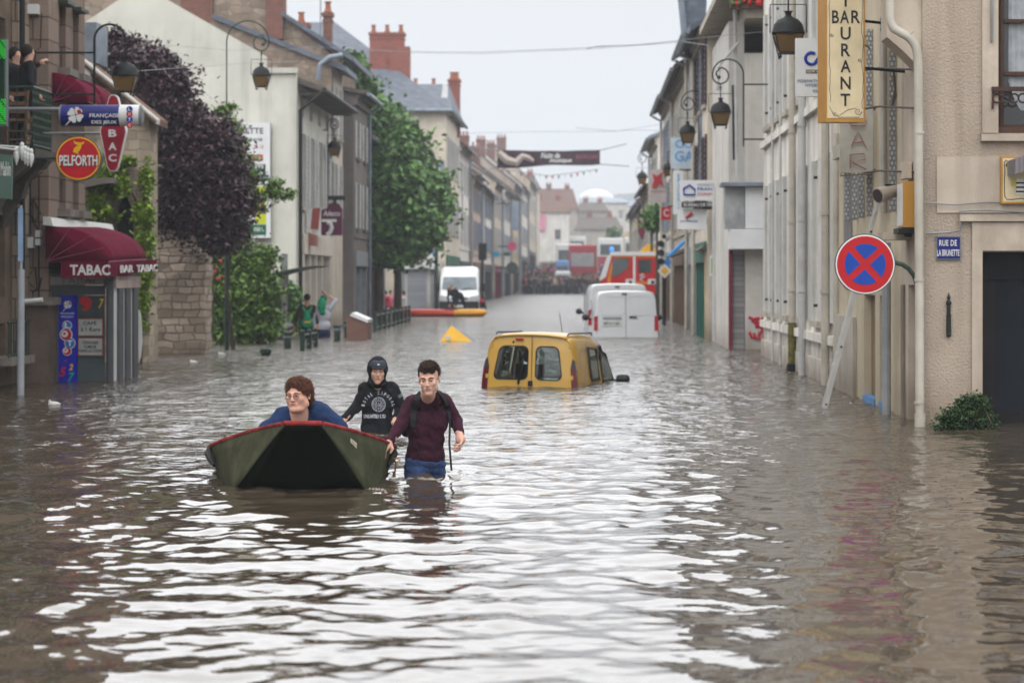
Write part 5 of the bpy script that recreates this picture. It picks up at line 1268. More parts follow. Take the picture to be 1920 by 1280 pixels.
# ---------- posters on the gable, other left signs
def left_mid():
 Y=70.4;t=thing('estate_agent_board','white billboard on the pale gable with red band and dark green strip, lettering ...LLETTE','billboard',W(470,282,Y))
 p0,p1=W(428,333,Y),W(506,230,Y);m=MB();m.box(p0.x,p1.x,Y,Y+.2,p0.z,p1.z);m.build('board',WHITEP,t)
 q=Y-.004
 for a,b,c,d,col in((444,493,290,302,RED),(444,498,308,323,mat('dark_green_strip',(.02,.06,.035),rough=.5)),(430,504,328,332,NAVY)):
  m=MB();m.box(WX(a,Y),WX(b,Y),q,Y-.001,WZ(d,Y),WZ(c,Y));m.build('colour_band',col,t)
 txt(t,'COLLETTE',420,494,240,251,q,INK,off=.01);txt(t,'Menuiserie',440,492,257,265,q,INK,off=.0,shear=.2);txt(t,'01 64 28 - 95 12',440,494,272,278,q,RED);txt(t,'OUVERTURE',448,488,292.5,299.5,q-.005,SIGNW,off=.01);txt(t,'VOLETS',458,494,309,316,q-.005,SIGNW,off=.03);txt(t,'stores',464,484,317,322,q-.005,SIGNW)
 t=thing('garden_shop_board','white bordered billboard with yellow-green panels lettered jenin below the other board','billboard',W(470,390,Y))
 p0,p1=W(440,446,Y),W(507,338,Y);m=MB();m.box(p0.x,p1.x,Y,Y+.2,p0.z,p1.z);m.build('board',WHITEP,t)
 YG=mat('lime_yellow_print',(.55,.62,.02),rough=.5);DG=mat('deep_green_print',(.0,.13,.06),rough=.5)
 for a,b,c,d,col in((442,477,356,400,DG),(478,499,350,420,YG),(448,499,421,441,DG)):
  m=MB();m.box(WX(a,Y),WX(b,Y),q,Y-.001,WZ(d,Y),WZ(c,Y));m.build('colour_band',col,t)
 txt(t,'jenin.',466,495,424,437,q-.005,SIGNW,off=.02)
 # agency sign
 Y=75.5;t=thing('agency_sign','plum arched hanging sign with a white figure, lettered Adecco','sign',W(625,410,Y))
 PL=mat('plum_sign',(.11,.012,.05),rough=.45);a=[(602,441),(602,394),(612,391),(616,383),(626,379),(636,383),(641,391),(641,441)]
 m=MB();m.poly([W(x,y,Y)for x,y in a],(0,.3,0));m.build('sign_case',PL,t)
 m=MB();m.tube([W(616,371,Y),W(648,371,Y)],.08,6);m.tube([W(628,371,Y),W(628,382,Y)],.05,6);m.build('bracket',BLACK,t)
 txt(t,'Adecco',606,638,395,405,Y-.004,SIGNW,off=.02,shear=.2)
 m=MB();m.box(WX(603,Y),WX(631,Y),Y-.012,Y-.002,WZ(416,Y),WZ(411,Y))
 m.tube([W(b+616,c+427,Y-.01)for b,c in((-3,-10),(4,-8),(6,0),(3,9),(-3,13))],.07,6);m.build('white_figure_mark',SIGNW,t)
 Y=73;t=thing('red_blade_sign','faded white and red box sign under the cream front','sign',W(590,412,Y))
 m=MB();m.poly([W(x,y,Y)for x,y in((576,392),(601,389),(597,432),(574,428))],(0,.25,0));m.build('sign_case',SIGNW,t)
 m=MB();m.poly([W(x,y,Y-.01)for x,y in((586,391),(601,389.5),(597,431),(582,429))],(0,.009,0));m.build('sign_face',mat('faded_red',(.30,.07,.06),rough=.6),t)
 m=MB();m.poly([W(x,y,Y)for x,y in((577,436),(592,441),(592,462),(577,460))],(0,.5,0));tag(m.build('shop_canopy',mat('salmon_canopy',(.35,.13,.10),rough=.7)),'small salmon canopy below the faded red sign','canopy')
 # bus shelter
 Y=64.5;t=thing('bus_shelter','green bus shelter with a curved roof standing in front of the bushes','bus shelter',W(520,640,Y))
 m=MB();k=8;top=[(499+(598-499)*i/k,515-17*math.sin(i/k*1.45))for i in range(k+1)];loop=[W(a,b,Y)for a,b in top]+[W(a,b+(6-5*(a-499)/99),Y)for a,b in reversed(top)]
 m.poly(loop,(0,2.6,0));m.build('roof',GREENP,t)
 for px,y in((504,Y+.1),(516,Y+.9),(504,Y+2.3),(516,Y+2.4)):
  m=MB();m.box(WX(px,Y)-.05,WX(px,Y)+.05,y,y+.1,-1,WZ(512,Y));m.build('post',GREENP,t)
 m=MB();m.box(WX(507,Y),WX(513,Y),Y+.15,Y+.2,.15,WZ(530,Y));m.box(WX(516,Y)+.02,WX(516,Y)+.04,Y+1,Y+2.4,.1,2.3);m.build('glass_panel',mat('hazy_glass',(.25,.28,.26),rough=.2),t)
 m=MB();m.ball(W(525,625,Y),(.22,.2,.16),10,7);m.ball(W(537,612,Y),(.2,.18,.12),10,7);tag(m.build('rubbish_bags',mat('mottled_bags',(.13,.13,.14),rough=.4,var=.6,scale=8)),'pile of dark and grey rubbish bags at the foot of the bus shelter','bags',kind='stuff')
 m=MB();m.box(WX(478,61),WX(499,61),61,61.3,-.2,WZ(620,61));tag(m.build('polystyrene_box',SIGNW,bevel=.03),'white box half sunk beside the green bush','box')
 # lean-to with sloping slab cap
 Y=63.5;t=thing('stair_wall','low brown wall with a sloping pale stone cap between the green bollards','wall',W(670,610,Y))
 m=MB();m.poly([W(a,b,Y)for a,b in((650,640),(650,594),(660,590),(689,604),(689,640))],(0,1.2,0));m.build('masonry',mat('brown_red_masonry',(.19,.10,.08),rough=.9),t)
 m=MB();m.poly([W(a,b,Y-.05)for a,b in((656,592),(660,586),(690,599),(689,605))],(0,1.3,0));m.build('cap',SIGNW,t)
 # bollards and railings
 def bollard(px,pt,pb,label):
  Y=YW(pb);t=thing('bollard',label,'bollard',(WX(px,Y),Y,0),group='green bollards along the pavement');z=WZ(pt,Y);x=WX(px,Y);k=1
  m=MB();m.lathe([(.085,-1),(.085,z-.06),(.11,z-.05),(.11,z-.01),(.06,z)],(x,Y,0),12);m.build('shaft',GREENP,t,smooth='auto')
  m=MB();m.lathe([(.088,z-.14),(.088,z-.09)],(x,Y,0),12);m.build('band',ZINC,t);return t
 for px,pt,pb,lb in((539,622,653,'thin green bollard in front of the bus shelter'),(632,609,640,'green bollard right of the two men with green bags'),(651,602,633,'green bollard left of the sloping wall'),(690,602,634,'green bollard right of the sloping wall')):bollard(px,pt,pb,lb)
 def railing(label,px0,pt0,pb0,px1,pt1,pb1,n):
  Y0,Y1=YW(pb0),YW(pb1);A=Vector((WX(px0,Y0),Y0,0));B=Vector((WX(px1,Y1),Y1,0));z0,z1=WZ(pt0,Y0),WZ(pt1,Y1)
  t=thing('pavement_railing',label,'railing',A,group='green pavement railings')
  m=MB();m.tube([(A.x,A.y,z0),(B.x,B.y,z1)],.03,6);m.tube([(A.x,A.y,.12),(B.x,B.y,.12)],.02,6)
  k=n*3
  for i in range(k+1):
   p=A.lerp(B,i/k);m.tube([(p.x,p.y,-.6),(p.x,p.y,z0+(z1-z0)*i/k)],.013,5)
  m.build('bars',GREENP,t)
  for i in range(n+1):
   p=A.lerp(B,i/n);z=z0+(z1-z0)*i/n;m=MB();m.box(p.x-.05,p.x+.05,p.y-.05,p.y+.05,-.8,z+.03);m.ball((p.x,p.y,z+.06),.06,8,6);m.build('post',GREENP,t)
 railing('short green railing just behind the hooded walker, in front of the men with bags',567,628,657,592,624,650,2)
 railing('long green railing receding towards the trees on the left pavement',703,591,622,767,578,602,8)
 # dark stubs and gulls on the water
 Y=51;
 for px,lb in((494,'left one of two dark bollard heads just breaking the water'),(502,'right one of two dark bollard heads just breaking the water')):t=thing('sunken_bollard',lb,'bollard',(WX(px,Y),Y,0),group='sunken bollards');m=MB();m.lathe([(.05,-.3),(.05,.04),(.08,.06),(.08,.13),(.03,.17)],(WX(px,Y),Y,0),10);m.build('head',GREENP,t)
 for px,py,lb in((362,677,'small white gull floating near the dark lamp post'),(100,756,'small pale gull floating below the porch'),(415,662,'tiny white gull floating close to the lamp post foot')):
  Y=YW(py+3);x=WX(px,Y);t=thing('floating_gull',lb,'bird',(x,Y,0),group='gulls resting on the water',sc=.5)
  m=MB();m.lathe([(.0,-.14),(.05,-.11),(.07,-.02),(.055,.08),(.012,.19)],(0,0,.03),10,axis='x');m.lathe([(.02,.02),(.03,.07),(.032,.11),(.0,.14)],(-.09,0,0),8);m.build('body',mat('gull_white',(.7,.7,.68),rough=.8),t,smooth=True,world=False)
  m=MB();m.lathe([(.001,-.045),(.010,0)],(-.115,0,.10),6,axis='x');m.build('beak',YELLOW,t,world=False)
 # far shop signs along the left row
 for(px,py,r,Y,col,lb)in((811,474,13,119,WHITEP,'round white and blue clinic sign at the green post'),(868,457,9,150,SIGNW,'round grey sign by the left row'),(783,438,9,112,mat('emerald',(.0,.28,.16),rough=.4),'round emerald sign beneath the green tree'),(960,462,9,190,mat('pink_sign',(.65,.10,.22),rough=.5),'round pink sign in the far left row'),(960,502,11,185,mat('dull_dark_green',(.05,.07,.06),rough=.6),'dark round hoarding in the far left row')):
  t=thing('round_sign',lb,'sign',W(px,py,Y));m=MB();c=W(px,py,Y);m.poly(disc_pts(c.x,c.z,r*Y/F,Y,24),(0,.2,0));m.build('disc',col,t)
  m=MB();m.tube([(c.x,Y+.1,c.z),(c.x-1.2,Y+.1,c.z)],.05,6);m.build('bracket',BLACK,t)
  if 'clinic' in lb:m=MB();m.box(c.x-.2,c.x+.2,Y-.01,Y-.002,c.z-.05,c.z+.05);m.box(c.x-.75,c.x-.37,Y+.02,Y+.1,c.z-.25,c.z-.02);m.build('blue_mark',mat('sky_blue',(.05,.3,.6),rough=.5),t)
 t=thing('green_post','dark green lamp standard beside the roller-shuttered shop','post',W(818,580,118.5));m=MB();m.tube([(WX(818,118.5),118.5,-1),(WX(818,118.5),118.5,WZ(446,118.5))],.09,8);m.tube([W(818,450,118.5),W(848,452,118.5)],.05,6);m.build('shaft',GREENP,t)
 for(a,b,c,d,Y,col,lb)in((886,894,430,470,160,REDSHOP,'narrow wine red blade sign beyond the van'),(861,876,471,478,150,BLUE,'small blue shop sign above the van'),(925,936,472,482,180,mat('cyan_sign',(.05,.35,.6),rough=.5),'small cyan square sign over the far shops'),(945,956,473,480,188,GREENSHOP,'small green shop sign in the far left row'),
 (960,972,377,432,176,SHB,'tall blue-grey vertical sign high on the left row'),(816,838,408,430,128,mat('pale_pink',(.55,.32,.42),rough=.6),'pale pink square sign right of the green tree'),(1010,1023,402,432,371.6,mat('pink_banner',(.7,.25,.38),rough=.6),'pink banner on the white building closing the street')):
  p0,p1=W(a,d,Y),W(b,c,Y);t=thing('shop_sign',lb,'sign',p0);m=MB();m.box(p0.x,p1.x,Y,Y+.2,p0.z,p1.z);m.build('panel',col,t)
  m=MB();m.box(p0.x-1.2,p0.x,Y+.08,Y+.12,p1.z-.2,p1.z-.15);m.build('bracket',BLACK,t)
 # traffic lights left
 Y=132;x=WX(905,Y);t=thing('traffic_light','distant traffic light on the left beside the white van','traffic light',(x,Y,0));m=MB();m.tube([(x,Y,-1),(x,Y,WZ(480,Y))],.07,8);m.build('post',BLACK,t)
 m=MB();m.box(x-.22,x+.22,Y-.2,Y,WZ(488,Y),WZ(456,Y));m.build('signal_head',BLACK,t)
left_mid()

# ---------- right signs
def right_signs():
 # tall bar sign, turned a little
 Y=28.0;x0,x1=WX(1549,Y),WX(1622,Y);cx=x0;z0,z1=WZ(229,Y),WZ(-330,Y);a=R(-4)
 t=thing('restaurant_bar_sign','tall cream lightbox in an ochre case, vertical RESTAURANT crossed by BAR','sign',(x0,Y,z0),rz=0)
 d=Vector((math.sin(R(16)),-math.cos(R(16)),0))*-.26
 A,B=Vector((x0,Y,0)),Vector((x1,Y,0));bk=Vector((-.02,.25,0))+Vector((-.055,0,0))
 m=MB();vs=[(A+ZV*z0),(B+ZV*z0),(B+bk+ZV*z0),(A+bk+ZV*z0)];m.loft([vs,[p+ZV*(z1-z0)for p in vs]]);m.build('sign_case',OCHRE,t)
 m=MB();m.box(x0+.012,x1-.02,Y-.006,Y-.0005,z0+.045,z1);m.build('sign_face',CREAMS,t)
 q=Y-.007
 for ch,a_,b_,c_,d_ in(('R',1576,1594,-268,-246),('E',1577,1594,-236,-214),('S',1576,1594,-204,-182),('T',1575,1595,-172,-150),('A',1574,1596,-140,-118),('U',1576,1595,-44,-22),('T',1576,1595,-10,13),('B',1560,1573,20,44),('A',1575,1592,20,44),('R',1596,1613,20,44),('U',1576,1595,51,75),('R',1577,1594,82,106),('A',1576,1595,113,136),('N',1576,1595,144,168),('T',1576,1594,176,199)):
  txt(t,ch,a_,b_,c_,d_,q,INK,off=.015)
 m=MB();r=random.Random(1)
 def wig(px,pts):
  m.tube([W(px+dx,py,q)for dx,py in pts],.0035,4)
 wig(1556,[(r.uniform(-1.5,1.5),y)for y in range(-300,200,12)]);wig(1617,[(r.uniform(-2,2),y)for y in range(-300,205,12)])
 def spiral(cx,cy,r0,turns,s=1,st=0):
  m.tube([W(cx+s*r0*(1-k/26)*math.cos(st+turns*6.28*k/26),cy+r0*(1-k/26)*math.sin(st+turns*6.28*k/26),q)for k in range(24)],.0035,4)
 spiral(1559,66,4,1.5);spiral(1612,113,4,1.5);spiral(1566,214,5,1.4);spiral(1609,209,7,1.6)
 m.tube([W(1555,200,q),W(1562,213,q),W(1572,220,q),W(1610,220,q),W(1617,210,q)],.0035,4);m.tube([W(1572,218,q),W(1590,206,q),W(1606,203,q)],.0035,4);m.build('scroll_border',mat('grey_scroll_ink',(.12,.11,.10),rough=.6),t)
 for py in(40,128):m=MB();m.tube([W(1622,py,Y+.1),(XR,Y+.5,WZ(py,Y))],.018,6);m.build('bracket',BLACK,t)
 # white services sign behind it
 Y=31.2;t=thing('training_services_sign','white hanging sign with a blue swirl logo, half hidden behind the cream bar sign','sign',W(1510,130,Y))
 p0,p1=W(1492,181,Y),W(1580,72,Y);m=MB();m.box(p0.x,p1.x,Y,Y+.1,p0.z,p1.z);m.build('sign_case',SIGNW,t)
 q=Y-.004;m=MB();c=W(1521,110,q);m.tube([(c.x+.075*math.cos(k),q,c.z+.075*math.sin(k))for k in np.linspace(.9,5.6,16)],.022,6);m.poly([W(1524,119,q),W(1540,97,q),W(1548,97,q),W(1548,119,q)],(0,-.01,0));m.build('blue_swirl',BLUE,t)
 m=MB();m.box(WX(1511,Y),WX(1560,Y),q,Y-.001,WZ(138,Y),WZ(131,Y));m.build('blue_band',NAVY,t);txt(t,'SERVICES',1512,1556,132,137,q-.002,CREAMS,off=.02)
 G2=mat('slate_blue_ink',(.10,.16,.26),rough=.6);txt(t,'FORMATION',1496,1545,149,155,q,G2);txt(t,'HYGIENE',1510,1542,157,163,q,G2);txt(t,'02.38',1524,1545,168,173,q,G2)
 # neon bar sign
 Y=31.3;t=thing('neon_bar_sign','pale panel with unlit pink neon tubes spelling BAR below the cream sign','sign',W(1605,270,Y))
 p0,p1=W(1575,324,Y),W(1637,200,Y);m=MB();m.box(p0.x,p1.x,Y,Y+.1,p0.z,p1.z);m.build('panel',mat('grey_cream_panel',(.45,.43,.37),rough=.6,streak=.3),t)
 NE=mat('pink_neon_tube',(.35,.10,.10),rough=.3);q=Y-.03;m=MB()
 m.tube([W(1594,316,q),W(1594,290,q),W(1620,288,q),W(1622,299,q),W(1597,303,q),W(1624,318,q)],.008,5);m.tube([W(1596,275,q),W(1608,246,q),W(1624,277,q)],.008,5);m.tube([W(1600,268,q),W(1620,266,q)],.008,5);m.tube([W(1595,234,q),W(1594,210,q),W(1620,212,q),W(1618,222,q),W(1598,222,q),W(1624,226,q),W(1622,236,q),W(1595,236,q)],.008,5)
 m.build('neon_letters',NE,t)
 m=MB();m.tube([W(1575,330,q),W(1637,326,q)],.008,5)
 for k in range(8):m.tube([W(1577+k*8,324,q),W(1577+k*8,330,q)],.006,4)
 RI=mat('rust_brown_iron',(.16,.11,.09),rough=.7);m.build('tube_rack',RI,t)
 for a in(322,206):m=MB();m.tube([(p1.x,Y+.05,WZ(a,Y)),(XR,Y+.05,WZ(a-4,Y))],.02,6);m.build('bracket',RI,t)
 # floodlight
 Y=28;t=thing('cylinder_spotlight','beige cylindrical spotlight on the bar wall under the neon sign','spotlight',W(1660,364,Y))
 m=MB();a,b=W(1646,367,Y-.05),W(1680,357,Y+.12);d=(b-a);m.tube([a,a+d*.02,b],[.088,.092,.075],16);m.build('housing',mat('beige_lamp_housing',(.34,.29,.23),rough=.5),t,smooth='auto')
 m=MB();m.tube([a-d*.02,a-d*.005],[.078,.078],16);m.build('lens',mat('dark_lens',(.05,.04,.035),rough=.15),t);m=MB();m.tube([W(1660,347,Y),W(1682,347,Y+.1)],.012,6);m.build('bracket',BLACK,t)
 # ochre box sign
 Y=27.4;t=thing('menu_box_sign','small ochre box sign with a pale side, fixed beside the cream drainpipe','sign',W(1700,380,Y))
 m=MB();p0,p1=W(1693,426,Y),W(1718,340,Y);m.box(p0.x,p1.x,Y,Y+.5,p0.z,p1.z);m.build('sign_case',OCHRE,t)
 m=MB();m.box(p0.x-.006,p0.x-.001,Y+.02,Y+.48,p0.z+.02,p1.z-.02);m.build('sign_face',SIGNW,t)
 m=MB();m.box(p0.x-.05,p1.x,Y-.0,Y+.45,p0.z-.07,p0.z-.01);m.lathe([(.04,-.03),(.05,0),(.03,.03)],(p0.x+.07,Y+.1,p0.z-.08),8);m.build('ballast_tray',BLACK,t)
 # no stopping sign
 Y=26.95;t=thing('no_stopping_sign','round red and blue no-stopping sign on a curved dark green post','road sign',(WX(1712,Y),Y,0))
 c=W(1622,495.5,Y);k=Y/F;r=57*k
 m=MB();m.poly(disc_pts(c.x,c.z,r,Y,64),(0,.03,0));m.build('rim',mat('dark_green_rim',(.04,.055,.045),rough=.5),t)
 m=MB();m.poly(disc_pts(c.x,c.z,r*.97,Y-.004,64),(0,.0035,0));m.build('white_edge',WHITEP,t)
 m=MB();m.poly(disc_pts(c.x,c.z,r*.925,Y-.008,64),(0,.0035,0));m.build('red_face',mat('sign_red_sheeting',(.44,.008,.012),rough=.5,var=.05),t)
 m=MB();rr=38.5*k;hb=6.3*k
 for q4 in range(4):
  a0=R(90*q4+45); # sector between the two bars
  de=math.asin(hb/rr);pts=[(hb*math.sqrt(2)*math.cos(a0+R(45)),hb*math.sqrt(2)*math.sin(a0+R(45)))]
  a1,a2=a0+de,a0+R(90)-de
  pts=[(hb*math.sqrt(2)*math.cos(a0+R(45)),hb*math.sqrt(2)*math.sin(a0+R(45)))]+[(rr*math.cos(v),rr*math.sin(v))for v in np.linspace(a1,a2,14)]
  tl=R(-3);m.poly([(c.x+(x*math.cos(tl)-z*math.sin(tl)),Y-.012,c.z+(x*math.sin(tl)+z*math.cos(tl)))for x,z in pts],(0,.0035,0))
 m.build('blue_sector',mat('sign_blue_sheeting',(.004,.05,.32),rough=.5,var=.05),t)
 m=MB();m.tube([W(1640,493,Y+.05),W(1680,493,Y+.05),W(1692,496,Y+.05),W(1704,504,Y+.05),W(1713,516,Y+.05),W(1720,535,Y+.05),W(1724,600,Y+.05),W(1724,900,Y+.05)],.026,10);m.build('post',mat('dark_green_post',(.03,.05,.035),rough=.45),t,smooth='auto')
 # street name plate
 Y=26.985;t=thing('street_name_plate','dark blue enamel street plate reading RUE DE LA BRUNETTE','street sign',W(1778,465,Y))
 p0,p1=W(1755,486.5,Y),W(1801,443,Y);m=MB();m.box(p0.x,p1.x,Y-.02,Y+.01,p0.z,p1.z);m.build('plate_edge',mat('dull_edge',(.20,.21,.24),rough=.5),t)
 m=MB();m.box(p0.x+.01,p1.x-.01,Y-.024,Y-.0205,p0.z+.01,p1.z-.01);m.build('plate',mat('enamel_navy',(.008,.012,.15),rough=.45),t)
 txt(t,'RUE DE',1761,1794,450,461,Y-.025,SIGNW,off=.012,sp=1.1);txt(t,'LA BRUNETTE',1757,1799,468,480,Y-.025,SIGNW,off=.012)
 # picture sign at the right edge, generic barrel design
 Y=26.93;t=thing('framed_bar_picture','framed cream signboard with scroll border and a little striped barrel, right edge','sign',W(1910,335,Y))
 p0,p1=W(1876,382,Y),W(2010,294,Y);m=MB();m.box(p0.x,p1.x,Y-.03,Y+.05,p0.z,p1.z);m.build('frame',OCHRE,t)
 m=MB();m.box(p0.x+.02,p1.x-.02,Y-.034,Y-.0305,p0.z+.02,p1.z-.02);m.build('sign_face',CREAMS,t)
 q=Y-.038;m=MB();m.tube([W(1890,303,q),W(1886,300,q),W(1883,305,q),W(1884,320,q),W(1883,345,q),W(1884,368,q),W(1888,374,q),W(1900,374,q),W(1915,372,q),W(1930,375,q)],.004,4);spts=[(1889+4*math.cos(v)*(1-v/12),309+4*math.sin(v)*(1-v/12))for v in np.linspace(0,9,16)];m.tube([W(a,b,q)for a,b in spts],.004,4);m.build('scroll_border',INK,t)
 m=MB();m.box(WX(1905,Y),WX(1918,Y),q-.004,q,WZ(364,Y),WZ(336,Y),0)
 for py in(342,350,358):m.box(WX(1904,Y),WX(1919,Y),q-.008,q-.0045,WZ(py+3,Y),WZ(py,Y),1)
 m.poly([W(1896,335,q),W(1906,333,q),W(1906,349,q),W(1896,349,q)],(0,-.003,0),(),2);m.build('barrel_picture',[SIGNW,INK,mat('pale_yellow_paint',(.6,.5,.15))],t)
 m=MB();m.prism([(WX(1897,26.6),WZ(300,26.6)),(WX(2000,26.6),WZ(262,26.6)),(WX(2000,26.6),WZ(300,26.6)),(WX(1897,26.6),WZ(328,26.6))],26.4,26.88);tag(m.build('grey_hood',mat('grey_ribbed_metal',(.22,.20,.21),rough=.6,pattern='siding',pscale=(.05,30),mortar=.01)),'grey ribbed metal hood projecting over the framed signboard','hood')
 # ladder of aluminium leaning on the wall
 Y=30.6;t=thing('extension_ladder','grey aluminium ladder leaning from the water against the bar wall','ladder',W(1545,755,Y))
 AL=mat('dull_aluminium',(.60,.59,.56),rough=.45,metal=.5,var=.15);A,B=W(1543,775,Y),W(1655,345,Y)
 for dy,s0,s1,w in((-.10,0,.62,.028),(.10,0,.62,.028),(-.08,.25,1,.022),(.08,.25,1,.022)):
  a,b=A.lerp(B,s0),A.lerp(B,s1);a=a+Vector((0,dy,0));b=b+Vector((0,dy,0));m=MB();nrm=Vector((B.z-A.z,0,A.x-B.x)).normalized()*w
  m.loft([[a-nrm,a+nrm,a+nrm+Vector((0,.03,0)),a-nrm+Vector((0,.03,0))],[b-nrm,b+nrm,b+nrm+Vector((0,.03,0)),b-nrm+Vector((0,.03,0))]]);m.build('rail',AL,t)
 for k in range(12):
  p=A.lerp(B,(k+.5)/12);m=MB();m.tube([p+Vector((0,-.11,0)),p+Vector((0,.11,0))],.014,6);m.build('rung',BLACK if k%3==0 else AL,t)
 # signs further down the right side
 def hang(name,label,px0,px1,py0,py1,Y,face,texts,back=None):
  t=thing(name,label,'sign',W((px0+px1)/2,py1,Y));p0,p1=W(px0,py1,Y),W(px1,py0,Y)
  m=MB();m.box(p0.x,p1.x,Y,Y+.15,p0.z,p1.z);m.build('panel',face,t)
  for(s_,a,b,c,d,col,o_)in texts:txt(t,s_,a,b,c,d,Y-.004,col,off=o_)
  m=MB();m.tube([(p1.x-.1,Y+.07,p1.z+.02),(max(p1.x+.3,XR),Y+.07,p1.z+.02)],.03,6);m.build('bracket',BLACK,t);return t
 LB=mat('light_blue_letters',(.12,.33,.62),rough=.5);RD=mat('letter_red',(.45,.03,.04),rough=.5)
 t=hang('gallery_sign','pale blue panel sign with big light blue letters GA under a lantern',1258,1306,258,316,74,mat('pale_blue_panel',(.50,.58,.66),rough=.5),(('CO',1266,1300,262,278,LB,.02),('GA',1265,1302,283,303,LB,.02)))
 hang('grocery_sign','white vertical blade sign with blue letters EPICERIE',1262,1281,320,402,72,SIGNW,(('E\nP\nI\nC\nE\nR\nI\nE',1269,1276,326,396,LB,.02),))
 t=hang('home_builder_sign','white sign with a blue house outline, lettered MAISONS FRANCE CONFORT',1275,1356,338,376,62,WHITEP,(('MAISONS',1308,1350,344,349,GREYM,0),('FRANCE',1308,1350,351,358,BLUE,.01),('CONFORT',1308,1352,361,367,RD,.01)))
 m=MB();m.tube([W(a,b,61.97)for a,b in((1282,353),(1293,347),(1303,356),(1303,365),(1282,365),(1282,353))],.025,5);m.build('house_mark',BLUE,t)
 hang('sales_office_sign','black strip sign reading BUREAU DE VENTE under the house builder sign',1278,1352,379,389,62,INK,(('BUREAU DE VENTE',1282,1348,381,387,SIGNW,.01),))
 t=hang('white_company_sign','white sign with tiny red and blue mark below the black strip',1270,1325,392,430,62.2,WHITEP,(('ENTREPRISES',1276,1308,413,417,BLUE,0),));m=MB();m.tube([W(a,b,62.17)for a,b in((1286,409),(1292,404),(1298,400))],.04,5);m.build('red_mark',RED,t)
 t=hang('crest_sign','cream hanging sign with a maroon rampant figure past the lanterns',1217,1250,318,380,92,mat('dusty_pink_panel',(.50,.44,.42),rough=.6),(('BOUCHERIE',1219,1248,358,361,RD,0),));m=MB();m.poly([W(a,b,91.97)for a,b in((1222,352),(1226,338),(1223,326),(1232,330),(1243,322),(1240,336),(1244,350),(1236,344),(1230,352))],(0,-.03,0));m.build('crest',RD,t)
 hang('red_square_sign','small red square sign low on the right row',1240,1258,388,412,88,RED,(('C',1244,1254,392,406,SIGNW,.01),))
 t=thing('tobacco_carrot_sign','distant maroon lozenge sign by the trees on the right','sign',W(1203,432,118));m=MB();m.poly([W(a,b,118)for a,b in((1195,412),(1201,413),(1210,432),(1207,448),(1204,450),(1197,436))],(0,.2,0));m.build('lozenge',REDSHOP,t)
 t=thing('blue_awning','sloping bright blue fabric awning on the right at the crossing','awning',W(1275,465,78));Y=78
 m=MB();m.poly([W(a,b,Y)for a,b in((1252,480),(1292,443),(1296,447),(1257,482))],(0,2.5,0));m.build('canvas',mat('blue_canvas',(.03,.25,.60),rough=.7),t);m=MB();m.tube([W(1257,482,Y),W(1298,468,Y)],.03,6);m.build('arm',BLACK,t)
 # bus stop
 Y=62;t=thing('bus_stop_sign','bus stop post with a white timetable board and blue foot','bus stop',(WX(1346,Y),Y,0))
 m=MB();m.box(WX(1331,Y),WX(1363,Y),Y,Y+.12,WZ(517,Y),WZ(479,Y));m.build('board',WHITEP,t);m=MB();m.box(WX(1333,Y),WX(1336,Y),Y-.01,Y-.002,WZ(513,Y),WZ(484,Y));m.build('green_stripe',mat('apple_green',(.25,.45,.1)),t)
 m=MB()
 for k in range(5):m.box(WX(1339,Y),WX(1359,Y),Y-.01,Y-.002,WZ(489+k*5,Y),WZ(487.8+k*5,Y))
 m.build('timetable_lines',GREYM,t)
 m=MB();m.tube([W(1346,517,Y),W(1345,610,Y)],.05,8);m.build('post',mat('whitish_post',(.5,.5,.48),rough=.6),t);m=MB();m.tube([(WX(1345,Y),Y,-.6),W(1345,606,Y)],.055,8);m.ball(W(1346,522,Y),.08,8,6);m.build('blue_foot',mat('post_blue',(.02,.22,.55),rough=.5),t)
 # grey concrete pole + cables
 Y=60;t=thing('utility_pole','thin pale grey utility pole beside the boxed shop storey','pole',(WX(1356,Y),Y,0));m=MB();m.tube([(WX(1357,Y),Y,-1),(WX(1357,Y),Y,WZ(375,Y))],.07,8);m.build('shaft',SHW,t)
 # traffic light right
 Y=84;x=WX(1240,Y);t=thing('traffic_light','traffic light with black hoods and a yellow diamond priority sign, before the fire engine','traffic light',(x,Y,0));m=MB();m.tube([(x+.1,Y+.2,-1),(x+.1,Y+.2,WZ(440,Y))],.07,8);m.build('post',BLACK,t)
 for k,py in enumerate((457,474,490)):m=MB();m.lathe([(.10,.12),(.12,-.12),(.11,-.13)],(WX(1239,Y),Y,WZ(py,Y)),12,axis='y');m.build('signal_hood',BLACK,t)
 m=MB();m.box(WX(1241,Y),WX(1248,Y),Y-.04,Y+.06,WZ(498,Y),WZ(448,Y));m.build('backing_board',SIGNW,t)
 m=MB();c=W(1246,508,Y);s_=.25;m.poly([(c.x-s_,Y-.1,c.z),(c.x,Y-.1,c.z-s_),(c.x+s_,Y-.1,c.z),(c.x,Y-.1,c.z+s_)],(0,.03,0));pr=m.build('priority_plate',SIGNW,t);s_=.15
 m=MB();m.poly([(c.x-s_,Y-.105,c.z),(c.x,Y-.105,c.z-s_),(c.x+s_,Y-.105,c.z),(c.x,Y-.105,c.z+s_)],(0,.004,0));m.build('amber_diamond',YELLOW,pr)
 m=MB();c=W(1251,492,Y);m.poly(disc_pts(c.x,c.z,.13,Y-.05,20),(0,.02,0));m.build('blue_disc',mat('mandatory_blue',(.03,.2,.6)),t)
 # banner
 Y=150;t=thing('street_banner','dark burgundy banner with white script and a pale reclining shape, hung across the street','banner',W(1030,298,Y))
 x0,x1=WX(932,Y),WX(1125,Y);n=30;V=[];
 def bz(u,top):return(WZ(281+2*math.sin(u*3.1),Y)if top else WZ(315-7*u+1.5*math.sin(u*9),Y))
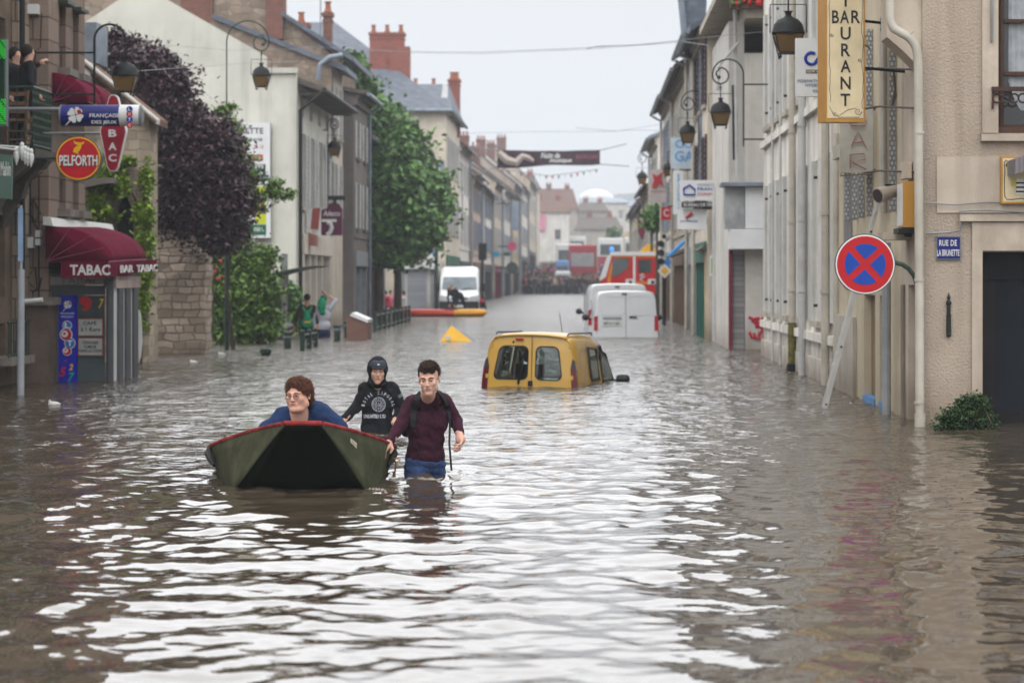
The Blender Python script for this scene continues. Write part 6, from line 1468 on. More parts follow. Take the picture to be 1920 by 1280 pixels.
 m=MB();m.loft([[(x0+(x1-x0)*i/n,Y+.12*math.sin(i*.7),bz(i/n,1))for i in range(n+1)],[(x0+(x1-x0)*i/n,Y+.12*math.sin(i*.7+.5),bz(i/n,0))for i in range(n+1)]],closed=False,caps=False);b=m.build('cloth',mat('banner_print',(.05,.02,.03),rough=.7,var=.5,scale=1.2),t);b.modifiers.new('s','SOLIDIFY').thickness=.02
 q=Y-.16;m=MB();m.tube([W(a,c_,q)for a,c_ in((934,286),(950,300),(968,305),(980,293),(990,296),(1000,302))],[.25,.3,.28,.22,.2,.12],6);m.build('pale_shape',mat('pale_skin_print',(.42,.36,.32),rough=.7),t)
 txt(t,'Nuits de',1014,1050,286,297,q,SIGNW,off=.02,shear=.3);txt(t,'musique',1030,1072,297,307,q,SIGNW,off=.02,shear=.3);txt(t,'DU 3 AU 5 JUIN',1080,1120,290,300,q,mat('pink_print',(.5,.12,.2)),off=.0)
 for a,b,c_,d in((932,282,885,276),(932,312,890,330),(1125,282,1175,270),(1125,308,1180,312)):m=MB();m.tube([W(a,b,Y),W(c_,d,Y)],.03,5);m.build('stay_rope',GREYM,t)
 # overhead wires
 for i,(lb,pts,r_)in enumerate((('upper overhead cable crossing the sky from the brick chimney',((560,88,70),(760,97,66),(900,98,62),(1060,92,60),(1200,84,58),(1290,74,56),(1430,60,54)),.012),
 ('second overhead cable just below the first',((640,92,90),(760,99,88),(900,101,85),(1100,93,82),(1310,76,80)),.014),('slack dark cable left of the slate mansard',((1100,92,60),(1120,87,60),(1160,86,60),(1220,84,60),(1280,78,60),(1330,86,58)),.016),
 ('low cable spanning the street behind the banner',((880,250,150),(1000,247,148),(1150,247,145),(1260,230,140)),.02),('lower looping cable right of the banner',((1080,240,130),(1150,246,130),(1190,244,130),(1260,246,128)),.02),
 ('thin wire over the pale gable',((160,78,60),(300,84,62),(430,95,64),(560,92,70)),.008),('thin wire from the near lantern to the gable',((255,134,40),(330,128,46),(480,118,55),(560,115,68)),.009))):
  m=MB();m.tube([W(a,b,c_)for a,b,c_ in pts],r_*.55,5);tag(m.build('overhead_cable',GREYM),lb,'cable','cables strung across the street')
 # bunting far away
 t=thing('bunting','faint string of coloured flags across the far street','bunting',W(1000,322,200));cols=[RED,GREENSHOP,SIGNW,BLUE]
 m=MB();m.tube([W(940,318,200),W(1030,330,200),W(1120,318,200)],.03,4);m.build('string',GREYM,t)
 for i in range(16):
  u=i/15;px=942+176*u;py=318+12*math.sin(u*math.pi);m=MB();m.poly([W(px-2.5,py,200),W(px+2.5,py,200),W(px,py+7,200)],(0,.03,0));m.build('flag',[RED,GREENSHOP,SIGNW,MAROON][i%4],t)
right_signs()
# ================================================================ trees and plants
def leaf_cloud(name,lobes,size,m,parent=None,n=9000,clump=.35,per=26,shell=.55,up=.35,droop=0.0,flatY=None,seed=1,asp=.55):
 """thousands of small leaf faces gathered in clumps spread through ellipsoid lobes"""
 r=np.random.default_rng(seed);vol=np.array([l[1][0]*l[1][1]*l[1][2]for l in lobes])**.72;vol/=vol.sum()
 nc=max(8,n//per);li=r.choice(len(lobes),nc,p=vol)
 c=np.array([lobes[i][0]for i in li]);rad=np.array([lobes[i][1]for i in li])
 d=r.normal(size=(nc,3));d/=np.linalg.norm(d,axis=1)[:,None]
 q=(shell+(1-shell)*r.random(nc))*(1+.19*r.normal(size=nc));q=np.where(r.random(nc)<.25,q*r.random(nc),q)
 cc=c+d*rad*q[:,None]
 cs=clump*(.5+r.random(nc))
 P=np.repeat(cc,per,0)+r.normal(size=(nc*per,3))*np.repeat(cs,per)[:,None]*np.array([.55,.55,.28])
 P[:,2]-=droop*np.linalg.norm((P-np.repeat(cc,per,0))[:,:2],axis=1)
 k=len(P);nrm=r.normal(size=(k,3));nrm[:,2]=np.abs(nrm[:,2])+up;nrm/=np.linalg.norm(nrm,axis=1)[:,None]
 a=np.cross(nrm,r.normal(size=(k,3)));a/=np.linalg.norm(a,axis=1)[:,None];b=np.cross(nrm,a)
 s=size*(.6+.8*r.random(k))[:,None]
 V=np.stack([P-a*s,P-b*s*asp+nrm*s*.12,P+a*s,P+b*s*asp+nrm*s*.12],1).reshape(-1,3)
 Fq=np.arange(k*4).reshape(-1,4)
 return np_obj(name,V,Fq,m,parent,smooth=False)
def lob(px,py,r,Y,ry=None,rx=None,dy=0):k=Y/F;return(W(px,py,Y+dy),((rx or r)*k,(ry or r)*k,r*k))
def branchy(mb,base,tops,r0=.14,seed=0):
 r=random.Random(seed);base=Vector(base)
 for t in tops:
  t=Vector(t);mid=base.lerp(t,.5)+Vector((r.uniform(-.3,.3),r.uniform(-.3,.3),r.uniform(-.1,.3)));mb.tube([base,base.lerp(mid,.5),mid,mid.lerp(t,.6),t],[r0,r0*.8,r0*.55,r0*.35,r0*.15],6)
def plants():
 GL=mat('lime_tree_leaves',(.115,.25,.05),rough=.5,var=.35,scale=.6,island=.5,spec=.3)
 GL2=mat('fresh_green_leaves',(.13,.24,.035),rough=.5,var=.35,scale=.8,island=.45,spec=.3)
 PU=mat('purple_leaves',(.060,.021,.034),rough=.5,var=.5,scale=1.2,island=.5,spec=.45)
 IV=mat('ivy_leaves',(.24,.37,.035),rough=.5,var=.35,scale=1.2,island=.5,spec=.3)
 DG=mat('dark_bush_leaves',(.035,.085,.02),rough=.5,var=.35,scale=3,island=.5,spec=.3)
 # pavement lime trees
 for Y,px,lobes,lb,sd in(
 (93,711,[(650,120,24),(656,148,30),(666,182,36),(680,215,42),(700,262,50),(690,320,58),(700,380,60),(706,435,48),(668,270,36),(740,330,48),(745,395,48),(720,470,26)],'tall dense lime tree with the nearer dark trunk on the left pavement',3),
 (101,746,[(735,255,36),(765,292,42),(782,342,46),(788,392,44),(775,434,42),(722,215,26),(756,466,26),(738,330,50),(735,400,50),(750,455,30),(798,372,28),(806,410,20)],'second lime tree, its crown spreading right over the shops',5)):
  t=thing('lime_tree',lb,'tree',(WX(px,Y),Y,0),group='lime trees on the left pavement');b=Vector((WX(px,Y),Y,-1));top=W(px-12 if Y<95 else px,440,Y)
  m=MB();m.tube([b,(b.x,Y,1.5),(b.x-.02,Y,3),top],[.20,.165,.15,.12],10);m.build('trunk',BARK,t,smooth=True)
  m=MB();branchy(m,(b.x,Y,2.6),[W(a,c,Y+random.uniform(-1,1))for a,c,r_ in lobes],.09,sd);m.build('branches',BARK,t)
  leaf_cloud('crown',[lob(a,c,r_*1.08,Y,ry=r_*1.2)for a,c,r_ in lobes],.15,GL,t,n=34000 if sd==3 else 26000,clump=.48,per=40,seed=sd,droop=.25)
 # purple plum tree over the garden wall
 Y=50.8;t=thing('purple_tree','dark purple leaved tree hanging over the rubble garden wall','tree',(WX(372,Y),Y+1.2,0));b=Vector((WX(340,Y+3),Y+3.2,-.8))
 lobes=[(205,70,22),(238,88,24),(280,120,38),(318,150,30),(240,160,34),(295,185,46),(345,228,42),(318,250,52),(392,262,44),(372,310,56),(408,322,44),(330,330,52),(432,372,34),(398,395,46),(345,395,40),(420,430,30),(312,385,34),(404,452,22),(200,120,16)]
 m=MB();m.tube([b,(b.x-.1,b.y,1.2),W(350,400,b.y)],[.16,.14,.11],8);m.build('trunk',BARK,t,smooth=True)
 m=MB();branchy(m,W(352,410,Y+1.2),[W(a,c,Y)for a,c,r_ in lobes],.06,3);m.build('branches',BARK,t)
 leaf_cloud('crown',[lob(a,c,r_*1.05,Y,ry=r_*1.3)for a,c,r_ in lobes],.058,PU,t,n=80000,clump=.30,per=38,seed=9,droop=.3)
 # light green branches growing through it
 Y=54.6;t=thing('maple_sapling','light green branches reaching right in front of the billboards','tree',(WX(440,Y),Y+.6,0));lobes=[(418,212,14),(432,240,18),(440,275,20),(452,300,18),(430,330,20),(462,325,14),(490,372,12),(478,335,12),(515,362,10),(538,366,8),(455,358,20),(510,345,9),(436,390,18),(450,428,14),(412,250,12),(447,450,10),(486,392,8),(432,200,6)]
 m=MB();branchy(m,(WX(436,Y),Y+.6,-.7),[W(440,400,Y)],.06,1);branchy(m,W(440,420,Y),[W(a,c,Y)for a,c,r_ in lobes],.025,2);m.build('trunk',BARK,t)
 leaf_cloud('crown',[lob(a,c,r_,Y,ry=r_*1.5)for a,c,r_ in lobes],.055,GL2,t,n=8000,clump=.15,per=14,seed=4)
 # bushes behind the lamp post
 Y=60.5
 for lobes,lb,sd,mm_,Yb in(([(415,520,36),(440,480,34),(478,490,34),(455,540,48),(420,585,40),(470,590,48),(440,620,38),(495,540,28),(498,610,22),(400,610,24),(405,480,20),(508,478,10)],'big pale green overgrown bush between the lamp post and bus shelter',6,GL2,60.5),
 ([(532,555,20),(540,590,20),(528,610,22),(545,540,10),(522,540,10)],'smaller green bush right of the bus shelter against the gable',7,GL,69.0)):
  t=thing('bush',lb,'bush',(WX(lobes[0][0],Yb),Yb,0));m=MB();branchy(m,(WX(lobes[3][0],Yb),Yb,-.8),[W(a,c,Yb)for a,c,r_ in lobes[:6]],.05,sd);m.build('stems',BARK,t)
  leaf_cloud('foliage',[lob(a,c,r_,Yb,ry=r_*1.2)for a,c,r_ in lobes],.07,mm_,t,n=26000 if sd==6 else 6000,clump=.22,per=20,seed=sd,droop=.3)
 t=thing('rose_stem','sprinkling of dark red roses in the green bush beside the garden wall','flowers',W(395,510,58.8));r=random.Random(3);m=MB();m.tube([(WX(398,59),59,-.6),W(400,520,59)],.02,5);m.build('stem',BARK,t)
 m=MB()
 for i in range(18):m.ball(W(r.uniform(386,420),r.uniform(455,530),59+r.uniform(-.3,.1)),.04,6,4)
 o=m.build('blooms',mat('dark_red_petals',(.30,.015,.03),rough=.6),t);o['kind']='stuff'
 # ivy over the old house
 Y=46.75;t=thing('ivy','bright green ivy hanging over the arch and corner of the old stone house','climbing plant',W(268,600,Y))
 bx=[(190,330,26,20),(180,370,18,28),(212,320,20,18),(226,345,12,26),(198,395,20,12),(268,400,16,26),(272,450,16,34),(268,510,16,40),(266,560,12,30),(262,600,6,14),(276,330,7,30),(215,300,14,14),(172,405,10,14),(240,300,10,8),(205,290,10,8),(165,215,10,6)]
 m=MB();m.tube([(WX(262,Y),Y+.1,-.4),W(268,500,Y+.1),W(266,400,Y+.1),W(276,320,Y+.1)],.03,5);m.tube([W(268,400,Y+.1),W(230,330,Y+.1),W(190,320,Y+.1)],.02,5);m.build('vine_stem',BARK,t)
 k=Y/F;leaf_cloud('foliage',[(W(a,c,Y),(rx*k,.12,rz*k))for a,c,rx,rz in bx],.05,IV,t,n=16000,clump=.10,per=16,shell=.1,seed=8,droop=.6)
 # box plant by the corner house
 Y=26.3;k=Y/F;t=thing('box_shrub','round dark green shrub half under water at the corner house wall','shrub',(WX(1808,Y),Y,0))
 m=MB();lobes=[(1800,786,36,34),(1828,776,30,38),(1775,796,24,22),(1850,792,18,26),(1840,752,12,14),(1812,756,18,16),(1790,775,14,14)]
 branchy(m,(WX(1808,Y),Y+.05,-.3),[W(a,c,Y)for a,c,r1,r2 in lobes],.012,1);m.build('stems',BARK,t)
 leaf_cloud('foliage',[(W(a,c,Y),(r1*k,.15,r2*k))for a,c,r1,r2 in lobes],.018,DG,t,n=9000,clump=.045,per=12,seed=12)
 # distant greenery
 for px,py,r_,Y,lb,g in((1232,400,14,103,'small green tree poking out beneath the maroon crest sign',GL),(1228,425,16,103,None,GL),(1150,440,12,345,'distant dark green tree between the buses',GL),(1222,450,9,120,None,GL)):
  if lb is None:continue
  t=thing('small_tree',lb,'tree',(WX(px,Y),Y,ground_z(Y)));m=MB();m.tube([(WX(px,Y),Y,ground_z(Y)-.5),W(px,py,Y)],[.1,.05],6);m.build('trunk',BARK,t)
  ls=[lob(px,py,r_,Y),lob(px-3,py+r_*1.3,r_*.9,Y),lob(px+5,py+r_*1.1,r_*.8,Y)];leaf_cloud('crown',ls,.12 if Y<200 else .3,g,t,n=3000,clump=.3,per=16,seed=int(px))
plants()
# ================================================================ vehicles and boats
YCAR=mat('yellow_car_paint',(.62,.36,.045),rough=.32,var=.06,coat=.5,dirt=.2,scale=2,spec=.5)
WCAR=mat('white_car_paint',(.66,.68,.70),rough=.32,var=.04,coat=.4,dirt=.12)
RUB=mat('black_rubber',(.014,.014,.015),rough=.55,var=.3)
TAIL=mat('dark_red_lamp',(.13,.008,.012),rough=.15,var=.2,coat=.6)
TAILB=mat('red_lamp',(.42,.012,.02),rough=.2,coat=.4)
VGL=glass_thin('tinted_car_glass',(.72,.86,.83),.03);VGD=mat('dark_car_glass',(.05,.065,.07),rough=.05,var=.3,scale=1,spec=.8)
SEAT=mat('dark_seat_fabric',(.02,.022,.026),rough=.8)
PLATE=mat('number_plate',(.6,.61,.58),rough=.4,dirt=.3)

def shell(mb,stations,skip=(),m=0):
 """stations: (y, half-width low, half-width high, height); profile from the left sill over the roof to the right sill"""
 rings=[]
 for y,w0,w1,h in stations:
  half=[(w0,-.6),(w0,-.02),(w0-.012,.12),(w1+.05,h-.20),(w1+.015,h-.10),(w1-.03,h-.035),(w1-.12,h-.004),(w1*.45,h+.018),(0,h+.024)]
  prof=[(-x,z)for x,z in half]+[(x,z)for x,z in reversed(half[:-1])]
  rings.append([(x,y,z)for x,z in prof])
 n=len(rings[0]);vs=[p for r_ in rings for p in r_]
 fs=[(i*n+j,i*n+j+1,(i+1)*n+j+1,(i+1)*n+j)for i in range(len(rings)-1)for j in range(n-1)if(i,j)not in skip]
 mb.add(vs,fs,m);return rings
def yellow_van():
 a=R(12.5);Y0=36.2
 t=thing('yellow_van','yellow van flooded up to its rear windows in the middle of the street','van',(WX(992,Y0),Y0+.1,0),rz=-a,rx=R(-1.2),ry=R(1.0))
 st=[(.02,.735,.60,.775),(.35,.74,.605,.80),(.85,.74,.605,.81),(.98,.74,.605,.81),(1.62,.74,.60,.79),(1.80,.74,.59,.77),(2.28,.735,.565,.64)]
 m=MB();skip={(i,j)for i in(3,)for j in(2,13)}|{(5,2),(5,13)}
 rings=shell(m,st,skip);o=m.build('body',YCAR,t,smooth='auto',world=False);o.modifiers.new('s','SOLIDIFY').thickness=.02
 # bonnet and pillars
 m=MB();m.tube([(-.57,2.28,.62),(-.66,2.95,-.05)],.03,6);m.build('windscreen_pillar',RUB,t,world=False);m=MB();m.tube([(.57,2.28,.62),(.66,2.95,-.05)],.03,6);m.build('windscreen_pillar',RUB,t,world=False)
 m=MB();m.add([(-.57,2.28,.63),(.57,2.28,.63),(.66,2.95,-.05),(-.66,2.95,-.05)],[(0,1,2,3)]);m.build('windscreen',VGL,t,world=False)
 # rear doors: plate with two rounded windows
 ol=[(-.735,-.6),(.735,-.6),(.735,-.02),(.722,.12),(.65,.575),(.615,.675),(.57,.74),(.48,.771),(.27,.793),(0,.799),(-.27,.793),(-.48,.771),(-.57,.74),(-.615,.675),(-.65,.575),(-.722,.12),(-.735,-.02)]
 tilt=lambda x,z,y=0:(x,y+.0+.10*max(0,z)*max(0,z),z)
 w1=rrect(-.565,-.03,.115,.62,.09,5);w2=rrect(.085,.505,.115,.62,.09,5)
 lw=lambda pts,k:[(x+(z-.37)*k,z)for x,z in pts]
 w1=lw(w1,.0);w1=[(x+(.09*(z-.115)/.5 if x<-.3 else 0),z)for x,z in w1];w2=[(x-(.07*(z-.115)/.5 if x>.3 else 0),z)for x,z in w2]
 m=MB();m.poly([tilt(x,z)for x,z in ol],(0,.03,0),[[tilt(x,z)for x,z in w1],[tilt(x,z)for x,z in w2]]);rd=m.build('rear_doors',YCAR,t,world=False,bevel=.006)
 for w_ in(w1,w2):
  cx=sum(p[0]for p in w_)/len(w_);cz=sum(p[1]for p in w_)/len(w_);big=[(cx+(x-cx)*1.02,cz+(z-cz)*1.02)for x,z in w_];sm=[(cx+(x-cx)*.955,cz+(z-cz)*.955)for x,z in w_]
  m=MB();m.poly([tilt(x,z,-.008)for x,z in big],(0,.007,0),[[tilt(x,z,-.008)for x,z in sm]]);wn=m.build('rear_window',RUB,t,world=False)
  m=MB();m.add([tilt(x,z,.006)for x,z in w_],[tuple(range(len(w_)))]);m.build('pane',VGL,wn,world=False)
 m=MB();m.box(.025,.033,-.003,.004,-.5,.76);m.build('door_seam',RUB,t,world=False)
 m=MB();m.poly([(x,.02,z)for x,z in rrect(-.235,-.11,.70,.732,.014,3)],(0,.05,0));m.build('brake_light',TAILB,t,world=False)
 m=MB();m.tube([(-.17,-.02,.05),(-.155,-.03,.14)],.018,6);m.tube([(-.15,-.03,.12),(-.075,-.02,.45)],.008,5);m.build('wiper',RUB,t,world=False)
 m=MB();m.ball((-.27,.05,.675),.02,8,6);m.build('washer_nozzle',RUB,t,world=False)
 for s in(-1,1):
  m=MB();L_=[(.655,.44),(.69,.40),(.715,.28),(.735,.1),(.75,-.3),(.665,-.3),(.645,.1),(.63,.30)]
  m.poly([(s*x,-.012+.06*max(0,z)**2,z)for x,z in L_],(0,.10,0),(),0);m.build('tail_light',TAIL,t,world=False,bevel=.01)
  m=MB();m.poly([(s*x,-.016+.06*max(0,z)**2,z)for x,z in((.655,.44),(.69,.40),(.712,.28),(.635,.29))],(0,.10,0));m.build('tail_light_cap',mat('smoky_lamp',(.06,.05,.05),rough=.2),t,world=False)
 # side windows and side trim
 def sx(z):return .728+(z-.12)/(.60-.12)*(.655-.728)if z>.12 else .728
 for s in(-1,1):
  for pts,g in(([(1.66-.64,.10),(1.60,.10),(1.58,.57),(1.03,.60)],VGL),([(1.84,.06),(2.72,.03),(2.25,.50),(1.84,.56)],VGL)):
   m=MB();m.poly([(s*(sx(z)+.006),y,z)for y,z in pts],(s*-.004,0,0));m.build('side_window',g if pts[0][0]<1.5 else VGL,t,world=False)
   m=MB();q=pts+[pts[0]];m.tube([(s*(sx(z)+.012),y,z)for y,z in q],.012,5);m.build('window_seal',RUB,t,world=False)
  m=MB();m.poly([(s*(sx(z)+.010),y,z)for y,z in rrect(.40,.86,.02,.60,.06,3)],(s*-.006,0,0),[[(s*(sx(z)+.010),y,z)for y,z in rrect(.43,.83,.05,.57,.05,3)]]);m.build('panel_swage',YCAR,t,world=False)
  m=MB();m.poly([(s*(sx(z)+.004),y,z)for y,z in((1.68,-.5),(1.72,-.5),(1.70,.60),(1.67,.60))],(s*-.003,0,0));m.build('door_gap',RUB,t,world=False)
  m=MB();m.add([(s*.74,1.8,-.02),(s*.74,2.9,-.04),(s*.74,2.9,-.5),(s*.74,1.8,-.5)],[(0,1,2,3)]);m.build('front_door',YCAR,t,world=False)
  m=MB();m.lathe([(.02,-.11),(.085,-.09),(.10,0),(.09,.08),(.02,.11)],(s*.93,2.45,.10),12,axis='x',sq=.8);m.tube([(s*.74,2.55,.06),(s*.86,2.48,.08)],.03,6);m.build('wing_mirror',RUB,t,world=False,smooth='auto')
 m=MB();m.box(-.72,.72,2.3,3.6,-.5,-.06);m.build('bonnet',YCAR,t,world=False)
 m=MB();m.tube([(.1,1.7,.80),(.14,1.3,1.12)],.005,4);m.build('aerial',BLACK,t,world=False)
 for s in(-1,1):m=MB();m.tube([(s*.55,.1,.79),(s*.56,.16,.815),(s*.56,1.7,.825),(s*.55,1.8,.79)],.012,5);m.build('roof_rail',RUB,t,world=False)
 for x in(-.38,.38):
  m=MB();m.box(x-.22,x+.22,1.5,1.62,-.3,.32);m.ball((x,1.55,.44),(.13,.06,.11),10,6);m.build('seat',SEAT,t,world=False,smooth='auto')
 for z in(.62,.16,-.1):
  for s in(-1,1):m=MB();m.box(s*.655-.02,s*.655+.02,-.02,.02,z-.03,z+.03)if z<.6 else m.box(s*.60-.02,s*.60+.02,.02,.05,z-.02,z+.02);m.build('hinge',YCAR,t,world=False)
 m=MB();m.box(-.02,.05,-.02,.0,.02,.10);m.build('door_handle',RUB,t,world=False)
yellow_van()
def white_van(name,label,px,Y0,w,h,yaw,win=False,ln=4.0):
 t=thing(name,label,'van',(WX(px,Y0),Y0,0),rz=-R(yaw),rx=R(-.6));k=w/.9
 st=[(0,w,w-.13,h-.04),(.06,w+.01,w-.11,h-.01),(.5,w+.015,w-.10,h),(2.4,w+.015,w-.10,h),(2.9,w+.01,w-.13,h-.10),(3.3,w,w-.18,h*.72),(3.8,w,w-.2,h*.3)]
 m=MB();rings=shell(m,st);m.add(rings[0],[tuple(range(len(rings[0])))[::-1]]);m.build('body',WCAR,t,smooth='auto',world=False)
 m=MB();m.box(-.012,.0,-.008,.001,-.3,h-.06);m.build('door_seam',mat('dark_seam',(.18,.18,.19)),t,world=False)
 for x0,x1 in((-w+.16,-.05),(.05,w-.16)):
  m=MB();m.poly([(x,-.010,z)for x,z in rrect(x0,x1,h*.48,h*.90,.07,3)],(0,.009,0),[[(x,-.010,z)for x,z in rrect(x0+.015,x1-.015,h*.48+.015,h*.90-.015,.06,3)]]);m.build('panel_swage',WCAR,t,world=False)
  if win:m=MB();m.poly([(x,-.012,z)for x,z in rrect(x0,x1,h*.5,h*.88,.06,3)],(0,.01,0));m.build('rear_window',VGD,t,world=False)
 m=MB();m.box(-.68*k,-.12*k,-.016,-.009,h*.24,h*.38);m.build('number_plate',PLATE,t,world=False)
 m=MB();text_mesh(m,'BX 417 QD',(-.62*k,-.017,h*.265),XV,ZV,.44*k,.085,off=.01);m.build('lettering',INK,t,world=False)
 m=MB();m.box(-.66*k,-.14*k,-.03,-.009,h*.40,h*.44);m.build('plate_trim',mat('grey_trim',(.30,.30,.31),rough=.4),t,world=False)
 m=MB();m.box(.08,.30,-.03,-.008,h*.42,h*.455);m.build('door_handle',RUB,t,world=False);m=MB();m.box(-.12,.02,-.02,.0,h*.925,h*.955);m.build('brake_light',RUB,t,world=False)
 for s in(-1,1):
  m=MB();m.poly([(s*x,-.014,z)for x,z in((w-.10,h*.47),(w+.0,h*.45),(w+.01,h*.14),(w-.10,h*.14))],(0,.09,0));m.build('tail_light',TAILB,t,world=False,bevel=.008)
  m=MB();m.lathe([(.02,-.1),(.09,-.07),(.10,.05),(.03,.1)],(s*(w+.17),2.9,h*.42),10,axis='x',sq=1.0);m.tube([(s*w,2.95,h*.38),(s*(w+.1),2.9,h*.40)],.03,5);m.build('wing_mirror',RUB,t,world=False,smooth='auto')
  m=MB();m.poly([(s*(w+.018),y,z)for y,z in((2.0,h*.42),(2.95,h*.40),(2.7,h*.80),(2.0,h*.82))],(s*-.004,0,0));m.build('side_window',VGD,t,world=False)
white_van('white_van','nearer white van with closed rear doors and number plate, wheels under water',1174,66.6,.88,1.27,-1.5)
white_van('white_van','white van parked just in front of another, its roof showing behind',1160,73.5,.92,1.45,-2.5)

def front_van():
 Y0=117.0;k=F/Y0;t=thing('delivery_van','tall white delivery van facing the camera behind the kayak','van',(WX(861,Y0),Y0,0),rz=R(2))
 def ring(y,w,z0,z1,r=.18):
  return[(x,y,z)for x,z in rrect(-w,w,z0,z1,min(r,(z1-z0)/2.1),3)]
 m=MB();m.loft([ring(0,.90,-.8,.50,.1),ring(.05,.95,-.8,.62),ring(.35,.97,-.8,.86),ring(.75,.97,-.8,1.0),ring(1.30,.93,-.8,1.75),ring(1.55,.92,-.8,2.08,.25),ring(1.9,.93,-.8,2.18,.25),ring(5.5,.93,-.8,2.18,.25)]);m.build('body',WCAR,t,smooth='auto',world=False)
 m=MB();m.add([(-.86,.80,1.08),(.86,.80,1.08),(.80,1.27,1.66),(-.80,1.27,1.66)],[(0,1,2,3)]);m.v=[(x,y-.045,z+.01)for x,y,z in m.v];m.build('windscreen',mat('grey_windscreen',(.16,.19,.21),rough=.08,var=.3),t,world=False)
 m=MB();m.box(-.95,.95,-.08,.2,-.6,.50);m.build('bumper',RUB,t,world=False,bevel=.03)
 m=MB();m.box(-.42,.42,-.03,.25,.56,.70);m.build('grille',mat('grey_grille',(.18,.18,.19),rough=.5),t,world=False)
 m=MB();m.box(-.24,.24,-.10,-.082,.20,.32);m.build('number_plate',PLATE,t,world=False)
 for s in(-1,1):
  m=MB();m.poly([(s*x,-.01,z)for x,z in((.46,.54),(.93,.52),(.94,.80),(.5,.72))],(0,.3,0));m.build('headlight',mat('lamp_glass',(.5,.52,.54),rough=.1),t,world=False)
  m=MB();m.box(s*1.12-.1,s*1.12+.1,.95,1.05,.95,1.35);m.tube([(s*.95,1.1,1.1),(s*1.1,1.0,1.15)],.03,5);m.build('wing_mirror',RUB,t,world=False)
 m=MB();m.tube([(-.6,.68,1.02),(-.1,.80,1.18)],.012,4);m.tube([(.1,.68,1.02),(.6,.80,1.18)],.012,4);m.build('wiper',RUB,t,world=False)
front_van()
def fire_engine():
 Y=106.0;t=thing('fire_engine','red fire engine with orange bands and white roof crossing behind the white vans','fire engine',(WX(1180,Y),Y,0));P=lambda pts,d=0:[W(a,b,Y-d)for a,b in pts]
 RE=mat('fire_red',(.50,.012,.015),rough=.35,var=.08,dirt=.1);OR=mat('orange_band',(.75,.22,.01),rough=.4)
 m=MB();m.poly(P([(1124,552),(1125,524),(1131,512),(1146,478),(1232,476),(1232,552)]),(0,2.4,0));m.build('cab',RE,t,bevel=.04)
 m=MB();m.poly(P([(1143,479),(1146,472),(1233,472),(1233,479)],.03),(0,2.46,0));m.build('roof',WHITEP,t)
 m=MB();m.poly(P([(1124,524),(1140,479),(1147,479),(1136,519),(1126,526)],.02),(0,2.44,0));m.build('windscreen_surround',SIGNW,t)
 m=MB();m.poly(P([(1146,519),(1149,484),(1178,484),(1178,502),(1162,514),(1152,519)],.012),(0,.01,0));m.build('side_window',VGD,t)
 m=MB();m.poly(P([(1197,511),(1197,487),(1221,487),(1221,511)],.012),(0,.01,0));m.build('side_window',VGD,t)
 for nm,pts in(('orange_band',[(1150,482.5),(1150,479.5),(1186,479.5),(1186,482.5)]),('orange_band',[(1193,482.5),(1193,479.5),(1232,479.5),(1232,482.5)]),('orange_band',[(1138,548),(1139,520),(1147,490),(1148,500),(1143,548)]),('orange_band',[(1192,533),(1192,528),(1215,528),(1215,533)]),('orange_band',[(1252,548),(1252,541),(1262,541),(1262,548)])):
  m=MB();m.poly(P(pts,.02),(0,.015,0));m.build(nm,OR,t)
 m=MB();m.poly(P([(1187,540),(1187,480),(1191.5,480),(1191.5,540)],.02),(0,.015,0));m.build('white_pillar',SIGNW,t)
 for x in(1180,1222):m=MB();m.poly(P([(x-7,533),(x-7,523),(x+7,523),(x+7,533)],.02),(0,.015,0));m.build('vent_panel',SIGNW,t);m=MB();m.poly(P([(x-1,532),(x-1,526),(x+5,526),(x+5,532)],.03),(0,.015,0));m.build('vent',BLACK,t)
 m=MB();m.tube(P([(1200,517),(1206,514),(1209,518),(1203,521),(1200,524),(1206,526)],.03),.03,5);m.build('unit_emblem',SIGNW,t)
 m=MB();m.poly(P([(1134,566),(1134,553),(1262,553),(1262,566)],-.1),(0,2.1,0));m.build('chassis',RUB,t)
 for x in(1148,1248):m=MB();c=W(x,574,Y);m.lathe([(.3,-.14),(.5,-.13),(.53,0),(.5,.13),(.3,.14)],(c.x,Y+.15,c.z),18,axis='y');w=m.build('wheel',RUB,t)
 m=MB();m.poly(P([(1250,556),(1250,482),(1330,482),(1330,556)]),(0,2.4,0));m.build('rear_body',RE,t)
 m=MB();m.poly(P([(1233,552),(1233,486),(1249,486),(1249,552)],-.2),(0,2.0,0));m.build('equipment_bay',RUB,t)
 m=MB();c=W(1147,471,Y+.5);m.lathe([(.11,0),(.11,.12),(.06,.2)],c,12);m.build('beacon',mat('blue_beacon',(.08,.3,.8),rough=.2,emit=.25),t)
 t2=thing('yellow_peaked_case','yellow peaked case rising behind the fire engine roof','case',W(1216,472,110));m=MB();m.poly([W(a,b,110)for a,b in((1200,473),(1204,466),(1216,457),(1227,465),(1232,473))],(0,1.5,0));m.build('hood',YELLOW,t2)
 m=MB();m.tube([(WX(1210,110.7),110.7,-.5),(WX(1210,110.7),110.7,WZ(470,110.7))],.06,6);m.tube([(WX(1222,110.7),110.7,-.5),(WX(1222,110.7),110.7,WZ(470,110.7))],.06,6);m.build('support',GREYM,t2)
fire_engine()
